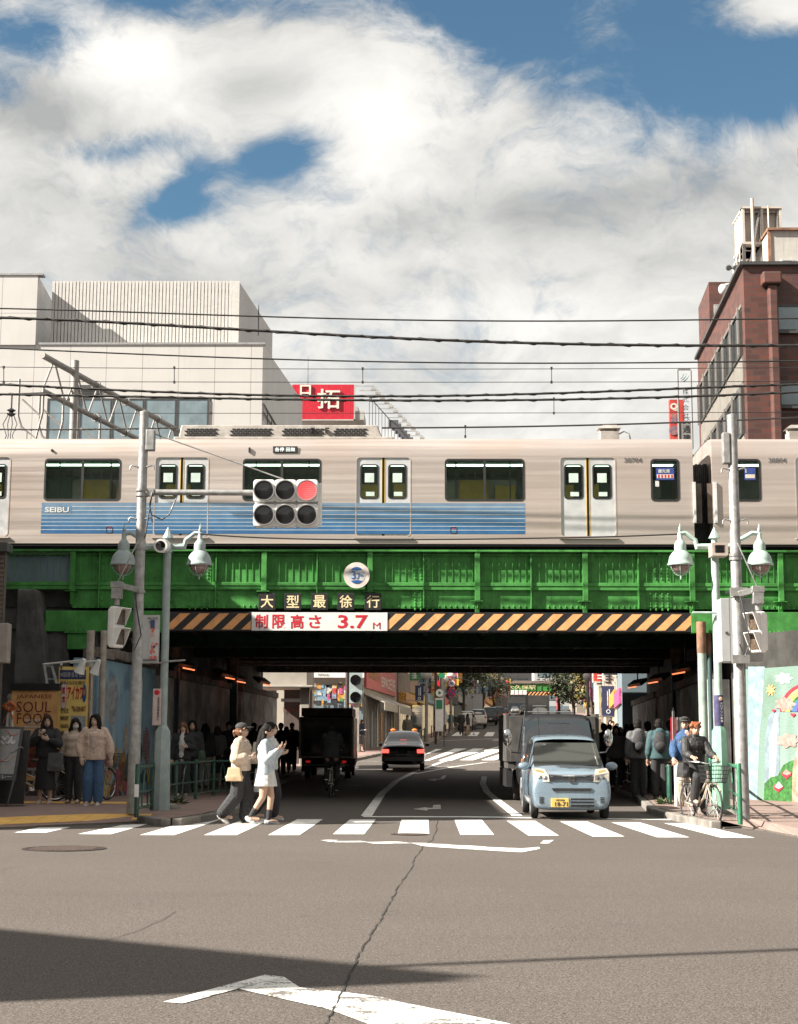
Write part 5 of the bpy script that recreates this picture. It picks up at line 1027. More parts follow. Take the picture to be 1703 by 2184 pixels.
# twin street lamps
def twin(label, x, ybase, Yd, xl_, xr_, mat, zb, ytop=1178, wrap=None):
    b = W(x, ybase, Yd); t = thing('street_lamp', label, 'street lamp', (b.x, Yd, zb), 'twin headed street lamps'); zf = lambda y: W(x, y, Yd).z
    r = px(8.5, Yd); rb = px(19, Yd); mb = MB(); zt_ = zf(ytop); o8 = 8
    mb.lathe((b.x, Yd, zb), [(rb, 0), (rb * .85, zf(1560) - zb), (r * 1.05, zf(1548) - zb)], 8); mb.build('base', mat, t, ang=30)
    mb = MB(); mb.lathe((b.x, Yd, zf(1549)), [(r, 0), (r * .95, zt_ - zf(1549)), (r * 1.3, zt_ - zf(1549)), (r * 1.3, zt_ - zf(1549) + .1), (.001, zt_ - zf(1549) + .12)], 14)
    zc_ = zf(1166); mb.tube([(b.x, Yd, zt_), (b.x, Yd, zf(1150)), (b.x, Yd, zf(1148)), (b.x, Yd, zf(1138)), (b.x, Yd, zf(1124))], [.06, .05, .10, .06, .004], 8); mb.build('post', mat, t)
    for xe in (xl_, xr_):
        e = W(xe, 1140, Yd); s_ = 1 if e.x > b.x else -1; d = abs(e.x - b.x); mb = MB()
        mb.tube([(b.x, Yd, zc_), (b.x + s_ * d * .52, Yd, zc_)], .055, 8); mb.tube([(b.x + s_ * d * .5, Yd, zc_ - .04), (b.x + s_ * d * .56, Yd, zc_ + .12), (b.x + s_ * d * .68, Yd, zf(1146)), (b.x + s_ * d * .84, Yd, zf(1137)), (e.x, Yd, zf(1138))], .04, 8)
        mb.bx(min(b.x, b.x + s_ * d * .55), max(b.x, b.x + s_ * d * .55), Yd - .03, Yd + .03, zc_ - .05, zc_ + .02); mb.build('arm', mat, t)
        k = px(1, Yd); mb = MB(); prof = [(.001, 1116), (2.4, 1126), (4, 1131), (2.6, 1135), (5.2, 1137), (5.2, 1150), (6.5, 1152), (9, 1155), (12, 1160), (12.6, 1164), (12.6, 1175), (15, 1177), (19, 1181), (23, 1187), (25.2, 1194), (25.8, 1200), (28, 1203), (27.6, 1206), (24, 1206.5)]
        mb.lathe((e.x, Yd, 0), [(p[0] * k, zf(p[1])) for p in prof], 24); sh_ = mb.build('lamp_shade', mat, t)
        mb = MB(); mb.ell((e.x, Yd, zf(1204)), (k * 20, k * 20, k * 20), None, 18, 10, 0, .5, 1.); mb.build('globe', GLB, t)
        mb = MB()
        for j in range(3):
            an_ = math.pi * j / 3 + .3; mb.tube([(e.x + k * 23 * math.cos(an_) * math.cos(u), Yd + k * 23 * math.sin(an_) * math.cos(u), zf(1205) - k * 23 * math.sin(u)) for u in [math.pi * i / 12 for i in range(13)]], .007, 5)
        mb.tube([(e.x, Yd, zf(1226)), (e.x, Yd, zf(1231)), (e.x, Yd, zf(1237))], [.008, .02, .003], 6); mb.build('wire_guard', mat, t)
    return t, b, r, zf
lt, lb_, lr, lzf = twin('grey twin headed street lamp behind the left signal pole', 343, 1727, 27.2, 265, 427, LAMPG, .12)
LAMPB = M('lamp_base_green', (.20, .40, .29), .5, 0, .15, 5, streak=.2)
rt, rb_, rr3, rzf = twin('mint green twin headed street lamp beside the right signal pole', 1540, 1731, 26.8, 1451, 1620, LAMPW, .1)
[c for c in rt.children if c.name.startswith('base')][0].data.materials[0] = LAMPB
# camera on the lamps
q = W(343, 1164, 26.9); cv = thing('security_camera', 'white round tube camera on the left street lamp', 'security camera', tuple(q)); mb = MB(); rc = px(15, 27); mb.lathe(q, [(rc * .72, -.02), (rc, -.02), (rc, .34), (.001, .36)], 20, axis=(.05, 1, .1)); mb.build('tube_housing', WHT, cv); MB().lathe(q, [(.001, .05), (rc * .72, .0)], 20, axis=(.05, 1, .1)).build('lens', LENS, cv)
q = W(1537, 1171, 26.4); cv = thing('security_camera', 'beige boxy camera on the right street lamp', 'security camera', tuple(q)); mb = MB(); h = px(17, 26.5); mb.ring([(q.x + p[0], q.y, q.z + p[1]) for p in rrect(-h, h, -h * .82, h * .82, .03)], [(q.x + p[0], q.y, q.z + p[1]) for p in rrect(-h * .68, h * .68, -h * .52, h * .52, .02)], (0, .02, 0)); mb.bx(q.x - h, q.x + h, q.y + .021, q.y + .36, q.z - h * .82, q.z + h * .82); mb.build('box_housing', M('beige_plastic', (.45, .38, .33), .5), cv); mb = MB(); mb.bx(q.x - h * .5, q.x + h * .5, q.y + .005, q.y + .02, q.z - h * .42, q.z + h * .42); mb.build('lens', LENS, cv)
# things fixed to the lamps: banner, sticker, wrap
bn = thing('banner', 'white hanging poster banner with red and blue drawing on the left street lamp', 'banner', tuple(W(318, 1410, 27.1))); a = rz(300, 1414, 339, 1312, 27.1)
mb = MB(); mb.bx(a[0], a[1], 27.09, 27.1, a[2], a[3]); mb.build('cloth', M('banner_white', (.50, .51, .52), .7, 0, .05), bn); mb = MB(); z_ = lzf(1306); mb.tube([(a[0], 27.1, a[3]), (lb_.x, 27.1, a[3])], .015, 6); mb.tube([(lb_.x, 27.1, a[3] + .02), (W(398, 1304, 27.1).x, 27.1, a[3] + .05)], .018, 6); mb.build('hanger_rod', GALV, bn)
pc = rz(320, 1400, 337, 1342, 27.08); mb = MB(); r3 = random.Random(5)
mb.bx(pc[0], pc[1], 27.083, 27.086, pc[2], pc[3], 3)
for i in range(16): mb.prism(blob2(0, 0, r3.uniform(.015, .04), r3.uniform(.015, .05), 10), (r3.uniform(pc[0] + .03, pc[1] - .03), 27.082 - .0004 * i, pc[2] + .05 + (pc[3] - pc[2] - .1) * r3.random()), X, Z, (0, -.0004, 0), (0, 0, 1, 2)[r3.randrange(4)])
mb.bx(pc[0] + .01, pc[0] + .08, 27.074, 27.0755, pc[2] + .02, pc[2] + .16, 1); mb.build('drawing', [M('print_coral', (.65, .16, .12), .6), M('print_navy', (.04, .07, .2), .6), M('print_pink', (.7, .4, .4), .6), M('print_paper', (.6, .6, .6), .6)], bn)
text('OKUBO', 1, (W(324, 1327, 27.07).x, 27.08, W(324, 1327, 27.07).z), X, Z, INK, 'lettering', bn, fit=(px(14, 27), px(4, 27))); text('の地「大久保」', 1, (W(326, 1321, 27.07).x, 27.08, W(326, 1319, 27.07).z), X, Z, INK, 'lettering', bn, fit=(px(22, 27), px(5, 27)))
text('商店街振興組合', 1, (W(320, 1408, 27.07).x, 27.08, W(320, 1408, 27.07).z), X, Z, INK, 'lettering', bn, fit=(px(30, 27), px(5, 27)))
st = thing('sticker_sign', 'pale pink vertical notice with black writing wrapped on the left lamp post', 'notice', tuple(W(335, 1547, 27))); Yk = 27.2 - lr - .012; a = rz(327, 1547, 343, 1469, Yk); mb = MB(); mb.bx(a[0], a[1], Yk, Yk + .006, a[2], a[3]); mb.build('sheet', M('pale_pink_print', (.60, .48, .47), .6, 0, .08, 9), st)
for i, ch in enumerate('歩道の混雑緩和に'): text(ch, 1, (W(338, 1500, Yk).x, Yk - .002, W(338, 1490 + 6.3 * i, Yk).z), X, Z, INK, 'lettering', st, fit=(px(5, 27), px(5, 27)))
mb = MB(); mb.ell(W(335, 1477, Yk - .004), (.05, .004, .045)); mb.build('red_emblem', RED, st)
wr = thing('post_wrap', 'dark purple cloth wrap with white kana on the right lamp post', 'banner', tuple(W(1540, 1560, 26.6))); mb = MB(); mb.lathe((rb_.x, 26.8, rzf(1562)), [(rr3 * 1.08, 0), (rr3 * 1.18, .3), (rr3 * 1.1, rzf(1483) - rzf(1562))], 14); mb.build('cloth', M('wrap_purple', (.05, .045, .12), .8, 0, .3, 6), wr)
for i, ch in enumerate('クリアソン新宿'): text(ch, 1, (rb_.x + .03, 26.8 - rr3 * 1.2, rzf(1501 + 6.2 * i)), X, Z, TWHT, 'lettering', wr, fit=(px(4.6, 27), px(4.6, 27)))
mb = MB(); mb.ell((rb_.x + .02, 26.8 - rr3 * 1.17, rzf(1491)), (.035, .006, .035)); mb.build('emblem', M('emblem_tan', (.5, .36, .26), .6), wr)
mb = MB(); zz = rzf(1308); mb.tube([(rb_.x, 26.7, zz), (W(1478, 1308, 26.7).x, 26.7, zz)], .02, 7); mb.build('banner_rod', LAMPW, rt); 
# cabinet behind the left lamp
cbt = thing('utility_cabinet', 'pale green grey utility cabinet with louvres behind the left street lamp', 'cabinet', tuple(W(330, 1715, 27.9))); a = rz(299, 1722, 362, 1548, 27.9); mb = MB(); mb.bx(a[0], a[1], 27.9, 28.5, .1, a[3]); mb.build('case', M('cabinet_green', (.52, .56, .45), .55, 0, .1, 3, streak=.35), cbt, bevel=.015)
mb = MB()
for x0_, x1_ in ((303, 318), (345, 359)):
    for i in range(14): p_ = W(x0_, 1562 + 4 * i, 27.88); q_ = W(x1_, 1562 + 4 * i, 27.88); mb.bx(p_.x, q_.x, 27.89, 27.9, p_.z, p_.z + .02)
mb.build('louvres', FRM, cbt); mb = MB(); mb.bx(a[0] - .02, a[1] + .02, 27.88, 28.52, a[3], a[3] + .04); mb.build('lid', MATS['cabinet_green'], cbt)
# guard fences
FGR = M('fence_dark_green', (.015, .075, .05), .4, 0, .2, 6, streak=.2); FGL = M('fence_green', (.03, .17, .09), .4, 0, .2, 6, streak=.2)
def fence(label, pts, hgt, mat, z=.12, arches=True, thick=.03):
    """kerb-side guard fence: posts at pts (x, y), three rails and the small hoops between them"""
    c = pts[len(pts) // 2]; t = thing('guard_fence', label, 'fence', (c[0], c[1], z))
    for i, (x, y) in enumerate(pts):
        mb = MB(); e = zr(y); mb.lathe((x, y, z + e - .02), [(thick * 1.25, 0), (thick * 1.25, hgt + .04), (thick, hgt + .06), (.001, hgt + .06)], 10); mb.build('post', mat, t)
    mb = MB()
    for k, h in enumerate((hgt - .02, hgt * .46, hgt * .14)):
        for a, b in zip(pts, pts[1:]): mb.tube([(a[0], a[1], z + zr(a[1]) + h), (b[0], b[1], z + zr(b[1]) + h)], thick * (.95 if k == 0 else .6), 8)
    mb.build('rail', mat, t)
    if arches:
        mb = MB()
        for a, b in zip(pts, pts[1:]):
            A, B = V((a[0], a[1], z + zr(a[1]))), V((b[0], b[1], z + zr(b[1])))
            for f in (.5,):
                q = A.lerp(B, f); d = (B - A) * .18; h0, h1 = hgt * .46, hgt * .92
                mb.tube([q - d + Z * (hgt * .14), q - d * .9 + Z * h0, q - d * .45 + Z * (h0 + (h1 - h0) * .75), q + Z * h1, q + d * .45 + Z * (h0 + (h1 - h0) * .75), q + d * .9 + Z * h0, q + d + Z * (hgt * .14)], thick * .5, 6)
        mb.build('hoops', mat, t)
    return t
gp = lambda x, y, z=.12: tuple(G(x, y, z)[:2])
fence('dark green guard fence curving from the left signal pole into the underpass', [gp(291, 1741), gp(324, 1729), gp(374, 1712), gp(417, 1705), gp(455, 1697)] + [(-4.4, 35.5), (-4.55, 38), (-4.68, 41), (-4.76, 44), (-4.8, 47)], .78, FGR)
fence('green guard fence between the right lane and the crowd in the underpass', [gp(1430, 1714), (gp(1430, 1714)[0] + .08, 32.2), (5.3, 34.6), (5.4, 37.2), (5.55, 40), (5.7, 43), (5.85, 46), (6.05, 50), (6.25, 54)], .72, FGR)
fence('bright green short guard fence beside the right signal pole', [gp(1580, 1756, .1), gp(1546, 1722, .1), gp(1518, 1706, .1)], .86, FGL, .1)
mb = MB(); q = W(1581, 1690, 22.7); mb.bx(q.x - .03, q.x + .03, 22.78, 22.785, q.z - .35, q.z + .3); 
nt = thing('notice_strip', 'white sticker strip with handwriting on the near left fence post', 'notice', tuple(W(291, 1672, 24.4))); q = gp(291, 1741); mb = MB(); mb.bx(q[0] - .035, q[0] + .035, q[1] - .046, q[1] - .042, .42, .62); mb.build('sheet', WHT, nt); 
# kerb blocks at the right corner
for x, y, lb, s_ in ((1549, 1753, 'weathered rounded kerb block beside the bicycle front wheel', 1), (1512, 1748, 'flat chipped kerb block behind the bicycle wheels', .8), (352, 1741, 'rounded end kerb block at the left corner below the fence', 1.1)):
    c = G(x, y); t = thing('kerb_block', lb, 'kerb block', tuple(c)); mb = MB(); mb.hexa([c + V(p) for p in ((-.3 * s_, -.12, 0), (.3 * s_, -.12, 0), (.3 * s_, .3, 0), (-.3 * s_, .3, 0), (-.2 * s_, -.02, .2), (.16 * s_, -.02, .2), (.2 * s_, .26, .2), (-.2 * s_, .26, .2))]); mb.build('stone', M('kerb_stone', ()), t, bevel=.05)
# red framed road sign behind the cyclist
rs_ = thing('red_framed_sign', 'narrow vertical red framed notice on a pale post by the right fence', 'sign', tuple(G(1448, 1722, .1))); p_ = G(1444, 1722, .1); Yv = p_.y
mb = MB(); mb.tube([(p_.x, Yv, .1), (p_.x, Yv, W(1444, 1532, Yv).z)], .035, 8); mb.build('post', WHT, rs_); a = rz(1431, 1608, 1444, 1530, Yv - .05); mb = MB(); mb.bx(a[0], a[1], Yv - .05, Yv - .03, a[2], a[3]); mb.build('board', RED, rs_); mb = MB(); mb.bx(a[0] + .03, a[1] - .03, Yv - .055, Yv - .051, a[2] + .12, a[3] - .1); mb.build('paper', TWHT, rs_); mb = MB(); mb.bx((a[0] + a[1]) / 2 - .012, (a[0] + a[1]) / 2 + .012, Yv - .058, Yv - .0555, a[2] + .18, a[3] - .16); mb.build('print', INK, rs_); mb = MB(); a = rz(1446, 1600, 1457, 1530, Yv); mb.bx(a[0], a[1], Yv - .02, Yv + .1, a[2], a[3]); mb.build('side_box', M('dull_box', (.2, .2, .2), .6), rs_)
# plants growing at the kerb
def weed(x, y, label, s_=1., z=.12):
    c = G(x, y, z); t = thing('weed', label, 'weed', tuple(c)); mb = MB(); r4 = random.Random(int(x))
    for i in range(60):
        a_ = r4.uniform(0, 6.3); L_ = r4.uniform(.08, .26) * s_; d = V((math.cos(a_), math.sin(a_) * .6, r4.uniform(.3, 1.4))).normalized(); p0 = c + V((r4.uniform(-.2, .2), r4.uniform(-.1, .1), 0)) * s_; q_ = d.cross(Z).normalized() * .02 * s_
        mb.add([p0, p0 + d * L_ * .5 + q_, p0 + d * L_ - Z * .03, p0 + d * L_ * .5 - q_], [(0, 1, 2, 3)])
    mb.build('leaves', M('weed_green', (.07, .11, .03), .7, 0, .4, 20), t)
weed(369, 1716, 'low green weeds under the left guard fence'); weed(1420, 1716, 'low green weeds at the foot of the right fence end', .9)
# ================================================================ left corner: signs, board, bicycles
Yz = 32.2
def zz_(y, Yd=Yz): return W(60, y, Yd).z
sf = thing('poster_sign', 'brown JAPANESE SOUL FOOD poster stand with a black top bar', 'sign', tuple(G(72, 1702, .12))); a = rz(26, 1665, 117, 1474, Yz); mb = MB(); mb.bx(a[0] - .02, a[1] + .03, Yz, Yz + .12, .3, a[3]); mb.bx(a[0] + .0, a[0] + .05, Yz + .01, Yz + .1, .12, .3); mb.bx(a[1] - .05, a[1], Yz + .01, Yz + .1, .12, .3); mb.build('frame', FRM, sf, bevel=.01)
mb = MB(); mb.bx(a[0], a[1], Yz - .012, Yz - .002, zz_(1665), zz_(1472)); mb.build('poster', M('poster_brown', (.66, .36, .14), .6, 0, .18, 3, streak=.05), sf); mb = MB(); mb.bx(a[0] - .02, a[1] + .03, Yz - .05, Yz + .14, zz_(1473), zz_(1458)); mb.build('top_bar', BLKP, sf)
MAR = M('maroon_print', (.18, .025, .02), .6)
def serif(s, x, y, wd, ht): return text(s, 1, (W(x, y, Yz - .015).x, Yz - .014, zz_(y)), X, Z, MAR, 'lettering', sf, fit=(px(wd, Yz), px(ht, Yz)))
serif('JAPANESE', 73, 1487, 76, 11); serif('SOUL', 72, 1508, 74, 23); serif('FOOD', 73, 1533, 74, 23)
mb = MB(); 
for i in range(9):
    for j in range(4): q = W(54 + 4.2 * i + r3.uniform(-1, 1), 1536 + 7 * j, Yz - .016); mb.bx(q.x - .012, q.x + .014, Yz - .018, Yz - .0155, q.z - .02, q.z + .018)
mb.build('small_print', TWHT, sf)
mb = MB(); q = W(68, 1610, Yz); mb.lathe((q.x, Yz - .014, q.z), [(.001, 0), (.44, 0), (.44, -.004), (.001, -.004)], 26, 0, axis=(0, 1, 0)); mb.lathe((q.x, Yz - .019, q.z + .05), [(.001, 0), (.32, 0), (.32, -.003), (.001, -.003)], 22, 1, axis=(0, 1, 0))
mb.build('picture_bowl', [M('bowl_grey', (.28, .28, .28), .5), M('stew_brown', (.12, .025, .015), .5, 0, .6, 14)], sf); text('上等カ', 1, (W(62, 1649, Yz).x, Yz - .014, zz_(1649)), X, Z, INK, 'lettering', sf, fit=(px(40, Yz), px(12, Yz)), bold=.02)
# yellow pawn shop sign with two spotlights
Yy = 32.5; ys_ = thing('pawn_shop_sign', 'tall yellow pawn shop sign with red katakana and a blue top panel', 'sign', tuple(G(155, 1700, .12))); a = rz(126, 1598, 184, 1422, Yy); mb = MB(); mb.bx(a[0] - .05, a[0], Yy - .02, Yy + .12, .12, a[3] + .06); mb.bx(a[0], a[1] + .03, Yy + .02, Yy + .1, a[2], a[3]); mb.build('frame', MATS['rust_and_lit_steel'], ys_)
mb = MB(); mb.bx(a[0], a[1], Yy, Yy + .02, a[2], a[3]); mb.build('panel', M('sign_yellow', (.86, .64, .20), .55, 0, .08, 3, streak=.08), ys_)
def yt(s, x, y, wd, ht, m_=INK, bold=.02): return text(s, 1, (W(x, y, Yy).x, Yy - .008, W(150, y, Yy).z), X, Z, m_, 'lettering', ys_, fit=(px(wd, Yy), px(ht, Yy)), bold=bold)
mb = MB(); q = rz(128, 1449, 183, 1429, Yy); mb.bx(q[0], q[1], Yy - .005, Yy - .001, q[2], q[3]); mb.build('top_panel', M('sign_navy', (.03, .05, .16), .5), ys_)
yt('1949年創業の実績・信頼、安心・安全です。', 155, 1439, 52, 11, TWHT, 0); yt('貴金属・時計・ブランド品・宝石・金券・お預かりします', 155, 1456, 53, 9, INK, 0); yt('アイカワ', 161, 1478, 34, 29, RED, .03)
mb = MB(); q = W(136, 1483, Yy); mb.prism([(p[0], p[1]) for p in rrect(-.05, .05, -.27, .27, .05)], (q.x, Yy - .004, q.z), X, Z, (0, .003, 0)); mb.prism([(p[0], p[1]) for p in rrect(-.058, .058, -.28, .28, .055)], (q.x, Yy - .002, q.z), X, Z, (0, .0015, 0), 1); mb.build('oval_patch', [TWHT, RED], ys_)
for i, ch in enumerate('質店'): yt(ch, 136, 1473 + 19 * i, 7, 15, RED, .02)
mb = MB(); q = W(180, 1479, Yy); mb.ell((q.x, Yy - .004, q.z), (.045, .004, .19)); mb.ell((q.x, Yy - .006, q.z + .02), (.025, .006, .07), mi=1); mb.build('portrait_oval', [BLUE, M('portrait_tan', (.4, .22, .14), .6)], ys_)
yt('℡03-3209-8877', 168, 1512, 30, 12, MAR, .01)
for s, y, ht in (('전당포', 1516, 11), ('PAWN SHOP', 1532, 10), ('โรงรับจำนำ', 1548, 10), ('當店', 1564, 10)): yt(s, 138, y, 17, ht, INK, .01)
mb = MB(); q = rz(151, 1558, 182, 1527, Yy); mb.bx(q[0], q[1], Yy - .004, Yy - .001, q[2], q[3]); mb.build('map_patch', M('patch_grey', (.34, .36, .38), .6, 0, .2, 12), ys_); mb = MB(); q = W(134, 1592, Yy); mb.prism([(-.06, -.1), (.14, -.1), (.02, .14)], (q.x, Yy - .004, q.z), X, Z, (0, .003, 0)); mb.build('red_triangle', RED, ys_)
sl_ = thing('spotlight_bracket', 'white arm with two cone spotlights above the yellow sign', 'spotlight', tuple(W(130, 1418, Yy - .3))); mb = MB(); p0 = W(92, 1417, Yy - .3); p1 = W(180, 1408, Yy - .5); p2 = W(215, 1409, Yy - .4); mb.tube([p0, p1], .02, 7); mb.tube([W(150, 1414, Yy - .3), p2], .018, 7); mb.bar(W(131, 1416, Yy - .3), W(131, 1424, Yy), .04, .05); mb.build('arm', WHT, sl_)
for p_, s_ in ((W(176, 1416, Yy - .55), 1.), (W(208, 1418, Yy - .45), .9)):
    mb = MB(); ax = V((-.35, .15, -.9)).normalized(); mb.lathe(p_ - ax * .1, [(.001, -.02), (.05 * s_, 0), (.065 * s_, .1), (.07 * s_, .16), (.10 * s_, .24), (.115 * s_, .3)], 14, axis=ax); mb.build('lamp_head', WHT, sl_); mb = MB(); mb.lathe(p_ - ax * .1, [(.001, .27), (.1 * s_, .285)], 14, axis=ax); mb.build('reflector', STL, sl_)
# A-frame menu board, ribbon stand, bollard, ladder, hut
Ya_ = 28.6; ab = thing('menu_board', 'black framed A-board menu with photo and white brush writing at the left edge', 'sign board', tuple(G(10, 1706, .12))); zab = lambda y: W(20, y, Ya_).z
tl = V((W(-45, 1548, Ya_ + .12).x, Ya_ + .16, zab(1548))); tr = V((W(46, 1549, Ya_).x, Ya_ + .16, zab(1550))); bl = V((W(-60, 1665, Ya_).x, Ya_ - .1, zab(1663))); br2 = V((W(32, 1666, Ya_).x, Ya_ - .1, zab(1665)))
U_ = (tr - tl).normalized(); Vv_ = (tl - bl).normalized(); wl_ = (tr - tl).length; hl_ = (tl - bl).length; N_ = U_.cross(Vv_)
mb = MB(); mb.prism([(0, 0), (wl_, 0), (wl_, hl_), (0, hl_)], bl, U_, Vv_, -N_ * .05); mb.tube([br2, V((br2.x - .08, Ya_ - .2, .12))], .025, 6); mb.tube([bl, V((bl.x, Ya_ - .2, .12))], .025, 6)
mb.build('board_frame', FRM, ab, bevel=.008); mb = MB(); mb.prism([(.05, .12), (wl_ - .05, .12), (wl_ - .05, hl_ - .05), (.05, hl_ - .05)], bl + N_ * .002, U_, Vv_, N_ * .004); mb.build('photo_sheet', M('menu_photo', (.16, .17, .18), .35, 0, .7, 5, col2=(.34, .32, .3)), ab)
mb = MB()
for i in range(9): 
    u = .12 + .13 * (i % 5); v_ = .25 + .16 * (i // 2); mb.tube([bl + U_ * (u + .25 * s_) + Vv_ * (v_ + .06 * math.sin(5 * s_ + i)) + N_ * .008 for s_ in (0, .2, .4, .6, .8, 1.)], [.004, .014, .02, .016, .012, .004], 5, i % 3)
mb.build('noodle_swirls', [M('noodle_pale', (.42, .38, .33), .6), M('noodle_grey', (.25, .26, .26), .6), M('noodle_pink', (.45, .2, .2), .6)], ab)
text('うどん', .2, bl + U_ * (wl_ * .62) + Vv_ * (hl_ * .74) + N_ * .01, U_, Vv_, TWHT, 'lettering', ab, fit=(.42, .17), bold=.02); text('上等カレー', .2, bl + U_ * (wl_ * .6) + Vv_ * .07 + N_ * .004, U_, Vv_, TWHT, 'lettering', ab, fit=(.5, .08))
rb2 = [tl + U_ * .05 + V((0, .1, 0)), tr + V((0, .1, 0))]; mb = MB(); mb.prism([(0, 0), (wl_ - .05, 0), (wl_ - .0, hl_ + .35), (.05, hl_ + .35)], V((bl.x + .1, Ya_ + .35, .15)), X, V((.05, -.12, 1)).normalized(), (0, .04, 0)); mb.build('rear_panel', FRM, ab)
bo = thing('bollard', 'thin grey bollard post with a red band beside the menu board', 'bollard', tuple(G(50, 1701, .12))); q = G(50, 1702, .12); mb = MB(); mb.tube([q, (q.x, q.y, W(50, 1612, q.y).z)], .035, 10); mb.build('post', M('bollard_beige', (.33, .29, .27), .6, 0, .15, 5), bo); mb = MB(); mb.lathe(q + Z * .62, [(.037, 0), (.037, .05)], 10); mb.build('band', RED, bo)
ft = thing('flower_stand', 'stand with an orange ribbon bow behind the menu board', 'flower stand', tuple(G(24, 1690, .12))); q = W(22, 1512, 29.6); mb = MB()
for s_ in (-1, 1): mb.bar(q + V((s_ * .03, 0, 0)), (q.x + s_ * .12, 29.6, .14), .09, .03)
mb.build('legs', WHT, ft); mb = MB()
for i in range(10): an_ = i * .63; mb.ell(q + V((.09 * math.cos(an_), -.05, .06 * math.sin(an_) + .04)), (.06, .03, .035), Matrix.Rotation(an_, 3, 'Y'), 8, 5)
for s_ in (-1, 1): mb.bar(q + V((0, -.04, 0)), q + V((s_ * .12, -.06, -.28)), .05, .008)
mb.build('ribbon_bow', M('ribbon_orange', (.5, .13, .03), .5), ft)
ld = thing('step_ladder', 'small grey ladder leaning on the dark abutment above the poster', 'ladder', tuple(W(108, 1472, 33))); mb = MB(); la, lb2, lc, le_ = W(95, 1418, 33.4), W(104, 1478, 33), W(111, 1420, 33.4), W(127, 1478, 33); mb.bar(la, lb2, .05, .05, up=(0, 1, 0)); mb.bar(lc, le_, .05, .05, up=(0, 1, 0))
for f_ in (.02, .5, .97): mb.bar(la.lerp(lb2, f_), lc.lerp(le_, f_), .04, .05, up=(0, 1, 0))
mb.build('ladder_frame', STL, ld)
hu = thing('corrugated_hut', 'brown corrugated hut wall with a pale box cut by the left picture edge', 'building', tuple(W(0, 1700, 28.6))); xh = W(2, 1400, 28.4).x; mb = MB(); mb.bx(xh - 3, xh, 28.4, 28.55, .1, W(10, 1178, 28.4).z); mb.build('wall', M('hut_wall', (.10, .08, .07), .7), hu); mb = MB(); z = .15; zt4 = W(10, 1178, 28.4).z
while z < zt4 - .1: mb.bx(xh - 3, xh - .02, 28.365, 28.399, z, z + .06); z += .085
mb.build('slats', M('hut_slats', (.17, .13, .11), .6, 0, .15, 4), hu); mb = MB(); mb.bx(xh - 3.1, xh + .08, 28.2, 28.6, zt4, zt4 + .16); mb.build('eave', FRM, hu)
mb = MB(); a = rz(-60, 1415, 19, 1330, 28.25); mb.bx(a[0], a[1], 28.1, 28.36, a[2], a[3]); mb.build('pale_box', M('box_beige', (.36, .32, .29), .5), hu, bevel=.02)
# ================================================================ overhead wires and gantry
WIRE = M('wire_black', (.018, .017, .016), .6)
def wire(label, pts, Yd, r, twist=False, drop=None, Y2=None):
    q = [W(x, y, Yd + ((Y2 or Yd) - Yd) * (x + 60) / 1830) for x, y in pts]; t = thing('overhead_wire', label, 'wire', tuple(q[0])); P = []
    k = 90 if twist else 24
    for i in range(k + 1):                                            # smooth curve through the seen points
        x = pts[0][0] + (pts[-1][0] - pts[0][0]) * i / k; y = 0.
        for a in range(len(pts)):
            m_ = 1.
            for b_ in range(len(pts)):
                if a != b_: m_ *= (x - pts[b_][0]) / (pts[a][0] - pts[b_][0])
            y += pts[a][1] * m_
        P.append(W(x, y, Yd + ((Y2 or Yd) - Yd) * (x + 60) / 1830))
    mb = MB(); mb.tube(P, r, 6); mb.build('cable', WIRE, t)
    if twist:
        mb = MB(); mb.tube([p + V((0, math.cos(i * 1.9), math.sin(i * 1.9))) * r * 1.15 for i, p in enumerate(P)], r * .55, 5); mb.build('twisted_wrap', M('wire_wrap', (.035, .03, .028), .6), t)
    if drop:
        mb = MB()
        for x, y0, y1 in drop: a, b_ = W(x, y0, Yd), W(x, y1, Yd); mb.tube([a, b_], .012, 5); mb.box(a, (.05, .05, .06)); mb.box(b_, (.05, .05, .06))
        mb.build('dropper', WIRE, t)
wire('topmost smooth black wire crossing above the white building', [(-60, 656.5), (500, 673), (850, 682), (1300, 684), (1770, 678)], 34, .018)
wire('thick twisted black cable just below the topmost wire', [(-60, 676), (500, 702), (870, 722), (1300, 735), (1770, 737)], 33.5, .032, True)
wire('thin smooth wire above the catenary over the train', [(-60, 740), (500, 763), (850, 772), (1300, 774), (1770, 769)], 34.5, .018)
wire('upper thin catenary wire with four droppers over the near track', [(-60, 782), (850, 787), (1770, 783)], 37.4, .009, drop=[(8, 783, 815), (372, 784, 815), (774, 786, 815), (1177, 785, 815)])
wire('thin contact wire hanging below the upper catenary', [(-60, 813), (850, 815), (1770, 813)], 37.4, .009)
wire('upper of two crossing twisted cables over the train', [(-60, 817), (500, 841), (850, 845), (1200, 838), (1770, 818)], 33.2, .026, True)
wire('lower of two crossing twisted cables over the train', [(-60, 840), (500, 850), (850, 854), (1200, 852), (1770, 833)], 33, .026, True)
wire('lower thin catenary wire with droppers over the far track', [(-60, 881), (850, 881), (1770, 879)], 41.2, .009, drop=[(450, 853, 881), (1182, 850, 881)])
wire('short black feeder wire just above the train roof', [(815, 912.5), (1200, 908), (1770, 887)], 37.0, .022, drop=[(993, 909.5, 931)])
wire('bundle of black feeder cables above the train roof at the left', [(-60, 915), (150, 916), (380, 912)], 37.2, .02, True)
wire('thin black cable slung from lamp to lamp across the road', [(428, 1139), (560, 1147), (850, 1151), (1200, 1147), (1449, 1139)], 27.0, .014)
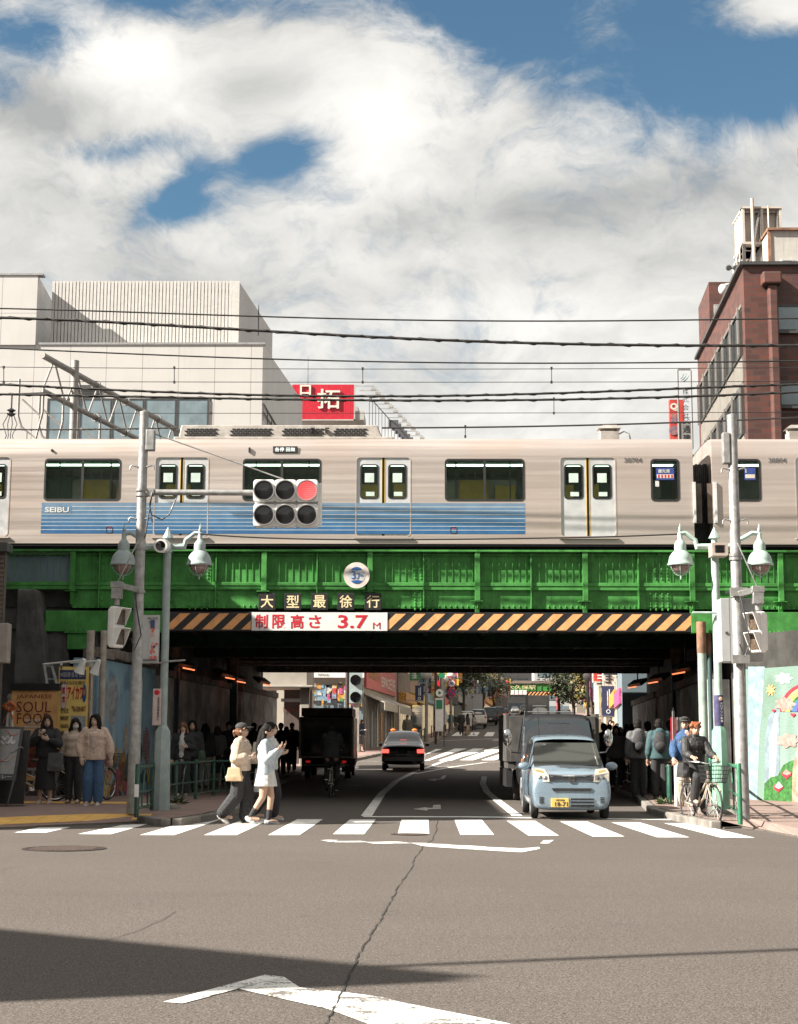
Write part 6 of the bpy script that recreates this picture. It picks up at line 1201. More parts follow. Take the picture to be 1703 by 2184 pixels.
# thick cable outside the picture that throws the thin line of shade over the road
A_ = V((tip[0] - .7, tip[1] + .45, hB)); k_ = V((SUNV.x, SUNV.y, 0)) / -SUNV.z; S0 = A_ + k_ * hB; S0.z = 0; S1 = S0 + V((.947, .32, 0)) * ((17 + k_.x * 8 - S0.x) / .947); B_ = S1 - k_ * 8 + Z * 8
t = thing('overhead_wire', 'thick cable bundle above the picture shading the road', 'wire', tuple(A_)); mb = MB(); mb.tube([A_, A_.lerp(B_, .5), B_], .05, 8); mb.build('cable', WIRE, t)
gt = thing('catenary_gantry', 'grey tubular lattice gantry over the tracks at the left', 'gantry', tuple(W(145, 925, 42))); GP = M('gantry_grey', (.33, .31, .29), .55, .2, .15, 6, streak=.2)
zg = W(90, 757, 40.).z; zg2 = W(95, 832, 40.).z
def on(x, y, z): r_ = ray(x, y); k = (z - HC) / r_.z; return CAM + r_ * k
ta, tb = on(90, 757, zg), on(385, 921, zg); ba = V((ta.x + .02, ta.y, zg2)); bb_ = V((tb.x, tb.y, zg2))
mb = MB(); mb.tube([ta, ta.lerp(tb, 1.)], .085, 14); mb.build('top_chord', GP, gt); mb = MB(); mb.tube([ba, bb_], .075, 14); mb.build('bottom_chord', GP, gt); mb = MB()
for i in range(14):
    f0, f1 = (i + .1) / 14, (i + .9) / 14; a, b_ = (f0, f1) if i % 2 else (f1, f0); mb.tube([ta.lerp(tb, a) - Z * .06, ba.lerp(bb_, b_) + Z * .05], .028, 7)
for f_ in (.34, .55, .8): c_ = ta.lerp(tb, f_); d_ = (tb - ta).normalized(); mb.lathe(c_, [(.12, -.04), (.14, -.04), (.14, .04), (.12, .04)], 12, axis=d_); c_ = ba.lerp(bb_, f_); mb.lathe(c_, [(.1, -.04), (.125, -.04), (.125, .04), (.1, .04)], 12, axis=d_)
mb.build('lattice_bars', GP, gt); c_ = ta.lerp(tb, .17); mb = MB(); mb.tube([(c_.x + .1, c_.y + .15, 4.6), (c_.x + .1, c_.y + .15, zg + .32)], .105, 14); mb.build('mast', GP, gt)
for f_ in (.0, .12, .36):
    mb = MB(); c_ = ba.lerp(bb_, f_); mb.tube([c_ + V((-.6, 0, .3)), c_ + V((-.6, 0, -.7)), c_ + V((-.5, 0, -1.0)), c_ + V((-.1, 0, -1.3)), c_ + V((.05, 0, -.6)), c_ + V((.05, 0, .1))], .035, 7); mb.tube([c_ + V((-.5, 0, -.25)), c_ + V((.05, 0, -.75))], .03, 6); mb.lathe(c_ + V((-.35, 0, -1.75)), [(.03, 0), (.09, .05), (.03, .1), (.09, .16), (.03, .22), (.08, .28), (.02, .34), (.02, .6)], 10); mb.build('insulator_arm', GP, gt)
mb = MB(); q = W(24, 880, 38.5)
for k in range(4): mb.tube([q + V((0, 0, .1)), q + V((.12 * k - .2, 0, -.3)), q + V((-.1 + .05 * k, 0, -.6)), q + V((.14 * k - .25, 0, -.95)), q + V((.1 * k - .35, 0, -1.2))], .012, 5)
mb.lathe(q, [(.03, -.1), (.12, -.04), (.03, 0), (.12, .06), (.02, .12), (.02, .5)], 10); mb.bar(q + V((0, 0, .48)), q + V((1.0, 0, .52)), .04, .04); mb.build('feeder_wires', WIRE, gt)
# ================================================================ vehicles
TYRE = M('tyre_black', (.02, .02, .02), .8); RIM = M('rim_silver', (.35, .35, .36), .35, .6, .1); CHR = M('chrome', (.75, .75, .76), .12, 1., 0); CGL = M('car_glass', (.03, .04, .045), .04, 0, 0, spec=.5); AMB = M('amber_lens', (.6, .22, .06), .2); HLG = M('headlamp_clear', (.62, .58, .52), .12, .3, .2, 12); TLR = M('tail_red', (.4, .01, .012), .25); BRK_ = M('brake_lit', (.8, .1, .08), .3, var=0, emit=(1, .07, .05), es=1.3); BLKT = M('black_trim', (.018, .018, .02), .5)
def car(name, label, st, mat, zw=.28, track=.62, wb=(.55, 2.95), glz=((3, 4), (7, 8)), sides=(4, 7), group=None, cat='car', rear_lit=False, wr=.14, clear=None):
    """lofted body, nose at y = 0 pointing to -Y. st: (y, z sill, z belt, z top, half widths sill, belt, top)"""
    t = thing(name, label, cat, (0, 0, 0), group); mb = MB(); R = []
    for y, zl, zb_, zt_, wl, w2, w3 in st:
        h = [(0, zl), (wl * .88, zl), (wl, zl + .07), (w2, zl + (zb_ - zl) * .55), (w2 * .985, zb_), (w3, zt_ - .045), (w3 * .9, zt_ - .008), (w3 * .45, zt_ + .012), (0, zt_ + .016)]
        R.append([V((p[0], y, p[1])) for p in h] + [V((-p[0], y, p[1])) for p in h[-2:0:-1]])
    k = len(R[0]); vs = [p for r in R for p in r]; fs = [(i * k + j, i * k + (j + 1) % k, (i + 1) * k + (j + 1) % k, (i + 1) * k + j) for i in range(len(R) - 1) for j in range(k)]
    if clear: fs = [f for n_, f in enumerate(fs) if not (n_ // k == glz[0][0] and 5 <= n_ % k < k - 5)]
    fs += [tuple(range(k)), tuple(range((len(R) - 1) * k, len(R) * k))[::-1]]
    mb.add(vs, fs, 0, True); bd = mb.build('body', mat, t, ang=60)
    sb = bd.modifiers.new('smooth', 'SUBSURF'); sb.levels = sb.render_levels = 2
    def patch(nm, a, b, c, d, m_, e=.006, ins=.06):
        n_ = (b - a).cross(d - a).normalized(); ce = (a + b + c + d) / 4
        if n_.dot(ce - V((0, (st[0][0] + st[-1][0]) / 2, .7))) < 0: n_ = -n_
        q = [p.lerp(ce, ins) + n_ * e for p in (a, b, c, d)]; mb = MB(); mb.hexa([q[0], q[1], q[2], q[3]] + [p + n_ * .004 for p in q]); return mb.build(nm, m_, t)
    (f0, f1), (r0, r1) = glz
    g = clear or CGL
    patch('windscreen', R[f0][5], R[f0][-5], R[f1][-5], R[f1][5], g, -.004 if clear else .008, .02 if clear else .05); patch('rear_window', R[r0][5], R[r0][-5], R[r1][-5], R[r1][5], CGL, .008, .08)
    s0, s1 = sides
    for i in range(s0, s1):
        patch('side_window', R[i][4], R[i + 1][4], R[i + 1][5], R[i][5], CGL, .008, .1); patch('side_window', R[i][-4], R[i + 1][-4], R[i + 1][-5], R[i][-5], CGL, .008, .1)
    for yw in wb:
        for s_ in (-1, 1):
            c = V((s_ * track, yw, zw)); mb = MB(); mb.lathe(c - X * (s_ * wr / 2), [(.001, 0), (zw * .9, 0), (zw, .03), (zw, wr - .03), (zw * .93, wr), (zw * .62, wr + .004)], 22, axis=(s_, 0, 0)); w_ = mb.build('wheel', TYRE, t)
            mb = MB(); mb.lathe(c + X * (s_ * wr / 2), [(zw * .62, .004), (zw * .5, -.02), (.06, .0), (.001, .01)], 16, axis=(s_, 0, 0)); mb.build('rim', RIM, w_)
    return t, R
def add(t, nm, mats, fn, bevel=0):
    mb = MB(); fn(mb); return mb.build(nm, mats, t, bevel)
KEI = [(0, .22, .52, .66, .62, .67, .56), (.03, .16, .60, .76, .67, .72, .64), (.12, .16, .68, .83, .70, .74, .67), (.66, .17, .80, .93, .71, .74, .665), (1.32, .17, .88, 1.40, .71, .74, .615), (1.55, .17, .89, 1.48, .71, .74, .60), (2.5, .17, .9, 1.50, .71, .74, .60), (3.1, .18, .9, 1.43, .70, .735, .54), (3.33, .2, .86, 1.1, .69, .72, .6), (3.4, .3, .7, .8, .6, .66, .6)]
KBL = M('pale_blue_paint', (.26, .35, .43), .3, .3, .04, 2, coat=.6)
t, R = car('compact_car', 'pale blue compact wagon waiting at the stop line with yellow number plate 18-71', KEI, KBL, .27, .655, (.6, 2.95), ((3, 4), (7, 8)), (4, 7), clear=glass('windscreen_glass', (.92, .94, .88), .87, .03, .22))  # haze puts the reflected sky into the windscreen colour
def fp_(x, z, y=0.): return V((x, y, z))
def grille(mb):
    mb.prism([(-.43, .755), (.43, .755), (.40, .655), (.25, .635), (-.25, .635), (-.40, .655)], (0, .012, 0), X, Z, (0, .09, 0))
add(t, 'grille', BLKT, grille, .006)
add(t, 'grille_bars', M('grille_grey', (.12, .13, .14), .35, .5), lambda mb: [mb.bx(-.40, .40, -.002, .0119, z, z + .012) for z in (.665, .693, .721)])
add(t, 'chrome_strip', CHR, lambda mb: mb.tube([(-.46, .06, .79), (-.2, .005, .772), (.2, .005, .772), (.46, .06, .79)], .014, 8))
def hbadge(mb):
    mb.ring([(p[0], -.016, .698 + p[1]) for p in rrect(-.058, .058, -.046, .05, .018)], [(p[0], -.016, .698 + p[1]) for p in rrect(-.047, .047, -.036, .04, .014)], (0, .014, 0))
    for s_ in (-1, 1): mb.hexa([(s_ * .022 - .008, .0-.014, .666), (s_ * .022 + .008, .0-.014, .666), (s_ * .022 + .008, .006, .666), (s_ * .022 - .008, .006, .666), (s_ * .034 - .008, .0-.014, .736), (s_ * .034 + .008, .0-.014, .736), (s_ * .034 + .008, .006, .736), (s_ * .034 - .008, .006, .736)])
    mb.bx(-.026, .026, -.014, .006, .692, .704)
add(t, 'emblem', CHR, hbadge)
for s_ in (-1, 1):
    hl = add(t, 'headlight', HLG, lambda mb: mb.hexa([(s_ * .40, -.02, .655), (s_ * .70, .05, .66), (s_ * .70, .3, .66), (s_ * .41, .2, .66), (s_ * .42, .0, .785), (s_ * .71, .11, .835), (s_ * .70, .42, .905), (s_ * .47, .3, .885)]), .012)
    def proj(mb):
        for k in (.47, .57): mb.lathe((s_ * k, .0 + (k - .41) * .26, .72), [(.001, -.02), (.028, -.016), (.046, 0), (.05, .03)], 16, axis=(0, 1, 0))
    add(hl, 'projector', M('lamp_reflector', (.25, .25, .25), .15, .7), proj)
    add(hl, 'turn_lamp', AMB, lambda mb: mb.hexa([(s_ * .5, .03, .79), (s_ * .64, .08, .805), (s_ * .64, .24, .81), (s_ * .5, .2, .80), (s_ * .52, .14, .845), (s_ * .64, .2, .865), (s_ * .64, .3, .87), (s_ * .52, .26, .855)]))
    mr = add(t, 'mirror', KBL, lambda mb: mb.ell((s_ * .83, .78, .93), (.115, .07, .075), None, 14, 10), 0); add(mr, 'mirror_stem', BLKT, lambda mb: mb.bar((s_ * .66, .86, .88), (s_ * .78, .8, .91), .05, .04))
    add(t, 'fog_vent', BLKT, lambda mb: [mb.bx(min(s_ * .52, s_ * .6), max(s_ * .52, s_ * .6), .0, .06, .29 + .03 * i, .305 + .03 * i) for i in range(4)])
add(t, 'upper_slot', BLKT, lambda mb: mb.prism([(-.37, .55), (.37, .55), (.34, .5), (-.34, .5)], (0, -.016, 0), X, Z, (0, .08, 0)))
add(t, 'lower_grille', BLKT, lambda mb: mb.bx(-.02, .40, -.014, .06, .225, .375)); add(t, 'lower_grille_bars', KBL, lambda mb: [mb.bx(-.02, .40, -.022, -.0145, z, z + .012) for z in (.27, .325)])
np_ = add(t, 'number_plate', M('plate_yellow', (.72, .52, .14), .45, 0, .04), lambda mb: mb.bx(-.385, -.06, -.03, .02, .22, .375), .004)
text('18-71', 1, (-.20, -.0315, .275), X, Z, INK, 'plate_figures', np_, fit=(.23, .075), bold=.01); text('川口580', 1, (-.22, -.0315, .345), X, Z, INK, 'plate_lettering', np_, fit=(.16, .034))
add(t, 'wiper', BLKT, lambda mb: [mb.tube([(-.35, .72, .945), (.05, .69, .925), (.5, .74, .94)], .012, 6), mb.tube([(.1, .71, .935), (.45, .7, .925)], .01, 6)])
add(t, 'antenna', BLKT, lambda mb: mb.tube([(-.48, 1.5, 1.45), (-.5, 1.52, 1.98)], .006, 5)); add(t, 'pillar_trim', CRM, lambda mb: mb.bar((.572, .76, .95), (.525, 1.3, 1.33), .03, .012))
add(t, 'inspection_sticker', TWHT, lambda mb: mb.bx(-.44, -.38, 1.2, 1.21, 1.3, 1.33))
def bust(mb, x, y, z, sc=1.):
    mb.ell((x, y, z), (.085 * sc, .1 * sc, .12 * sc), None, 12, 9, 0); mb.ell((x, y + .05, z + .04), (.095 * sc, .1 * sc, .12 * sc), None, 12, 9, 1); mb.ell((x, y + .12, z - .33), (.22 * sc, .13 * sc, .24 * sc), None, 12, 9, 2)
SKN = M('skin', (.52, .33, .24), .55, 0, .06, 8); HAIR = M('hair_black', (.012, .010, .009), .7, 0, .3, 30, spec=.15)
add(t, 'seats', BLKT, lambda mb: [mb.ell((x, 1.95, 1.0), (.22, .1, .34), None, 12, 8) for x in (-.33, .33)] + [mb.bx(-.6, .6, .85, 1.1, .74, .86)], 0)
Ycar = 26.95; pc_ = G(1219, 1741); t.location = (W(1308, 1700, Ycar).x - .70, Ycar, 0); carx = t.location.x; t.scale = (.93, .96, .97)
for nm, lb, x, m_ in (('person', 'driver with a pale face behind the steering wheel of the blue wagon', -.34, M('shirt_dark', (.05, .05, .055), .8)), ('person', 'passenger in a red top on the far seat of the blue wagon', .34, M('shirt_red', (.45, .05, .04), .8))):
    q = thing(nm, lb, 'person', (carx + x, Ycar + 1.75, .5)); mb = MB(); mb.ell((carx + x, Ycar + 1.72, 1.12), (.082, .095, .115), None, 14, 10); mb.tube([(carx + x, Ycar + 1.75, 1.05), (carx + x, Ycar + 1.78, .85)], .05, 8); mb.tube([(carx + x - .2, Ycar + 1.75, .8), (carx + x - .15, Ycar + 1.5, .72), (carx + x - .05, Ycar + 1.3, .84)], .035, 8); mb.build('body', SKN, q)
    mb = MB(); mb.ell((carx + x, Ycar + 1.76, 1.165), (.092, .1, .11), None, 12, 8); mb.build('hair', HAIR, q); mb = MB(); mb.ell((carx + x, Ycar + 1.82, .76), (.23, .14, .22)); mb.build('shirt', m_, q)
# small flatbed truck behind the wagon
DKB = M('truck_charcoal', (.035, .037, .042), .3, .2, .1, 2, coat=.4); WDB = M('gate_board', (.07, .065, .06), .7, 0, .3, 4)
TRK = [(0, .45, .8, .98, .7, .8, .72), (.06, .35, .85, 1.1, .78, .83, .76), (.14, .35, .95, 1.14, .80, .84, .77), (.2, .35, 1.0, 1.18, .80, .84, .77), (.62, .35, 1.1, 1.84, .80, .84, .72), (.85, .35, 1.1, 1.93, .80, .84, .70), (1.4, .35, 1.1, 1.94, .80, .84, .70), (1.55, .35, 1.1, 1.90, .80, .84, .70), (1.6, .4, 1.05, 1.3, .78, .82, .72)]
tk, R = car('flatbed_truck', 'dark flatbed truck with chrome mirrors and high side gates right behind the blue wagon', TRK, DKB, .36, .68, (.75, 3.6), ((3, 4), (7, 8)), (4, 6), cat='truck', wr=.18)
add(tk, 'bed', WDB, lambda mb: [mb.bx(-1.0, 1.0, 1.75, 5.2, .75, .9), mb.bx(-1.03, -.95, 1.72, 5.2, .9, 1.96), mb.bx(.95, 1.03, 1.72, 5.2, .9, 1.96), mb.bx(-.95, .95, 1.66, 1.74, .9, 1.9)], .01)
add(tk, 'side_guard', BLKT, lambda mb: [mb.bx(-1.02, -.9, 1.8, 5., .35, .74), mb.bx(.9, 1.02, 1.8, 5., .35, .74)])
for s_ in (-1, 1):
    m_ = add(tk, 'mirror', CHR, lambda mb: mb.ell((s_ * 1.07, .35, 1.42), (.1, .06, .19), None, 14, 10)); add(m_, 'mirror_arm', BLKT, lambda mb: mb.tube([(s_ * .8, .3, 1.1), (s_ * 1.0, .22, 1.12), (s_ * 1.07, .32, 1.22)], .018, 6))
    add(tk, 'headlight', HLG, lambda mb: mb.bx(min(s_ * .55, s_ * .79), max(s_ * .55, s_ * .79), -.01, .06, .62, .86), .02); add(tk, 'turn_lamp', AMB, lambda mb: mb.bx(min(s_ * .62, s_ * .8), max(s_ * .62, s_ * .8), -.02, .05, .88, .98), .01)
add(tk, 'bumper', M('bumper_silver', (.42, .42, .42), .35, .4), lambda mb: mb.bx(-.82, .82, -.06, .06, .36, .6), .03); add(tk, 'roof_rail', CHR, lambda mb: [mb.tube([(-.6, 1.0, 1.98), (.4, 1.0, 1.98)], .014, 6), mb.tube([(-.75, .55, 1.5), (-.68, .62, 2.0)], .01, 5)])
add(tk, 'sun_strip', M('tint_strip', (.05, .06, .07), .3), lambda mb: mb.bx(-.2, .25, .55, .56, 1.68, 1.74))
tk.location = (W(1194, 1700, 33.).x, 32.9, 0)
# dark box truck in the left lane (rear view)
BXT = [(0, .4, .9, 1.2, .75, .85, .78), (.1, .35, 1., 1.3, .8, .86, .78), (.5, .35, 1.1, 1.9, .8, .86, .75), (.9, .35, 1.1, 1.98, .8, .86, .75), (1.5, .35, 1.1, 1.98, .8, .86, .75), (1.6, .4, 1.0, 1.5, .8, .86, .75)]
kt, R = car('box_truck', 'dark kitchen box truck seen from behind under the viaduct with a brown roof rack', BXT, BLKT, .36, .68, (.8, 3.5), ((1, 2), (4, 5)), (2, 4), cat='truck', wr=.2)
add(kt, 'box', M('box_sooty_brown', (.035, .03, .027), .35, .2, .2, 3), lambda mb: mb.bx(-.9, .9, 1.7, 4.6, .75, 2.32), .02)
fr_ = M('frame_aluminium', (.40, .39, .38), .4, .5)
add(kt, 'box_frame', fr_, lambda mb: [mb.bx(x - .035, x + .035, 4.58, 4.64, .75, 2.25) for x in (-.88, .88)] + [mb.bx(-.9, .9, 4.6, 4.65, .78, .84), mb.bx(.9, .93, 1.7, 4.6, 2.1, 2.2), mb.bx(-.75, .8, 4.6, 4.72, .5, .53)])
add(kt, 'roof_rack', M('rack_brown', (.14, .10, .075), .7, 0, .3, 4), lambda mb: mb.bx(-.85, .85, 1.9, 4.5, 2.34, 2.66), .02); add(kt, 'rack_lettering', TWHT, lambda mb: [mb.bx(.853, .858, 2.2 + .45 * i, 2.2 + .45 * i + .28, 2.42, 2.58) for i in range(5)])
add(kt, 'side_window', CGL, lambda mb: [mb.bx(.902, .908, 2.0 + 1.1 * i, 2.95 + 1.1 * i, 1.05, 2.0) for i in range(2)]); add(kt, 'rear_window', CGL, lambda mb: mb.bx(-.75, .75, 4.605, 4.612, 1.0, 2.05))
for s_ in (-1, 1): add(kt, 'tail_light', M('tail_dim_lit', (.4, .02, .02), .3, var=0, emit=(1, .03, .03), es=.1), lambda mb: mb.bx(s_ * .6 - .07, s_ * .6 + .07, 4.6, 4.66, .60, .68))
pl_ = add(kt, 'number_plate', WHT, lambda mb: mb.bx(-.62, -.3, 4.6, 4.63, .44, .6)); text('12-87', .1, (-.46, 4.632, .5), -X, Z, M('plate_green', (.02, .1, .05), .5), 'plate_figures', pl_, fit=(.24, .08)); add(kt, 'mudguard', BLKT, lambda mb: [mb.bx(-.85, -.5, 4.2, 4.24, .25, .75), mb.bx(.5, .85, 4.2, 4.24, .25, .75)])
kt.scale = (1, 1, .88); kt.rotation_euler = (0, 0, math.pi); Yk2 = 52.; kt.location = (W(696, 1600, Yk2).x, Yk2 + 4.65, zr(53))
# black taxi
SED = [(0, .35, .5, .62, .7, .78, .6), (.08, .22, .62, .76, .78, .83, .7), (.3, .2, .72, .86, .80, .845, .74), (1.25, .2, .84, .98, .80, .845, .70), (1.85, .2, .9, 1.42, .80, .845, .60), (2.2, .2, .92, 1.5, .80, .845, .58), (3.0, .2, .92, 1.5, .80, .845, .58), (3.35, .2, .92, 1.44, .80, .845, .60), (3.85, .2, .92, 1.02, .80, .845, .72), (4.5, .22, .86, .98, .79, .835, .74), (4.62, .28, .8, .9, .76, .81, .72), (4.66, .4, .7, .78, .7, .76, .66)]
TXB = M('taxi_black', (.010, .010, .012), .22, .1, .1, coat=.7)
tx, R = car('taxi', 'black taxi saloon seen from behind with red brake lights and orange roof lamps', SED, TXB, .31, .72, (.85, 3.6), ((3, 4), (7, 8)), (4, 7), wr=.17)
for s_ in (-1, 1):
    add(tx, 'tail_light', BRK_, lambda mb: mb.bx(s_ * .66 - .13, s_ * .66 + .13, 4.6, 4.67, .66, .8), .01); add(tx, 'roof_lamp', M('orange_lamp', (.8, .2, .04), .3, emit=(1, .18, .02), es=.15), lambda mb: mb.ell((s_ * .42, 2.4, 1.54), (.11, .12, .06), None, 10, 6)); add(tx, 'mirror', TXB, lambda mb: mb.ell((s_ * .92, 1.7, .98), (.1, .06, .07), None, 10, 8))
add(tx, 'high_brake_light', BRK_, lambda mb: mb.bx(-.12, .12, 3.72, 3.76, 1.1, 1.16)); add(tx, 'bumper', TXB, lambda mb: mb.bx(-.8, .8, 4.55, 4.74, .34, .56), .03); pl_ = add(tx, 'number_plate', M('plate_dim', (.06, .1, .07), .5), lambda mb: mb.bx(-.17, .17, 4.66, 4.68, .62, .78))
add(tx, 'chrome_strip', CHR, lambda mb: mb.bx(-.74, .74, 4.58, 4.6, .86, .88))
tx.rotation_euler = (0, 0, math.pi); Yx = 59.; tx.location = (W(860, 1600, Yx).x, Yx + 4.7, zr(61))
# ---- vehicles farther up the street
VAN = [(0, .35, .6, .75, .7, .8, .7), (.08, .25, .75, .95, .78, .83, .75), (.35, .22, .85, 1.08, .80, .84, .74), (.6, .22, .95, 1.15, .80, .84, .72), (1.25, .22, 1.0, 1.78, .80, .84, .64), (1.6, .22, 1.02, 1.86, .80, .84, .62), (3.6, .22, 1.02, 1.86, .80, .84, .62), (4.1, .22, 1.02, 1.80, .80, .84, .64), (4.3, .25, .95, 1.3, .79, .83, .72), (4.36, .35, .8, .95, .72, .78, .7)]
WHP = M('white_car_paint', (.62, .61, .58), .3, 0, .04, coat=.4); NVY = M('dark_car_paint', (.014, .016, .022), .25, .1, .1, coat=.6); SLV = M('silver_car_paint', (.38, .39, .4), .3, .5, .05, coat=.4)
def far_car(name, label, st, mat, x, ybase, rear, lit=False, cat='car', L=4.4, Yd=None, grp=None):
    p_ = GZ(x, ybase); Yv = Yd or p_.y; v, R = car(name, label, st, mat, .33, .7, (.8, L - .95), ((3, 4), (7, 8)), (4, 7), grp, cat, wr=.18); e = st[-1][0] if rear else 0
    for s_ in (-1, 1):
        if rear: add(v, 'tail_light', BRK_ if lit else TLR, lambda mb: mb.bx(s_ * .68 - .1, s_ * .68 + .1, e - .06, e + .01, .85, 1.0))
        else: add(v, 'headlight', HLG, lambda mb: mb.bx(s_ * .6 - .14, s_ * .6 + .14, -.01, .1, .62, .76))
    pl_ = add(v, 'number_plate', WHT, lambda mb: mb.bx(-.17, .17, (e + .002) if rear else -.02, (e + .015) if rear else -.002, .48, .62))
    x_ = W(x, ybase, Yv).x; v.rotation_euler = (-.028 if not rear else .028, 0, math.pi if rear else 0); v.location = (x_, Yv + (e if rear else 0), zr(Yv + 2)); return v, e
v, e = far_car('compact_car', 'white small wagon parked with its tailgate open beside the far crosswalk', [(q[0], q[1], q[2], q[3] + .16, *q[4:]) for q in KEI], WHP, 997, 1559, True, L=3.9)
add(v, 'tailgate', WHP, lambda mb: mb.hexa([(-.55, e - .25, 1.58), (.55, e - .25, 1.58), (.55, e + .55, 1.72), (-.55, e + .55, 1.72), (-.55, e - .25, 1.62), (.55, e - .25, 1.62), (.55, e + .55, 1.76), (-.55, e + .55, 1.76)])); add(v, 'boot_opening', BLKT, lambda mb: mb.bx(-.52, .52, e - .01, e + .012, .75, 1.3))
far_car('suv', 'white SUV parked ahead of the small white wagon', [(q[0], q[1] + .06, q[2] + .06, q[3] - .12, *q[4:]) for q in VAN], WHP, 1021, 1555, True)
far_car('van', 'dark van waiting in the left lane behind another dark van', VAN, NVY, 1047, 1548, True, grp=None); far_car('van', 'dark van with a lit red brake light ahead in the left lane', VAN, NVY, 1063, 1545, True, True)
far_car('compact_car', 'dark small car at the far end of the left lane queue', KEI, NVY, 1075, 1537, True); far_car('taxi', 'silver saloon facing the camera far up the right lane', SED, SLV, 1100, 1521, False, L=4.6); far_car('suv', 'dark SUV facing the camera beside the silver saloon', VAN, NVY, 1121, 1525, False); far_car('van', 'white van facing the camera parked at the right kerb', VAN, WHP, 1207, 1549, False)
def boxtruck(label, x, ybase, rear, bw, bz_, cab, boxm, top=3.0):
    p_ = GZ(x, ybase); Yv = p_.y; v, R = car('box_truck', label, [(q[0], q[1], q[2], q[3] + .2, *q[4:]) for q in BXT], cab, .4, .72, (.8, 4.6), ((1, 2), (4, 5)), (2, 4), 'delivery trucks far up the street', 'truck', wr=.22)
    add(v, 'box', boxm, lambda mb: mb.bx(-bw / 2, bw / 2, 1.7, 6.2, .85, top), .03); add(v, 'box_trim', fr_, lambda mb: [mb.bx(-bw / 2 - .02, bw / 2 + .02, 6.19, 6.23, top - .06, top + .02), mb.bx(-.03, .03, 6.2, 6.225, .9, top - .06), mb.bx(-bw / 2 - .01, bw / 2 + .01, 1.66, 1.72, top - .08, top + .02)])
    v.rotation_euler = (0, 0, math.pi if rear else 0); v.location = (W(x, ybase, Yv).x, Yv + (6.2 if rear else 0), zr(Yv + 3)); return v
v = boxtruck('white box truck with a red band on its rear doors parked at the left', 1008, 1548, True, 2.2, 3., WHP, WHP, 3.3); add(v, 'red_band', RED, lambda mb: [mb.bx(-.95, -.1, 6.2, 6.222, 2.7, 2.95), mb.bx(.1, .95, 6.2, 6.222, 2.7, 2.95)])
v = boxtruck('grey box truck with a white cab facing the camera in the right lane', 1153, 1553, False, 2.1, 3., WHP, M('box_grey', (.30, .30, .30), .5, 0, .1, 1), 3.15)
v = boxtruck('small dark box truck near the far bridge in the left lane', 1070, 1530, True, 2., 3., SLV, M('box_dull', (.2, .2, .2), .6), 3.1)
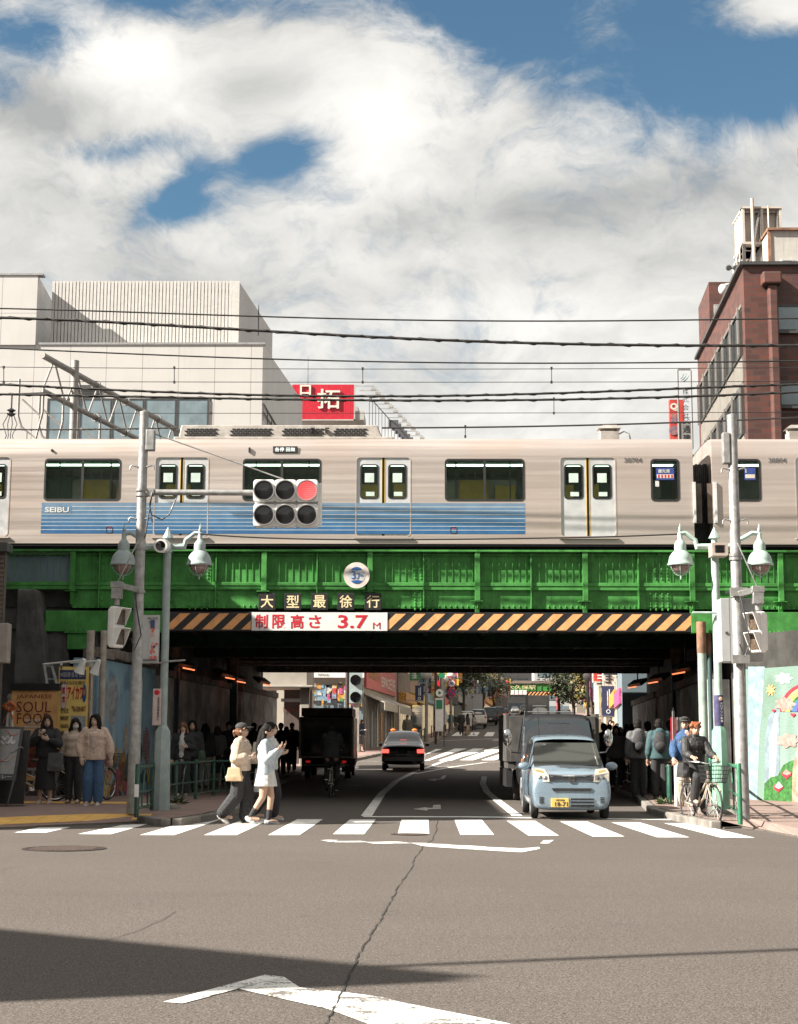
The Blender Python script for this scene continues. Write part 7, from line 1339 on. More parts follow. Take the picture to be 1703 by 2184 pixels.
def bicycle(label, name='bicycle', fr=None, basket=True, cat='bicycle', group=None):
    """city bicycle along +X (front wheel at +X), wheels on z = 0"""
    t = thing(name, label, cat, (0, 0, 0), group); fr = fr or M('bike_champagne', (.50, .44, .36), .35, .3, .1); r = .325; rx, fx = -.52, .55
    for x in (rx, fx):
        mb = MB(); mb.tube([(x + (r - .012) * math.cos(a), 0, r + (r - .012) * math.sin(a)) for a in [2 * math.pi * i / 32 for i in range(32)]], .017, 7, closed=True); w_ = mb.build('wheel', TYRE, t)
        mb = MB(); mb.tube([(x + (r - .035) * math.cos(a), 0, r + (r - .035) * math.sin(a)) for a in [2 * math.pi * i / 32 for i in range(32)]], .009, 6, closed=True); mb.cyl((x, -.04, r), (x, .04, r), .022, n=8); mb.build('rim', CHR, w_)
        mb = MB()
        for i in range(18): a = 2 * math.pi * i / 18; mb.tube([(x, (.03 if i % 2 else -.03), r), (x + (r - .035) * math.cos(a), 0, r + (r - .035) * math.sin(a))], .0028, 4)
        mb.build('spokes', STL, w_)
        mb = MB(); mb.tube([(x + (r + .03) * math.cos(a), 0, r + (r + .03) * math.sin(a)) for a in [rad(q) for q in ((-10, 20, 50, 80, 110, 140, 170) if x == rx else (40, 65, 90, 115, 140, 165))]], .016, 6); mb.build('mudguard', fr, t)
    bb_, st_, hd, hs = V((-.08, 0, .29)), V((-.22, 0, .72)), V((.33, 0, .80)), V((.36, 0, .68))
    mb = MB(); mb.tube([hs, V((.14, 0, .42)), bb_], .022, 8); mb.tube([hd - Z * .06, V((.1, 0, .56)), V((-.13, 0, .45))], .018, 8); mb.tube([bb_, st_], .02, 8); mb.tube([hs - Z * .04, hd + Z * .06], .024, 8)
    for s_ in (-.05, .05): mb.tube([bb_ + Y_ * s_ * .6, (rx, s_, r)], .011, 6); mb.tube([st_ - Z * .06, (rx, s_, r)], .01, 6); mb.tube([hs + Y_ * s_ * .7, (fx - .05, s_, .5), (fx, s_, r)], .013, 6)
    mb.build('frame', fr, t); mb = MB(); mb.ell((-.25, 0, .80), (.14, .09, .045)); mb.ell((-.12, 0, .80), (.1, .045, .035)); mb.cyl(st_, st_ + V((-.03, 0, .08)), .015, n=8); mb.build('saddle', BLKT, t)
    mb = MB(); top = hd + V((-.02, 0, .17)); mb.tube([hd, top], .015, 7); mb.tube([top + V((-.22, -.29, .02)), top + V((-.1, -.27, .04)), top + V((.03, -.15, .03)), top, top + V((.03, .15, .03)), top + V((-.1, .27, .04)), top + V((-.22, .29, .02))], .012, 7); mb.build('handlebar', CHR, t); mb = MB()
    for s_ in (-1, 1): mb.tube([top + V((-.25, s_ * .295, .018)), top + V((-.13, s_ * .275, .035))], .018, 7)
    mb.build('grip', BLKT, t); mb = MB(); mb.lathe(bb_ + Y_ * -.05, [(.03, -.012), (.095, -.012), (.095, .012), (.03, .012)], 20, axis=(0, 1, 0)); mb.bar(bb_ + Y_ * -.07, bb_ + V((.1, -.07, -.13)), .02, .012); mb.bar(bb_ + Y_ * .07, bb_ + V((-.1, .07, .13)), .02, .012); mb.bx(.06, .14, -.16, -.07, .145, .165); mb.bx(-.22, -.14, .07, .16, .41, .43); mb.build('crank', CHR, t)
    mb = MB(); mb.lathe((.42, 0, .62), [(.02, -.05), (.04, .02), (.035, .05)], 10, axis=(1, 0, 0)); mb.build('lamp', HLG, t)
    if basket:
        mb = MB(); bx0, bx1 = .40, .70
        for k in range(5):
            z = .68 + .065 * k; e = .02 * k; o = [(bx0 - e * .3, -.15 - e * .5, z), (bx1 + e, -.15 - e * .5, z), (bx1 + e, .15 + e * .5, z), (bx0 - e * .3, .15 + e * .5, z)]; mb.tube(o, .005 if k < 4 else .008, 5, closed=True)
        for i in range(9):
            f = i / 8
            for s_ in (-1, 1): mb.tube([(bx0 + (bx1 - bx0) * f, s_ * .15, .68), (bx0 + (bx1 + .08 - bx0) * f, s_ * .19, .94)], .004, 4)
            mb.tube([(bx1, -.15 + .3 * f, .68), (bx1 + .08, -.19 + .38 * f, .94)], .004, 4); mb.tube([(bx0, -.15 + .3 * f, .68), (bx1, -.15 + .3 * f, .68)], .004, 4)
        mb.build('basket', BLKT, t)
    mb = MB(); mb.bx(-.78, -.35, -.06, .06, .68, .69); mb.tube([(rx - .1, .06, .68), (rx, .07, r)], .008, 5); mb.tube([(rx - .1, -.06, .68), (rx, -.07, r)], .008, 5); mb.build('rear_rack', CHR, t)
    return t
b1 = bicycle('champagne city bicycle with a black basket being ridden at the right corner'); f_ = G(1524, 1760); r_ = G(1469, 1755.5); ang = math.atan2(f_.y - r_.y, f_.x - r_.x); BK = b1; b1.rotation_euler = (rad(0), 0, -rad(77)); b1.location = ((f_.x + r_.x) / 2, (f_.y + r_.y) / 2 + .0, 0)
b2 = dup(b1, tuple(G(57, 1701, .12) + Z * .0), rad(200), 'dark bicycle parked behind the poster stand, wheel showing left of the woman in black'); b3 = dup(b1, tuple(G(195, 1702, .12)), rad(70), 'parked bicycle half hidden between the two groups of women')
b2.location.y = 31.2; b2.location.x = W(62, 1650, 31.2).x; b3.location.y = 31.5; b3.location.x = W(200, 1650, 31.5).x
b4 = dup(b1, tuple(G(708, 1700)), rad(90), 'dark bicycle ridden away under the viaduct behind the box truck')
mc, R = car('scooter', 'scooter ridden away with a white rear box up the right side of the street', [(0, .3, .5, .7, .1, .15, .1), (.3, .3, .5, .95, .12, .2, .15), (.7, .25, .45, .55, .12, .2, .15), (1.2, .3, .55, .8, .12, .2, .16), (1.8, .4, .6, .75, .1, .16, .1)], NVY, .25, .02, (.15, 1.45), ((0, 1), (3, 4)), (1, 2), cat='scooter', wr=.12); add(mc, 'rear_box', WHT, lambda mb: mb.bx(-.24, .24, 1.4, 1.85, .85, 1.25), .03); add(mc, 'tail_light', BRK_, lambda mb: mb.bx(-.1, .1, 1.8, 1.84, .65, .75)); p_ = GZ(1096, 1546); mc.rotation_euler = (0, 0, math.pi); mc.location = (p_.x, p_.y + 1.8, p_.z)
# ================================================================ the street beyond the viaduct
def wallL(Yv): return W(775, 1500, 80).x + .082 * (Yv - 80)          # building line at the left
def wallR(Yv): return W(1352, 1500, 59).x + .095 * (Yv - 59)
Pg = lambda Yv: zr(Yv) + .12
def sidebox(name, label, side, y0, y1, h, mat, cat='building'):
    f = wallL if side < 0 else wallR; z = zr(y0); t = thing(name, label, cat, (f(y0), y0, z)); d = 9 * side; mb = MB()
    prism_xy(mb, [(f(y0), y0), (f(y1), y1), (f(y1) + d, y1), (f(y0) + d, y0)], z - .5, z + h); mb.build('wall', mat, t); return t
# the game parlour at the corner
ESP = thing('shop_building', 'pale shop building with red ESPACE sign, awnings and ribbed shutters beyond the underpass', 'building', (wallL(80), 80, zr(80)))
CRW = M('cream_wall', (.42, .39, .33), .7, 0, .1, 1.5, streak=.15); y0, y1 = 80., 97.; z = zr(80); xa_, xb_ = W(648, 1500, 80).x, wallL(80)
ze = lambda y, Yv=80: W(720, y, Yv).z
mb = MB(); prism_xy(mb, [(xa_ - 1.4, 80), (xb_, 80), (wallL(y1), y1), (wallL(y1) - 5, y1)], z - .3, z + 4.9); mb.build('wall', CRW, ESP)
mb = MB(); mb.bx(xa_, xb_ + .05, 79.6, 79.99, ze(1446), ze(1425)); mb.build('fascia', WHT, ESP); text('ESPACE', 1, (W(690, 1440, 79.5).x, 79.58, ze(1440)), X, Z, INK, 'lettering', ESP, fit=(px(22, 80), px(4, 80)), bold=.01)
mb = MB(); mb.bx(xa_, xb_, 79.9, 79.985, z, ze(1461)); mb.build('shop_window', GLG, ESP); r5 = random.Random(21)
PCOL = [M('print_' + n_, c, .55, 0, .5, 9) for n_, c in (('red', (.5, .05, .04)), ('orange', (.6, .28, .05)), ('white', (.55, .54, .5)), ('sky', (.2, .32, .42)), ('magenta', (.5, .08, .22)), ('dark', (.03, .03, .04)), ('yellow', (.6, .45, .1)), ('leaf', (.08, .25, .08)))]
mb = MB()
for x, y, w_, h_, c in ((668, 1480, 12, 30, 6), (688, 1478, 26, 34, 3), (702, 1474, 12, 26, 5), (714, 1476, 13, 30, 0), (727, 1478, 12, 36, 1), (738, 1482, 10, 30, 2), (747, 1494, 12, 22, 4), (765, 1490, 15, 34, 1)):
    a = rz(x - w_ / 2, y + h_ / 2, x + w_ / 2, y - h_ / 2, 79.8); mb.bx(a[0], a[1], 79.8, 79.84, a[2], a[3], c)
    for k in range(5): u, v_ = r5.uniform(a[0], a[1] - .2), r5.uniform(a[2], a[3] - .3); mb.bx(u, u + r5.uniform(.1, .25), 79.78 - .001 * k, 79.79 - .001 * k, v_, v_ + r5.uniform(.1, .35), r5.randrange(8))
mb.build('posters', PCOL, ESP); Us = V((.082, 1, 0)).normalized(); Ns = V((1, -.082, 0)).normalized()
S_ = lambda u, zz, d=0: V((wallL(80), 80, zz)) + Us * u + Ns * d
def sbox(mb, u0, u1, z0, z1, d0, d1, mi=0): mb.hexa([S_(u0, z0, d0), S_(u1, z0, d0), S_(u1, z0, d1), S_(u0, z0, d1), S_(u0, z1, d0), S_(u1, z1, d0), S_(u1, z1, d1), S_(u0, z1, d1)], mi)
mb = MB(); zs0_, zs1_ = z + 3.35, z + 4.7; sbox(mb, .3, 15.6, zs0_, zs1_, .03, .14); mb.build('red_sign', M('sign_salmon_red', (.52, .08, .08), .5, 0, .05), ESP); text('ESPACE日拓', 1, S_(11.0, zs0_ + .62, .15), Us, Z, CRM, 'lettering', ESP, fit=(7.5, .75), bold=.01); text('PACHINKO SLOT', 1, S_(3.8, zs0_ + .75, .15), Us, Z, M('dull_gold', (.4, .25, .06), .5), 'lettering', ESP, fit=(5.2, .5))
for u0 in (.2, 8.6):
    mb = MB(); mb.hexa([S_(u0, z + 3.0, .05), S_(u0 + 6.8, z + 3.0, .05), S_(u0 + 6.8, z + 2.55, 1.1), S_(u0, z + 2.55, 1.1), S_(u0, z + 3.1, .05), S_(u0 + 6.8, z + 3.1, .05), S_(u0 + 6.8, z + 2.62, 1.1), S_(u0, z + 2.62, 1.1)]); mb.hexa([S_(u0, z + 2.2, 1.06), S_(u0 + 6.8, z + 2.2, 1.06), S_(u0 + 6.8, z + 2.2, 1.1), S_(u0, z + 2.2, 1.1), S_(u0, z + 2.545, 1.06), S_(u0 + 6.8, z + 2.545, 1.06), S_(u0 + 6.8, z + 2.545, 1.1), S_(u0, z + 2.545, 1.1)]); mb.build('awning', M('awning_cream', (.46, .42, .36), .8), ESP)
mb = MB(); u = .2
while u < 16.4: sbox(mb, u, u + .35, z, z + 2.9, .02, .1, 0); u += .62
mb.build('shutter_ribs', M('shutter_grey', (.28, .26, .24), .6, 0, .15, 3), ESP); mb = MB()
for u, c in ((2.6, 3), (5.2, 2), (7.2, 1), (9.5, 2), (12.6, 3), (14.4, 6)): sbox(mb, u, u + .7, z + .3, z + 2.7 - .5 * (c % 2), .11, .13, c)
mb.build('side_posters', PCOL, ESP)
# rows of buildings, each with windows and its own signboards
cols_ = [(.30, .28, .25), (.20, .16, .13), (.40, .38, .35), (.15, .16, .18), (.34, .24, .18), (.26, .28, .29), (.44, .42, .36), (.18, .13, .11), (.3, .32, .3), (.36, .3, .24)]
NMS = ['grey rendered', 'dark brown', 'pale grey', 'slate dark', 'terracotta tiled', 'blue grey', 'cream', 'deep brown brick', 'greenish grey', 'tan tiled']
def signs(t, side, y0, y1, n_, base):
    f = wallL if side < 0 else wallR
    for k in range(n_):
        yy = y0 + (y1 - y0) * (k + .5) / n_ + r5.uniform(-.5, .5); x = f(yy) - side * r5.uniform(.5, .9); zz = zr(yy) + r5.uniform(2.6, 4.6); h = r5.uniform(.8, 3.2); w_ = r5.uniform(.5, .9); m_ = PCOL[r5.choice((0, 0, 2, 2, 3, 6, 1, 5, 7, 4))]
        mb = MB(); mb.bx(x - w_ / 2, x + w_ / 2, yy, yy + .15, zz, zz + h); mb.bx(min(x, f(yy)), max(x, f(yy)), yy + .05, yy + .1, zz + h * .7, zz + h * .7 + .06); so_ = mb.build('signboard', m_, t)
        mb = MB(); m2 = INK if m_ in (PCOL[2], PCOL[6], PCOL[3]) else WHT; nn = max(1, int(h / .55))
        for i in range(nn):
            c_ = zz + h * (i + .5) / nn
            for j in range(3): mb.bx(x - w_ * .3, x + w_ * r5.uniform(.1, .3), yy - .02, yy - .001, c_ - .18 + .14 * j, c_ - .12 + .14 * j)
            mb.bx(x - .04, x + .04, yy - .022, yy - .0205, c_ - .2, c_ + .2)
        mb.build('sign_marks', m2, so_)
def row(side, edges, hs, seed):
    for i in range(len(edges) - 1):
        a, b = edges[i] + .1, edges[i + 1] - .1; k = (i * 3 + seed) % 10; h = min(hs[i % len(hs)], .165 * a - zr(a)) if side > 0 else .0464 * a + 1.5 - zr(a) + (i * 7 % 3) * .3
        where = 'at the left of' if side < 0 else 'at the right of'
        ordn = ['first', 'second', 'third', 'fourth', 'fifth', 'sixth', 'seventh', 'eighth', 'ninth', 'tenth', 'eleventh', 'twelfth'][i]
        t = sidebox('shop_building', '%s shop building, %s in the row %s the far street' % (NMS[k], ordn, where), side, a, b, h, M('facade_' + NMS[k].replace(' ', '_'), cols_[k], .7, 0, .12, 1.5, streak=.2))
        f = wallL if side < 0 else wallR; U = V((.082 if side < 0 else .095, 1, 0)).normalized(); N = V((-side, side * U.x, 0)); o = V((f(a), a, zr(a))); L_ = b - a
        for fl in range(1, int(h / 3.1)):
            for c in range(max(1, int(L_ / 4))): window(t, o + U * (.6 + c * 4) + Z * (3.1 * fl + .9) + N * .03, U, 2.6, 1.5, N, GLZ, FRL, 1)
        mb = MB(); mb.hexa([o + U * .4 + N * .02, o + U * (L_ - .4) + N * .02, o + U * (L_ - .4) + N * .1, o + U * .4 + N * .1] + [q + Z * 2.5 for q in (o + U * .4 + N * .02, o + U * (L_ - .4) + N * .02, o + U * (L_ - .4) + N * .1, o + U * .4 + N * .1)]); mb.build('shopfront', GLZ if i % 2 else M('shop_glow', (.5, .42, .3), .5, 0, .5, 2, emit=(1, .8, .5), es=.12), t)
        mb = MB(); mb.hexa([o + N * .02 + Z * 2.6, o + U * L_ + N * .02 + Z * 2.6, o + U * L_ + N * .5 + Z * 2.6, o + N * .5 + Z * 2.6] + [q + Z * .6 for q in (o + N * .02 + Z * 2.6, o + U * L_ + N * .02 + Z * 2.6, o + U * L_ + N * .5 + Z * 2.6, o + N * .5 + Z * 2.6)]); mb.build('shop_fascia', PCOL[(i * 5 + seed) % 8], t)
        signs(t, side, a, b, max(2, int(L_ / 3)), 0)
row(-1, [98, 106, 115, 126, 138, 152, 168, 188, 212, 240, 275, 320], [40], 1)
row(1, [60, 68, 78, 88, 100, 114, 130, 150, 172, 200, 235, 280, 325], [7, 11, 14, 12, 17, 20, 16, 24, 20, 28, 24, 30], 4)
for x0, x1, Yv, h, lb, c in ((1050, 1135, 420, 44, 'pale tall apartment tower far behind the second bridge, left of the pair', (.42, .42, .42)), (1140, 1235, 450, 50, 'white office tower far behind the second bridge, right of the pair', (.5, .5, .5)), (880, 1050, 400, 36, 'dark grey distant block behind the left trees', (.22, .22, .23)), (1230, 1420, 380, 34, 'brownish distant block closing the right side of the street', (.28, .24, .2))):
    a, b = W(x0, 1450, Yv).x, W(x1, 1450, Yv).x; t = thing('distant_building', lb, 'building', (a, Yv, 8)); mb = MB(); mb.bx(a, b, Yv, Yv + 20, 6, 8.6 + h); mb.build('wall', M('far_wall_' + lb.split()[0], c, .7, 0, .1, .2), t)
    for i in range(10):
        mb = MB(); mb.bx(a + 1, b - 1, Yv - .1, Yv - .01, 11 + 3.3 * i, 12.6 + 3.3 * i); mb.build('window', GLG, t)
# second railway bridge across the street
Yb2 = 330.; fbx = lambda x: W(x, 1470, Yb2).x; fbz = lambda y: W(1120, y, Yb2).z
b2_ = thing('railway_bridge', 'small distant green railway bridge with striped beam far down the street', 'railway bridge', (fbx(1120), Yb2, fbz(1483))); mb = MB(); mb.bx(fbx(1000), fbx(1330), Yb2, Yb2 + 4, fbz(1474), fbz(1458)); mb.build('girder', GREEN, b2_)
mb = MB(); mb.bx(fbx(1000), fbx(1330), Yb2 - .3, Yb2, fbz(1458), fbz(1452)); mb.build('parapet', M('parapet_brown', (.22, .17, .14), .7), b2_); mb = MB(); mb.bx(fbx(1000), fbx(1330), Yb2 - .35, Yb2 - .01, fbz(1484), fbz(1475)); mb.build('beam', BLK, b2_)
mb = MB(); x = fbx(1050)
while x < fbx(1200): mb.prism([(0, 0), (.35, 0), (1.0, .7), (.65, .7)], (x, Yb2 - .36, fbz(1483)), X, Z, (0, -.03, 0)); x += .75
mb.build('warning_stripes', ORG, b2_); mb = MB()
for i in range(12): x = fbx(1050 + 13 * i); mb.bx(x, x + .15, Yb2 - .12, Yb2 - .01, fbz(1474), fbz(1459))
mb.build('stiffeners', GREEN, b2_); text('大久保駅', 1, (fbx(1113), Yb2 - .2, fbz(1466)), X, Z, CREAM, 'lettering', b2_, fit=(px(60, 330), px(9, 330))); mb = MB()
for i in range(5): x = fbx(1080 + 9 * i); mb.bx(x, x + .75, Yb2 - .5, Yb2 - .42, fbz(1482), fbz(1472))
mb.build('height_plates', WHT, b2_)
# poles, lamps and signs along the street
def sp(name, label, cat, x, ybase, ytop, r, mat, Yv=None, group=None):
    p = GZ(x, ybase, .12) if Yv is None else V((W(x, ybase, Yv).x, Yv, Pg(Yv))); t = thing(name, label, cat, tuple(p), group); zt_ = W(x, ytop, p.y).z; mb = MB(); mb.tube([p, (p.x, p.y, zt_)], r, 10); mb.build('pole', mat, t); return t, p, zt_
SPG = M('street_pole_grey', (.34, .31, .27), .6, .1, .2, 4, streak=.2); SPD = M('street_pole_brown', (.05, .025, .02), .5); GLW = M('white_globe', (.62, .60, .55), .35, 0, .05)
def globelamp(label, x, ybase, ytop, k=12, Yv=None):
    t, p, zt_ = sp('globe_lamp', label, 'street lamp', x, ybase, ytop, .10, SPG, Yv, 'globe lamps along the street'); r = px(k, p.y); mb = MB(); mb.tube([(p.x, p.y, zt_ - .6), (p.x + .45, p.y, zt_ - .1), (p.x + .5, p.y, zt_ + .3), (p.x, p.y, zt_ + .55)], .03, 6); mb.build('bracket', SPG, t); mb = MB(); mb.ell((p.x, p.y, zt_ + r * .8), r, None, 16, 10); mb.build('globe', GLW, t); return t
globelamp('globe street lamp with a kanji plate by the dark gap beside the red sign shop', 910, 1583, 1447, 12); globelamp('globe street lamp beside the blue banners at the left kerb', 948, 1566, 1456, 9); globelamp('globe street lamp behind the speed limit sign', 962, 1560, 1450, 9)
globelamp('first globe street lamp at the right kerb left of the blue banner', 1255, 1535, 1452, 10, 100); globelamp('globe lamp on a red pole farther along the right kerb', 1226, 1530, 1460, 8, 130)
for x, yb_, yt_, lb, m_, r in ((930, 1588, 1425, 'dark brown pole beside the bus stop at the left kerb', SPD, .08), (740, 1600, 1425, 'dark brown pole of the signal at the side street corner', SPD, .1), (664, 1600, 1425, 'grey downpipe pole beside the shop posters', SPG, .1), (942, 1570, 1425, 'grey concrete utility pole left of the globe lamps', SPG, .17), (1277, 1560, 1425, 'thick concrete utility pole with a pasted white sheet at the right kerb', SPG, .16), (1190, 1535, 1440, 'thin red pole by the right trees', MATS['red_ribbed_sign'], .1), (1057, 1520, 1450, 'red vertical pole banner at the far left of the street', MATS['red_ribbed_sign'], .35)):
    t, p, zt_ = sp('utility_pole', lb, 'pole', x, yb_, yt_, r, m_, 84. if x == 1277 else (78. if x in (740, 664) else None))
    if x == 1277: mb = MB(); mb.lathe((p.x, p.y, p.z + 1.6), [(r * 1.04, 0), (r * 1.04, 2.1)], 12); mb.build('pasted_sheet', WHT, t)
    if x == 740:
        mb = MB(); zc_ = W(752, 1468, p.y).z; mb.bx(p.x + .1, p.x + .75, p.y - .1, p.y + .12, zc_ - .75, zc_ + 1.); mb.build('signal_housing', MATS['lamp_grey_green'], t); mb = MB(); [mb.lathe((p.x + .42, p.y - .11, zc_ + q), [(.001, 0), (.26, 0), (.27, -.1)], 14, axis=(0, 1, 0)) for q in (-.45, .4)]; mb.build('lens', LENS, t); mb = MB(); mb.bx(p.x + .3, p.x + .6, p.y, p.y + .2, p.z, zc_ - .76); mb.build('signal_post', SPG, t)
def flagb(label, x, y0, y1, wd, Yv, emb=True):
    a = rz(x - wd / 2, y1, x + wd / 2, y0, Yv); t = thing('banner', label, 'banner', (a[0], Yv, a[2])); mb = MB(); mb.bx(a[0], a[1], Yv, Yv + .02, a[2], a[3]); mb.build('cloth', M('banner_navy', (.025, .035, .10), .7, 0, .15, 3), t); mb = MB(); mb.tube([(a[0] - .8, Yv, a[3] + .04), (a[1], Yv, a[3] + .04)], .025, 6); mb.build('rod', STL, t)
    mb = MB(); c = V(((a[0] + a[1]) / 2, Yv - .004, a[3] - (a[3] - a[2]) * .18)); r = (a[1] - a[0]) * .18; mb.lathe(c, [(r * .6, 0), (r, 0), (r, .003), (r * .6, .003)], 16, axis=(0, 1, 0)); mb.bx(c.x - .05, c.x - .01, Yv - .005, Yv, a[2] + (a[3] - a[2]) * .18, a[3] - (a[3] - a[2]) * .36); mb.bx(c.x + .04, c.x + .09, Yv - .005, Yv, a[2] + (a[3] - a[2]) * .12, a[3] - (a[3] - a[2]) * .36); mb.build('emblem', WHT, t)
flagb('navy banner with a round emblem hanging at the right kerb of the street', 1298, 1462, 1530, 28, 78); flagb('second navy banner partly behind the first at the right', 1318, 1460, 1508, 18, 90); flagb('navy banner in the dark gap beside the red sign shop', 895, 1462, 1496, 18, 96); flagb('navy banner between the utility pole and the globe lamp at the left', 969 - 9, 1462, 1492, 12, 120)
t, p, zt_ = sp('speed_limit_sign', 'round 40 speed limit sign above a blue no parking sign at the left kerb', 'traffic sign', 964, 1566, 1448, .04, SPG); mb = MB(); c = W(964, 1458, p.y - .1); r = px(9, p.y); mb.lathe(c, [(.001, 0), (r, 0), (r, .03)], 22, 0, axis=(0, 1, 0)); mb.lathe(c + V((0, -.01, 0)), [(.001, 0), (r * .75, 0)], 20, 1, axis=(0, 1, 0)); c2 = W(964, 1477, p.y - .1); mb.lathe(c2, [(.001, 0), (r, 0), (r, .03)], 22, 0, axis=(0, 1, 0)); mb.lathe(c2 + V((0, -.01, 0)), [(.001, 0), (r * .75, 0)], 20, 2, axis=(0, 1, 0)); mb.bar(c2 + V((-r * .6, -.03, r * .6)), c2 + V((r * .6, -.03, -r * .6)), .12, .01, 0, up=(0, 1, 0)); mb.build('disc', [RED, WHT, BLUE], t); text('40', 1, c + V((0, -.03, 0)), X, Z, BLUE, 'figures', t, fit=(r * .9, r * .8), bold=.02)
t, p, zt_ = sp('bus_stop', 'green and white bus stop sign with a round leaf emblem at the left kerb', 'bus stop', 948, 1586, 1490, .03, FRM, 88); c = W(927, 1480, 87.8); c = W(917 + 21, 1478, 87.8); r = px(8, 88); mb = MB(); mb.lathe(c, [(.001, 0), (r, 0), (r, .05)], 20, axis=(0, 1, 0)); mb.build('disc', WHT, t); mb = MB(); mb.lathe(c + V((0, -.02, 0)), [(.001, 0), (r * .6, 0)], 3, axis=(0, 1, 0)); mb.build('leaf_emblem', M('bus_green', (.01, .2, .1), .5), t); a = rz(929, 1560, 946, 1489, 87.9); mb = MB(); mb.bx(a[0], a[1], 87.9, 88, a[2], a[3]); mb.build('board', WHT, t); mb = MB(); a = rz(931, 1512, 944, 1493, 87.8); mb.bx(a[0], a[1], 87.85, 87.89, a[2], a[3]); mb.build('green_panel', MATS['bus_green'], t)
for x, y, w_, h_, m_, Yv, lb, tx in ((943, 1441, 13, 10, MATS['bus_green'], 112, 'green shop sign high beside the brown pole', 'OSLON'), (935, 1458, 7, 12, RED, 110, 'small red sign below the green one', ''), (958, 1444, 9, 6, M('sign_pinkred', (.55, .12, .18), .5), 130, 'small pink sign among the left shop signs', ''), (975, 1455, 8, 14, M('sign_yellowm', (.65, .42, .04), .5), 128, 'yellow arch sign on the left', ''), (1328, 1448, 8, 34, RED, 82, 'tall red sign at the right building line', ''), (1342, 1448, 12, 10, WHT, 76, 'white sign at the right building line', '')):
    a = rz(x - w_ / 2, y + h_ / 2, x + w_ / 2, y - h_ / 2, Yv); t = thing('shop_sign', lb, 'sign', (a[0], Yv, a[2])); mb = MB(); mb.bx(a[0], a[1], Yv, Yv + .15, a[2], a[3]); mb.bx(a[0] - .5 if x < 1000 else a[1], a[0] if x < 1000 else a[1] + .6, Yv + .05, Yv + .09, a[3] - .3, a[3] - .2); mb.build('board', m_, t)
    if tx: text(tx, 1, ((a[0] + a[1]) / 2, Yv - .01, a[2] + .2), X, Z, WHT, 'lettering', t, fit=(a[1] - a[0] - .1, .25))
far_sig = thing('traffic_signal', 'small horizontal three lens signal with red lit far down the street', 'traffic signal', tuple(W(1075, 1453, 240))); mb = MB(); a = rz(1064, 1457, 1086, 1449, 240); mb.bx(a[0], a[1], 240, 240.3, a[2], a[3]); mb.tube([(a[0] - 5, 240.2, a[3] + .1), (a[0], 240.2, a[3])], .06, 6); mb.tube([(a[0] - 5, 240.2, zr(240)), (a[0] - 5, 240.2, a[3] + .1)], .1, 6); mb.build('housing', FRM, far_sig); mb = MB(); mb.ell(((a[0] * .15 + a[1] * .85), 239.95, (a[2] + a[3]) / 2), (.22, .05, .22)); mb.build('lens', RLED, far_sig)
for side, Yv, lb in ((1, 62, 'blue grey shop wall just right beyond the viaduct'),):
    a = V((wallR(59.3), 59.3, 0)); t = thing('shop_building', lb, 'building', tuple(a)); mb = MB(); prism_xy(mb, [(wallR(59.3) - .4, 59.4), (wallR(66) - .4, 66), (wallR(66) + 6, 66), (wallR(59.4) + 6, 59.4)], 0, 6.5); mb.build('wall', M('blue_grey_wall', (.16, .21, .24), .7, 0, .1, 1.5), t)
gl = lambda f, ys_: [(f(y), y) for y in ys_]
KL = lambda y: (-3.6 + (y - 68) * .14 if y < 93 else -.1 + (y - 93) * .0545) - .3
fence('green guard fence at the left kerb beyond the side street', gl(KL, (93, 96, 99, 102)), .8, FGR, arches=False); fence('green guard fence farther along the left kerb by the crosswalk', gl(KL, (108, 111, 114, 117, 120)), .8, FGR, arches=False)
# trees
LEAFS = [M('leaf_dark', (.025, .036, .014), .7, 0, .4, 3), M('leaf_mid', (.042, .058, .018), .7, 0, .4, 3), M('leaf_yellow', (.15, .12, .03), .7, 0, .4, 3)]
def tree(label, x, ybase, Yv, h, rad_, n_, mix_):
    b = V((W(x, ybase, Yv).x, Yv, Pg(Yv))); t = thing('tree', label, 'tree', tuple(b), 'street trees'); rt_ = random.Random(int(x)); mb = MB(); mb.tube([b, b + V((.1, 0, h * .35)), b + V((-.05, 0, h * .6)), b + V((.1, .1, h * .9))], [.16, .12, .08, .02], 8); tips = []
    for i in range(9): a = rt_.uniform(0, 6.28); z_ = h * rt_.uniform(.35, .75); p1 = b + V((math.cos(a) * rad_ * .8, math.sin(a) * rad_ * .8, z_ + h * rt_.uniform(.05, .25))); mb.tube([b + Z * z_, (b + Z * z_).lerp(p1, .5) + Z * .15, p1], [.05, .035, .012], 6); tips.append(p1)
    mb.build('trunk', M('bark', (.07, .05, .035), .9, 0, .3, 6), t); mb = MB(); cl = [(tp + V([rt_.gauss(0, .3) for _ in range(3)]) * rad_ * .5, rt_.uniform(.3, .55) * rad_) for tp in tips for _ in range(2)] + [(b + V((rt_.gauss(0, .35) * rad_, rt_.gauss(0, .35) * rad_, h * rt_.uniform(.5, 1.))), rad_ * .45) for _ in range(7)]
    for i in range(n_):
        c, r = cl[rt_.randrange(len(cl))]; p_ = c + V([rt_.gauss(0, .5) for _ in range(3)]) * r; u = V([rt_.uniform(-1, 1) for _ in range(3)]).normalized(); v_ = u.orthogonal().normalized(); s_ = rt_.uniform(.10, .2); mb.add([p_ - u * s_, p_ + v_ * s_ * .55, p_ + u * s_, p_ - v_ * s_ * .55], [(0, 1, 2, 3)], rt_.choices((0, 1, 2), mix_)[0])
    mb.build('crown', LEAFS, t, fix=False)
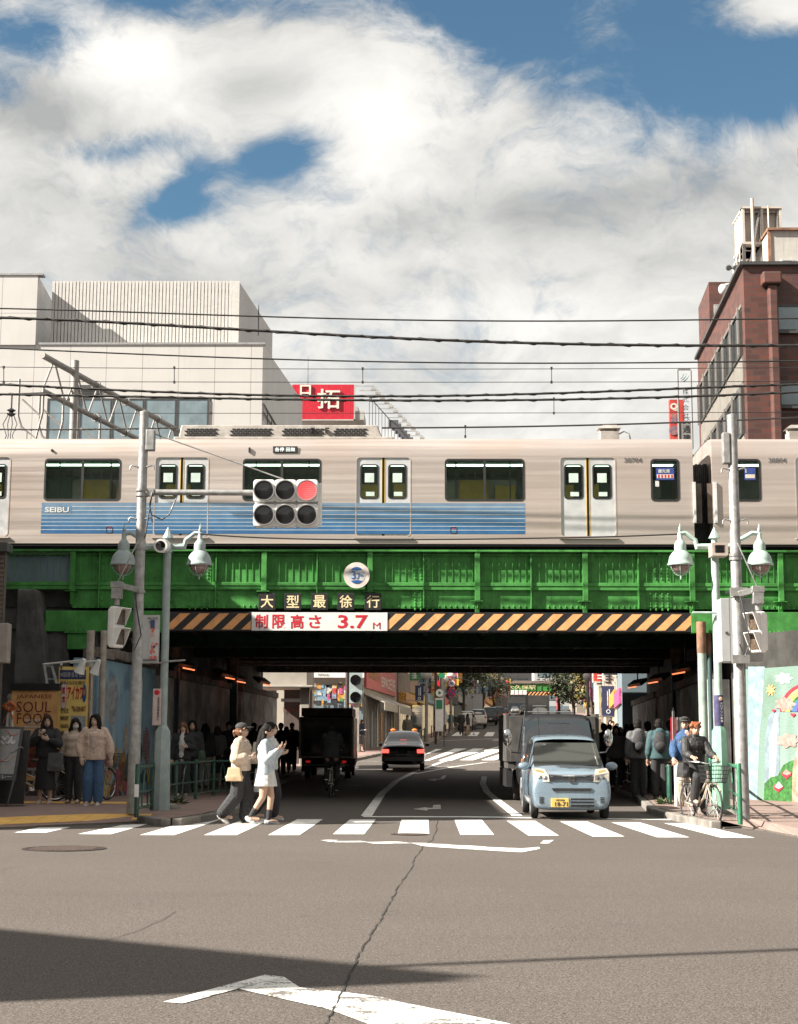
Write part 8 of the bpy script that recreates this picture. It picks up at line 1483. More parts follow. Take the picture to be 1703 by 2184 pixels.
tree('tall dark green street tree over the parked white wagon at the left', 988, 1553, 150, 8.2, 2.3, 2600, (5, 4, .6)); tree('smaller green street tree beyond the tall one at the left', 1030, 1540, 190, 8, 2.2, 1500, (5, 3, .3)); tree('low dark street tree near the distant bridge at the left', 1052, 1535, 215, 7, 2., 1000, (5, 3, .2))
tree('dark evergreen street tree behind the white van at the right', 1222, 1545, 125, 5.6, 1.5, 1500, (6, 2, 0)); tree('yellow leafed street tree at the right kerb', 1262, 1545, 118, 5.4, 1.1, 1000, (.5, 2, 5)); tree('yellowing street tree farther along the right kerb', 1192, 1540, 160, 6, 1.4, 900, (1, 3, 4))
wire_y = [(960, 1444, 1200, 1450), (1000, 1455, 1180, 1446), (1020, 1440, 1190, 1461)]
for i, (x0, y0_, x1, y1_) in enumerate(wire_y): a, b = W(x0, y0_, 120 + 20 * i), W(x1, y1_, 200 + 20 * i); t = thing('overhead_wire', 'thin black wire sagging over the far street, %s of three' % ['nearest', 'middle', 'farthest'][i], 'wire', tuple(a)); mb = MB(); mb.tube([a.lerp(b, k / 8) - Z * (.6 * (1 - (k / 4 - 1) ** 2)) for k in range(9)], .025, 5); mb.build('cable', WIRE, t)
# ================================================================ people
SKINS = [SKN, M('skin_pale', (.58, .40, .31), .55, 0, .06, 8), M('skin_tan', (.42, .26, .18), .55, 0, .06, 8)]; LIP = M('lips', (.40, .13, .11), .5); EYE = M('eye_dark', (.02, .015, .012), .3)
def chain(mb, pts, rs):                                               # tapered limb: rounded joints and the tubes between them, each piece once
    pts = [V(p) for p in pts]
    for i, p in enumerate(pts):
        mb.ell(p, rs[i], None, 11, 7)
        if i: mb.tube([pts[i - 1], p], [rs[i - 1] * .995, rs[i] * .995], 10)
def cap(mb, a, b, ra, rb=None, mi=0): chain(mb, (a, b), (ra, ra if rb is None else rb))
def loft(mb, rings, n=18):                                            # closed trunk of oval rings
    vs = [c + V((a * math.cos(2 * math.pi * j / n), b * math.sin(2 * math.pi * j / n), 0)) for c, a, b in rings for j in range(n)]; k = len(rings)
    mb.add(vs, [(i * n + j, i * n + (j + 1) % n, (i + 1) * n + (j + 1) % n, (i + 1) * n + j) for i in range(k - 1) for j in range(n)] + [tuple(range(n)), tuple(range((k - 1) * n, k * n))[::-1]])
def skinned(mb, name, mat, parent, vox, it=4):                        # union of the shapes as one continuous surface
    me = bpy.data.meshes.new('tmp'); me.from_pydata([tuple(v) for v in mb.v], [], mb.f); bm = bmesh.new(); bm.from_mesh(me); bmesh.ops.remove_doubles(bm, verts=bm.verts, dist=2e-6); bmesh.ops.recalc_face_normals(bm, faces=bm.faces); bm.to_mesh(me); bm.free()
    o = bpy.data.objects.new('tmp', me); COL.objects.link(o); r = o.modifiers.new('r', 'REMESH'); r.mode = 'VOXEL'; r.voxel_size = vox; s = o.modifiers.new('s', 'SMOOTH'); s.iterations = it; s.factor = .5
    m2 = bpy.data.meshes.new_from_object(o.evaluated_get(bpy.context.evaluated_depsgraph_get())); bpy.data.objects.remove(o); bpy.data.meshes.remove(me)
    m2.name = name; m2.materials.clear(); m2.materials.append(mat); m2.polygons.foreach_set('use_smooth', [True] * len(m2.polygons))
    r = bpy.data.objects.new(name, m2); COL.objects.link(r); r.parent = parent; return r
D = lambda *a: V(a).normalized()
def person(label, H, skin, hair, top, leg, pose, vox=.008, shoes=None, lean=(0, 0, 1), head=0., nod=0., face=True, group=None):
    """local frame: feet at the origin, facing -Y, own right hand at -X. pose: (ua, fa) per arm and (th, sh) per leg as directions, 'L' = +X"""
    t = thing('person', label, 'person', (0, 0, 0), group); up = V(lean).normalized(); h = H; hip = V((0, 0, pose.get('hip', .515) * h)); P_ = lambda k, x=0., y=0.: hip + up * ((k - .515) * h) + V((x * h, y * h, 0))
    neck, hc = P_(.845), P_(.93, 0, -.012); RH = Matrix.Rotation(rad(head), 3, 'Z') @ Matrix.Rotation(rad(nod), 3, 'X'); E_ = lambda x, y, z: hc + RH @ V((x * h, y * h, z * h))
    J = {}
    for s_, k in ((1, 'L'), (-1, 'R')):
        sh = P_(.812, s_ * .098, .005); ua, fa = pose.get('a' + k, (D(s_ * .2, .02, -1), D(s_ * .1, -.12, -1))); e = sh + V(ua).normalized() * .17 * h; w_ = e + V(fa).normalized() * .15 * h
        hj = hip + V((s_ * .05 * h, 0, 0)); th, sk = pose.get('l' + k, (D(s_ * .03, -.02, -1), D(0, .02, -1))); kn = hj + V(th).normalized() * .245 * h; an = kn + V(sk).normalized() * .225 * h
        J[k] = (sh, e, w_, hj, kn, an, V(fa).normalized())
    mb = MB()                                                         # the body: head, trunk, limbs, hands
    mb.ell(E_(0, .008, .012), (.047 * h, .056 * h, .058 * h), RH, 16, 12); mb.ell(E_(0, -.012, -.024), (.036 * h, .042 * h, .042 * h), RH, 14, 10); mb.ell(E_(0, -.05, -.012), (.008 * h, .012 * h, .014 * h), RH, 8, 6)
    for s_ in (-1, 1): mb.ell(E_(s_ * .047, .012, -.006), (.006 * h, .012 * h, .017 * h), RH, 8, 6)
    cap(mb, neck - up * .03 * h, hc - Z * .03 * h + V((0, .012 * h, 0)), .031 * h, .03 * h); mb.ell(P_(.74), (.098 * h, .062 * h, .10 * h)); mb.ell(P_(.64), (.078 * h, .056 * h, .09 * h)); mb.ell(P_(.55), (.092 * h, .064 * h, .07 * h))
    for k, s_ in (('L', 1), ('R', -1)):
        sh, e, w_, hj, kn, an, fd = J[k]; chain(mb, (P_(.80, s_ * .05), sh, e, w_), (.04 * h, .035 * h, .027 * h, .019 * h)); chain(mb, (hj, kn, an), (.055 * h, .036 * h, .025 * h)); cap(mb, an - Z * .02 * h, an + V((0, -.085 * h, -.03 * h)), .026 * h, .018 * h)
        u = fd.cross(V((0, 1, 0))); u = u.normalized() if u.length > .2 else V((1, 0, 0)); n_ = u.cross(fd).normalized(); pc_ = w_ + fd * .028 * h; mb.ell(pc_, (.026 * h, .012 * h, .03 * h), Matrix((u, n_, fd)).transposed(), 10, 8)
        cv = n_ if pose.get('curl' + k, 1) > 0 else -n_
        for i in range(4):
            b0 = w_ + fd * .052 * h + u * (-.0165 + .011 * i) * h; L_ = (.021, .025, .0235, .018)[i] * h; c1 = b0 + fd * L_ + cv * L_ * .35; chain(mb, (b0, c1, c1 + fd * L_ * .55 + cv * L_ * .8), (.0052 * h, .005 * h, .0043 * h))
        tb = w_ + fd * .02 * h + u * (.022 * h * (1 if s_ < 0 else -1)); chain(mb, (tb, tb + fd * .02 * h + u * (.016 * h * (1 if s_ < 0 else -1)) + cv * .006 * h, tb + fd * .04 * h + u * (.014 * h * (1 if s_ < 0 else -1)) + cv * .014 * h), (.0068 * h, .006 * h, .005 * h))
    skinned(mb, 'body', skin, t, min(vox, .0065) if vox < .012 else vox, 3)
    if face:
        for s_ in (-1, 1): mb = MB(); mb.ell(E_(s_ * .019, -.0475, .006), (.0075 * h, .004 * h, .0038 * h), RH, 8, 6); mb.build('eye', EYE, t); mb = MB(); mb.ell(E_(s_ * .02, -.0475, .018), (.011 * h, .004 * h, .0022 * h), RH, 8, 5); mb.build('eyebrow', HAIR, t)
        mb = MB(); mb.ell(E_(0, -.0515, -.036), (.014 * h, .005 * h, .0045 * h), RH, 10, 6); mb.build('mouth', LIP, t)
    # hair
    if hair:
        st, hm = hair; mb = MB(); mb.ell(E_(0, .014, .022), (.054 * h, .060 * h, .056 * h), RH, 16, 12); mb.ell(E_(0, .03, -.012), (.051 * h, .043 * h, .05 * h), RH, 14, 10)
        if st in ('long', 'bob', 'pony', 'fringe', 'clip'):
            for s_ in (-1, 1):
                cap(mb, E_(s_ * .026, -.030, .046), E_(s_ * .044, -.028, .012), .012 * h)
                if st == 'fringe' or st == 'bob': cap(mb, E_(s_ * .01, -.043, .036), E_(s_ * .034, -.036, .022), .011 * h)
                if st in ('long', 'bob', 'fringe'): chain(mb, (E_(s_ * .046, -.012, .01), E_(s_ * .054, -.008, -.045), P_(.80 if st == 'long' else .86, s_ * .062, -.028), P_(.69 if st == 'long' else .85, s_ * .055, -.066)), (.017 * h, .02 * h, .02 * h, .009 * h))
        if st in ('long', 'clip'): chain(mb, (E_(0, .05, .0), E_(0, .06, -.06), P_(.78, 0, .072), P_(.68, 0, .085)), (.042 * h, .045 * h, .042 * h, .018 * h))
        if st == 'clip': [chain(mb, (E_(s_ * .03, .035, .0), E_(s_ * .045, .03, -.06), P_(.76, s_ * .05, .04), P_(.66, s_ * .045, .05)), (.02 * h, .024 * h, .022 * h, .008 * h)) for s_ in (-1, 1)]
        if st in ('bob', 'fringe'): mb.ell(E_(0, .03, -.05), (.062 * h, .045 * h, .04 * h), RH)
        if st == 'pony': chain(mb, (E_(0, .06, .0), E_(0, .085, -.01), E_(0, .09, -.055)), (.016 * h, .024 * h, .008 * h))
        if st == 'short': mb.ell(E_(0, -.018, .05), (.046 * h, .036 * h, .022 * h), RH)
        if st == 'perm': [mb.ell(E_(r5.uniform(-.05, .05), r5.uniform(-.03, .05), r5.uniform(.02, .066)), r5.uniform(.014, .022) * h, None, 8, 6) for _ in range(40)]
        skinned(mb, 'hair', hm, t, vox, 2)
    # clothes
    tm, kind, hem, ease, slv = top; mb = MB(); q = .012 + ease; mb.ell(P_(.755), ((.105 + q) * h, (.066 + q) * h, .085 * h)); mb.ell(P_(.68), ((.096 + q) * h, (.066 + q) * h, .10 * h)); cap(mb, P_(.825, -.06), P_(.825, .06), .036 * h)
    lv = [(.835, .05, .045), (.81, .105, .05), (.77, .112, .063), (.70, .106, .067), (.62, .100, .066), (hem + .02, .104, .070), (hem - .005, .098, .066)]
    loft(mb, [(P_(z), (a + ease) * h, (b + ease) * h) for z, a, b in lv])
    cap(mb, P_(.835), P_(.862, 0, -.004), .044 * h, .038 * h)
    for k, s_ in (('L', 1), ('R', -1)):
        sh, e, w_ = J[k][:3]; f = slv; chain(mb, (P_(.79, s_ * .06), sh - up * .008 * h, sh.lerp(e, .5), e, e.lerp(w_, .5), e.lerp(w_, .93)), ((.044 + ease * .6) * h, (.038 + ease * .7) * h, (.034 + ease * .8) * h, (.030 + ease * f * .8) * h, (.028 + ease * f * .8) * h, .024 * h))
    if kind == 'hood': mb.ell(P_(.845, 0, .05), (.06 * h, .038 * h, .045 * h)); [cap(mb, P_(.85, s_ * .04, .02), P_(.825, s_ * .03, -.045), .018 * h) for s_ in (-1, 1)]
    skinned(mb, 'top', tm, t, vox)
    lm, lk, lw = leg; mb = MB()
    if lk == 'trousers':
        mb.ell(P_(.535), (.100 * h, .072 * h, .075 * h))
        for k in 'LR': hj, kn, an = J[k][3:6]; chain(mb, (hj + Z * .02 * h, kn, an + Z * .015 * h), (.063 * h, (.044 + lw) * h, (.034 + lw) * h))
    else:
        z0_, z1_ = hip + up * .09 * h, hip - Z * lw * h; n_ = 8; fl = .05 if lk == 'mini' else .032
        loft(mb, [(z0_.lerp(z1_, i / n_), (.088 + fl * (i / n_) ** .8 + (.004 if i % 2 else 0)) * h, (.068 + fl * (i / n_) ** .8) * h) for i in range(n_ + 1)])
    skinned(mb, 'trousers' if lk == 'trousers' else 'skirt', lm, t, vox)
    for k, s_ in (('L', 1), ('R', -1)):
        an, kn = J[k][5], J[k][4]; dn = (an - kn).normalized(); fw = V((0, -1, 0)) - dn * dn.dot(V((0, -1, 0))); fw = fw.normalized() if fw.length > .1 else V((0, -1, 0)); mb = MB(); so_ = an + dn * .03 * h
        mb.ell(so_ + fw * .012 * h, (.03 * h, .04 * h, .03 * h)); chain(mb, (so_ - fw * .018 * h + dn * .004 * h, so_ + fw * .06 * h + dn * .007 * h, so_ + fw * .10 * h + dn * .010 * h), (.026 * h, .026 * h, .02 * h)); skinned(mb, 'shoe', shoes or BLKT, t, vox, 3)
    t['_'] = 0; del t['_']
    t2 = dict(t=t, J=J, P=P_, E=E_, h=h, RH=RH); return t2
def put(p, loc, rz=0.): o = p['t']; o.location = loc; o.rotation_euler = (0, 0, rad(rz)); return o
def bagthing(name, label, cat, p, pts, mat, strap=None, sm=None):       # a bag that hangs on a person: its own thing, built in that person's frame
    o = p['t']; b = thing(name, label, cat, o.location); b.rotation_euler = o.rotation_euler; mb = MB()
    (c0, r0), (c1, r1) = pts[0], pts[-1]; z1, z0 = c0[2] + r0[2] * .85, c1[2] - r1[2] * .9
    mb.hexa([(c[0] + i * r[0] * k, c[1] + j * r[1] * k, z) for z, c, r, k in ((z0, c1, r1, .9), (z1, c0, r0, .72)) for i, j in ((-1, -1), (1, -1), (1, 1), (-1, 1))]); mb.ell(c1, (r1[0] * 1.04, r1[1] * 1.04, r1[2]), None, 12, 9)
    skinned(mb, 'bag_body', mat, b, .011, 5)
    if strap: mb = MB(); mb.tube([V(q) for q in strap], .011, 6); mb.build('strap', sm or mat, b)
    return b
CL = lambda n_, c, r=.85: M('cloth_' + n_, c, r, 0, .14, 14, bump=.004, bs=60)
BLK2, BEIGE, OAT, JEAN, WHC, SKYC, NAVC, GREYC, TAN, OLV = CL('black', (.027, .027, .03)), CL('beige', (.62, .49, .40)), CL('oatmeal', (.50, .41, .33)), CL('jeans', (.06, .13, .25)), CL('white', (.58, .57, .55)), CL('sky_grey', (.42, .48, .53)), CL('navy', (.02, .03, .06)), CL('grey', (.12, .12, .125)), CL('tan', (.40, .29, .19)), CL('olive', (.14, .13, .09))
BRH = M('hair_brown', (.045, .025, .017), .7, 0, .3, 30, spec=.15); RDH = M('hair_auburn', (.26, .075, .025), .5, 0, .4, 25); GIN = M('hair_ginger', (.16, .07, .03), .5, 0, .3, 25); SNK = M('shoe_white', (.60, .58, .55), .6, 0, .08); LAV = Z * .12
def at(x, Yv, z=.12): return V((W(x, 1650, Yv).x, Yv, z))
# three women on the left pavement
p = person('woman in black jacket and long black skirt covering her mouth beside the brown poster', 1.68, SKINS[1], ('long', BRH), (BLK2, 'jacket', .52, .022, 1.), (BLK2, 'skirt', .36), {'aR': (D(-.35, -.5, -.8), D(.62, -.45, .62)), 'aL': (D(.35, -.45, -.85), D(-.75, -.6, .35))}, shoes=SNK, head=12); put(p, at(97, 30.2), 4)
bagthing('tote_bag', 'dark grey tote bag with orange lining on the black jacket woman\'s arm', 'bag', p, [((.2, -.1, .82), (.19, .09, .17)), ((.2, -.1, .7), (.17, .09, .1))], GREYC, [(.1, -.1, .96), (.16, -.14, 1.12), (.2, -.15, 1.2), (.26, -.14, 1.1), (.3, -.1, .96)], M('strap_orange', (.45, .12, .04), .7))
p = person('woman with black bob and white face mask in a beige jacket on the left pavement', 1.63, SKINS[1], ('bob', HAIR), (BEIGE, 'jacket', .55, .016, 1.), (BLK2, 'trousers', .01), {'aR': (D(-.3, .0, -1), D(-.2, -.1, -1)), 'lL': (D(.03, -.12, -1), D(0, .12, -1))}, head=18, face=True); put(p, at(158, 30.3), 0)
mb = MB(); e_ = p['E']; mb.ell(e_(0, -.036, -.03), (.036 * 1.63, .026 * 1.63, .028 * 1.63), p['RH'], 12, 9); o_ = mb.build('face_mask', WHC, p['t']); 
for v in o_.data.vertices: v.co = v.co + p['t'].location * 1.0
p = person('laughing woman with long black hair, beige fleece jacket and blue jeans at left', 1.69, SKINS[1], ('long', HAIR), (M('cloth_fleece', (.66, .50, .41), .9, 0, .2, 30, bump=.006, bs=40), 'hood', .50, .026, 1.), (JEAN, 'trousers', .02), {'aR': (D(-.4, -.15, -.9), D(.25, -.4, -.9)), 'aL': (D(.4, .02, -.9), D(.12, -.1, -1)), 'lR': (D(-.03, -.16, -1), D(-.02, .14, -1))}, shoes=SNK, head=-22); put(p, at(200, 29.3), 2)
mb = MB(); mb.ell(p['P'](.69, .0, -.052), (.095, .095, .22), None, 14, 10); 
fr2 = skinned(mb, 'sweater_front', CL('greige', (.55, .46, .39)), p['t'], .01)
# crossing women (walking to the right)
walk = lambda a, b: {'lL': (D(.02, -a, -1), D(.0, a * .1 + .08, -1)), 'lR': (D(-.02, a * .5, -1), D(0, b, -1))}
kn = {'aR': (D(-.25, .12, -1), D(.25, -1, .12)), 'aL': (D(.25, -.1, -1), D(-.2, -1, .18))}
c4_ = G(512, 1757); p = person('woman in a dark cap, beige knit and wide black trousers walking over the crosswalk', 1.58, SKINS[1], ('pony', GIN), (M('cloth_knit', (.56, .44, .34), .9, 0, .15, 20, bump=.008, bs=30), 'knit', .53, .03, 1.3), (BLK2, 'trousers', .03), {**walk(.26, .75), **kn}, shoes=SNK, nod=-2); put(p, c4_ + Z * .005, 84)
mb = MB(); e_ = p['E']; hh = p['h']; mb.ell(e_(0, .012, .04), (.058 * hh, .066 * hh, .046 * hh), p['RH'], 18, 10); mb.ell(e_(0, -.072, .032), (.042 * hh, .045 * hh, .007 * hh), p['RH'], 16, 6); w_ = skinned(mb, 'cap', M('cap_charcoal', (.035, .036, .037), .8), p['t'], .007, 2)
bagthing('shoulder_bag', 'tan shoulder bag at the hip of the woman in the cap', 'bag', p, [((-.2, .06, .80), (.05, .14, .1)), ((-.2, .06, .73), (.05, .15, .07))], M('bag_tan', (.50, .36, .22), .7), [(-.19, -.06, .86), (-.12, -.08, 1.1), (0, -.05, 1.32), (.08, .04, 1.3), (-.05, .13, 1.1), (-.19, .16, .86)], BLK2)
bagthing('plastic_bag', 'pale plastic bag held by the woman in the cap', 'bag', p, [((.2, -.28, .72), (.07, .11, .17)), ((.2, -.28, .58), (.08, .12, .1))], M('plastic_white', (.50, .53, .55), .4), [(.2, -.28, .88), (.19, -.34, 1.0), (.2, -.26, .88)])
c5_ = G(566, 1759); p = person('girl with long black hair, pale blue sweater and white mini skirt on the crosswalk', 1.56, SKINS[0], ('clip', HAIR), (SKYC, 'sweater', .49, .016, 1.2), (WHC, 'mini', .135), {**walk(.2, .62), 'aR': (D(-.2, -.15, -1), D(.1, -.8, .75)), 'aL': (D(.2, -.25, -1), D(-.1, -.75, .75))}, shoes=M('shoe_grey', (.46, .48, .49), .6), nod=2); put(p, c5_ + Z * .005, 88)
mb = MB(); kn_, an_ = p['J']['L'][4], p['J']['L'][5]; chain(mb, (kn_.lerp(an_, .42), kn_.lerp(an_, .75), an_ + Z * -.02), (.047, .046, .04)); skinned(mb, 'sock', BLK2, p['t'], .008); mb = MB(); kn_, an_ = p['J']['R'][4], p['J']['R'][5]; chain(mb, (kn_.lerp(an_, .42), kn_.lerp(an_, .75), an_), (.047, .046, .04)); skinned(mb, 'sock', BLK2, p['t'], .008)
mb = MB(); e_ = p['E']; [mb.ell(e_(s_ * .02, .062, .03 + .012 * j), (.018, .022, .012)) for s_ in (-1, 1) for j in range(3)]; mb.build('hair_clip', CHR, p['t'])
c6_ = G(567, 1754); c6_.y += .55; p = person('girl with a white claw clip walking behind the girl in the pale blue sweater', 1.62, SKINS[1], ('clip', HAIR), (WHC, 'jacket', .52, .014, 1.), (BLK2, 'trousers', .02), {**walk(.24, .6), 'aR': (D(-.2, .1, -1), D(.2, -.9, .2))}, shoes=SNK); put(p, c6_ + Z * .005, 86)
mb = MB(); e_ = p['E']; [mb.ell(e_(s_ * .016, .066, .03), (.026, .03, .05)) for s_ in (-1, 1)]; skinned(mb, 'hair_clip', WHC, p['t'], .008)
bagthing('backpack', 'cream backpack on the girl with the white claw clip', 'backpack', p, [((0, .2, 1.12), (.14, .1, .2)), ((0, .24, 1.02), (.12, .08, .1))], M('bag_cream', (.55, .48, .40), .7), [(-.1, .12, 1.3), (-.12, 0, 1.36), (-.13, -.1, 1.2), (-.12, .1, .98)])
# two women coming out of the underpass at the left
p = person('ginger haired woman in a white turtleneck and open black jacket in the left underpass', 1.62, SKINS[1], ('fringe', GIN), (BLK2, 'jacket', .5, .018, 1.), (BLK2, 'trousers', .01), {'aL': (D(.3, -.1, -1), D(-.5, -.7, .1)), 'lR': (D(-.02, -.12, -1), D(0, .12, -1))}, vox=.01, shoes=SNK, head=-8, nod=8); put(p, at(389, 34.6), 6); mb = MB(); mb.ell(p['P'](.70, -.01, -.05), (.09, .088, .24)); mb.ell(p['P'](.56, -.01, -.04), (.10, .085, .16)); cap(mb, p['P'](.83, 0, -.012), p['P'](.875, 0, -.016), .055, .05); skinned(mb, 'turtleneck', WHC, p['t'], .01)
p = person('woman with long dark hair and black jacket just behind the white turtleneck', 1.68, SKINS[0], ('long', HAIR), (BLK2, 'jacket', .5, .02, 1.), (BLK2, 'trousers', .01), {}, vox=.01, head=10); put(p, at(408, 35.6), 0)
bagthing('shoulder_bag', 'dark green shoulder bag of the woman behind the white turtleneck', 'bag', p, [((.24, -.06, .86), (.09, .1, .15))], CL('bottle_green', (.06, .11, .07)), [(.22, -.05, .98), (.2, 0, 1.3), (.26, .02, 1.0)])
# the cyclists
fwd = V((math.cos(b1.rotation_euler.z), math.sin(b1.rotation_euler.z), 0)); rzb = math.degrees(b1.rotation_euler.z) + 90
ride = {'hip': .575, 'aR': (D(-.25, -.55, -.9), D(.05, -1, -.22)), 'aL': (D(.25, -.55, -.9), D(-.05, -1, -.22)), 'lR': (D(-.06, -.92, -.42), D(-.02, .25, -1)), 'lL': (D(.05, -.62, -.8), D(.02, .28, -1))}
p = person('older woman with auburn perm and black quilted jacket riding the champagne bicycle', 1.56, SKINS[0], ('perm', RDH), (M('cloth_quilt', (.022, .021, .022), .6, 0, .3, 10, bump=.02, bs=22), 'coat', .47, .02, 1.), (BLK2, 'trousers', .012), ride, lean=(0, -.16, 1), nod=4, head=-6); put(p, b1.location - fwd * .26 + Z * .0, rzb)
bagthing('handbag', 'dark quilted handbag hanging at the side of the auburn haired rider', 'bag', p, [((-.27, -.22, .88), (.08, .15, .12)), ((-.27, -.22, .82), (.08, .17, .08))], BLK2, [(-.25, -.12, .98), (-.16, 0, 1.25), (-.25, -.3, .98)])
c10 = G(1452, 1722, .1); p = person('man in a dark cap and blue hooded sweatshirt covering his mouth behind the rider', 1.70, SKINS[0], ('short', HAIR), (CL('blue_fleece', (.03, .085, .20)), 'hood', .52, .022, 1.2), (CL('sand', (.50, .41, .32)), 'trousers', .012), {'aL': (D(.25, -.5, -.85), D(-.6, -.45, .8)), 'aR': (D(-.22, -.25, -1), D(.0, -.7, -.7)), 'lR': (D(-.03, -.25, -1), D(0, .25, -1))}, nod=3); c10.x += .12; put(p, c10, -8)
mb = MB(); e_ = p['E']; hh = p['h']; mb.ell(e_(0, .01, .04), (.058 * hh, .064 * hh, .044 * hh), p['RH'], 18, 10); mb.ell(e_(0, -.068, .034), (.042 * hh, .04 * hh, .007 * hh), p['RH'], 16, 6); skinned(mb, 'cap', MATS['cap_charcoal'], p['t'], .008, 2); text('URBAN', 1, p['P'](.73, -.01, -.105) + p['t'].location * 0, X, Z, WHC, 'chest_print', None, fit=(.22, .05)).parent = p['t']
p = person('dark hooded person riding a bicycle away under the viaduct', 1.7, SKINS[0], ('short', HAIR), (BLK2, 'hood', .5, .02, 1.), (BLK2, 'trousers', .01), ride, vox=.014, lean=(0, -.15, 1), face=False); put(p, b4.location + V((0, -.26, 0)), 180)
# ---- crowds: a few built figures, then copies with their own clothes
PR = [person('-', 1.66, SKINS[1], ('long', HAIR), (BLK2, 'coat', .48, .018, 1.), (BLK2, 'trousers', .01), {'lL': (D(.02, -.2, -1), D(0, .15, -1)), 'lR': (D(-.02, .12, -1), D(0, .3, -1))}, vox=.016),
      person('-', 1.73, SKINS[0], ('short', HAIR), (BLK2, 'jacket', .52, .02, 1.), (BLK2, 'trousers', .012), {'lL': (D(.02, .1, -1), D(0, .28, -1)), 'lR': (D(-.02, -.2, -1), D(0, .12, -1)), 'aL': (D(.2, -.15, -1), D(.05, -.5, -.9))}, vox=.016),
      person('-', 1.60, SKINS[1], ('bob', BRH), (BLK2, 'sweater', .53, .018, 1.), (BLK2, 'skirt', .28), {'aR': (D(-.2, -.1, -1), D(.2, -.9, .1))}, vox=.016),
      person('-', 1.72, SKINS[2], ('short', HAIR), (BLK2, 'hood', .5, .024, 1.), (BLK2, 'trousers', .012), {'aL': (D(.2, .1, -1), D(.1, -.2, -1)), 'lL': (D(.02, -.12, -1), D(0, .12, -1))}, vox=.016)]
used = [False] * 4
def crowd(k, x, Yv, rz, label, topm=None, legm=None, sc=1., hairm=None, group='people walking through the underpass', z=None):
    o = PR[k]['t'] if not used[k] else copy_tree(PR[k]['t']); used[k] = True; o['label'] = label; o['group'] = group; o.location = (W(x, 1650, Yv).x, Yv, (zr(Yv) + .12) if z is None else z); o.rotation_euler = (0, 0, rad(rz)); o.scale = (sc, sc, sc)
    for ch in [c for c in bpy.data.objects if c.parent == o]:
        nm = ch.name.split('.')[0]; m_ = topm if nm == 'top' else legm if nm in ('trousers', 'skirt') else hairm if nm == 'hair' else None
        if m_: ch.material_slots[0].link = 'OBJECT'; ch.material_slots[0].material = m_
    return o
KIDS.update({q['t'].name: list(q['t'].children) for q in PR})
CC = {'black': BLK2, 'grey': GREYC, 'navy': NAVC, 'tan': TAN, 'olive': OLV, 'white': WHC, 'beige': BEIGE, 'blue': JEAN, 'red': CL('red', (.35, .03, .04)), 'plum': CL('plum', (.08, .03, .05)), 'teal': CL('teal', (.04, .09, .1)), 'stone': CL('stone', (.28, .27, .25))}
for k, x, Yv, rz, tp, lg, ds in ((0, 436, 40.5, 180, 'black', 'stone', 'seen from behind in front of the first left wall panel'), (2, 462, 41.5, 175, 'grey', 'black', 'near the dark blue column of the left wall'), (1, 487, 43, 0, 'navy', 'black', 'against the second left wall panel'), (3, 540, 46, 180, 'black', 'grey', 'by the wide gap in the left wall'), (0, 556, 48, 10, 'plum', 'black', 'right of the gap in the left wall'), (1, 598, 52, 5, 'navy', 'black', 'at the far end of the left wall'), (2, 610, 54, 190, 'stone', 'navy', 'in front of the arcade entrance'), (3, 622, 56, 0, 'plum', 'black', 'close to the dark box truck'), (0, 585, 57, 180, 'teal', 'black', 'deep in the left underpass by the bright exit')): crowd(k, x, Yv, rz, '%s in %s %s' % (('woman', 'man', 'woman', 'man')[k], tp, ds), CC[tp], CC[lg])
for k, x, Yv, rz, tp, lg, ds in ((3, 1363, 35.2, 180, 'grey', 'black', 'with dark backpack straps just left of the umbrella holder'), (3, 1408, 34.2, 180, 'teal', 'black', 'with a backpack next to the red framed notice'), (1, 1432, 37, 180, 'black', 'black', 'right of the teal hooded man'), (1, 1384, 38.5, 180, 'black', 'navy', 'holding the black umbrella'), (0, 1316, 42, 0, 'grey', 'black', 'walking toward the camera beside the chrome truck mirror'), (0, 1340, 46, 5, 'plum', 'black', 'walking toward the camera behind the grey sweater woman'), (1, 1290, 44, 180, 'black', 'black', 'seen from behind right of the truck cab'), (3, 1302, 49, 0, 'olive', 'black', 'with a light hat brim behind the truck mirror'), (1, 1350, 53, 180, 'navy', 'black', 'by the far end of the right wall'), (3, 1338, 56, 180, 'stone', 'navy', 'in a pale hood by the right wall end'), (2, 1325, 58, 0, 'red', 'black', 'in the middle of the crowd at the underpass exit'), (1, 1333, 62, 0, 'black', 'black', 'with a white collar just beyond the viaduct'), (0, 1318, 65, 10, 'tan', 'black', 'beyond the viaduct under the navy banner'), (1, 1309, 67, 0, 'black', 'black', 'left edge of the crowd beyond the viaduct'), (3, 1326, 71, 0, 'teal', 'blue', 'farther back in the right crowd'), (2, 1343, 69, 180, 'white', 'black', 'by the blue grey shop wall'), (0, 1304, 76, 0, 'plum', 'black', 'rearmost of the right crowd')): crowd(k, x, Yv, rz, '%s in %s %s' % (('woman', 'man', 'woman', 'man')[k], tp, ds), CC[tp], CC[lg], hairm=BRH if x == 1338 else None)
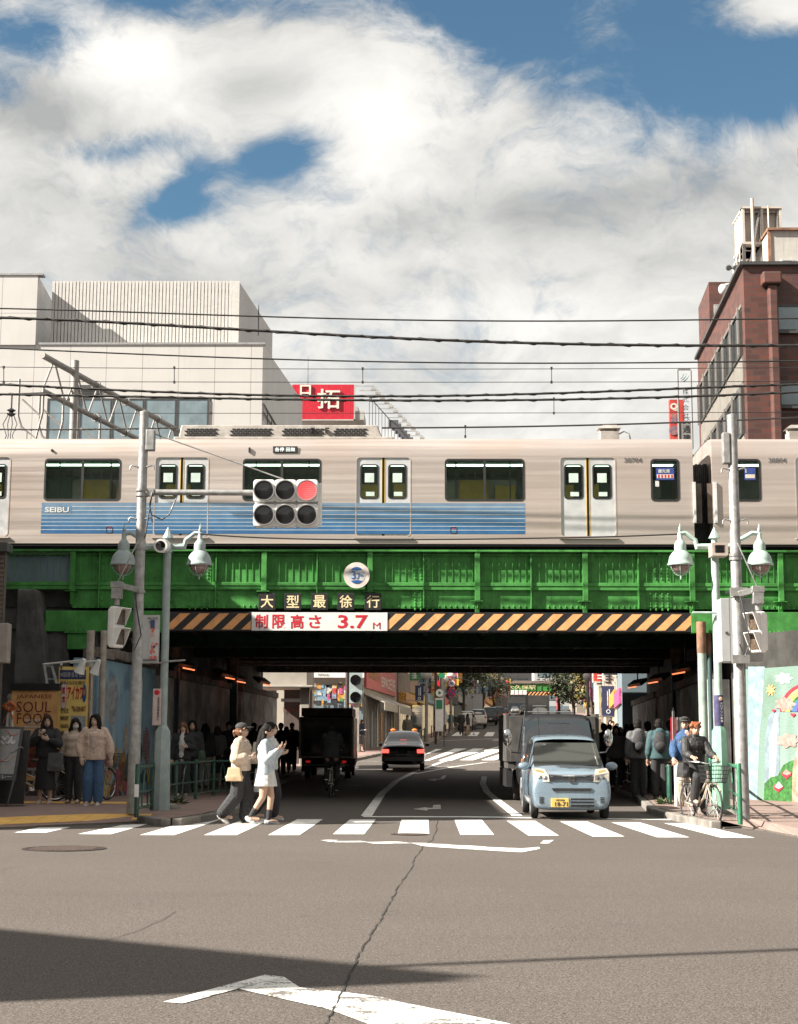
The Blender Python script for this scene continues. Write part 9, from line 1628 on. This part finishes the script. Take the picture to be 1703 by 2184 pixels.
for k, x, Yv, rz, tp, lg, ds in ((1, 795, 93, 180, 'navy', 'black', 'walking away past the ribbed shutters'), (3, 869, 90, 15, 'olive', 'stone', 'in a cap beside the globe lamp with the kanji plate'), (2, 771, 79, 60, 'navy', 'grey', 'with a white collar beside the box truck'), (1, 985, 118, 0, 'black', 'black', 'in a suit by the guard fence'), (0, 962, 124, 20, 'teal', 'grey', 'beside the suit man at the guard fence'), (3, 946, 128, 180, 'grey', 'black', 'with a backpack behind the small white wagon'), (2, 948, 112, 60, 'white', 'black', 'holding a white sheet by the bus stop')): crowd(k, x, Yv, rz, '%s in %s %s' % (('woman', 'man', 'woman', 'man')[k], tp, ds), CC[tp], CC[lg], group='people on the far left pavement')
for k, x, rz, tp, lg, ds in ((0, 999, 90, 'black', 'tan', 'walking across the far crosswalk in brown trousers'), (2, 1011, 90, 'stone', 'black', 'in a pale coat on the far crosswalk')): g_ = GZ(x, 1568); crowd(k, x, g_.y, rz, 'woman in %s %s' % (tp, ds), CC[tp], CC[lg], group='people on the far crosswalk', z=g_.z)
um = thing('umbrella', 'open black umbrella above the right underpass crowd', 'umbrella', (W(1392, 1600, 38.4).x, 38.4, 1.9)); c = W(1392, 1561, 38.4); mb = MB(); mb.lathe((c.x, c.y, c.z), [(.001, .0), (.2, -.02), (.42, -.11), (.56, -.25), (.6, -.34), (.59, -.35), (.4, -.13), (.001, -.02)], 16); mb.build('canopy', BLK2, um); mb = MB(); mb.tube([(c.x, c.y, c.z + .05), (c.x, c.y, c.z - .85)], .012, 6); mb.build('shaft', BLKT, um)
for o_, lb in ((PR[3]['t'], 'black backpack on the grey hooded man in the right underpass'),): pass
for x, Yv, lb in ((1363, 35.2, 'black backpack on the man in grey in the right underpass'), (1408, 34.2, 'black backpack on the man in teal in the right underpass')):
    c = V((W(x, 1650, Yv).x, Yv - .2, 1.33)); b = thing('backpack', lb, 'backpack', tuple(c)); mb = MB(); mb.ell(c, (.15, .1, .24)); mb.ell(c + V((0, -.07, -.08)), (.12, .07, .11)); skinned(mb, 'bag_body', BLK2, b, .014) if 0 else mb.build('bag_body', BLK2, b)
ws = thing('white_sheet', 'large white sheet of paper held up by the bus stop', 'paper sheet', tuple(W(944, 1545, 111))); c = W(943, 1527, 111); mb = MB(); mb.hexa([c + V(q) for q in ((0, 0, -.9), (.5, 0, -.1), (.5, .02, -.1), (0, .02, -.9), (-.45, 0, .1), (.1, 0, .75), (.1, .02, .75), (-.45, .02, .1))]); mb.build('sheet', WHT, ws)
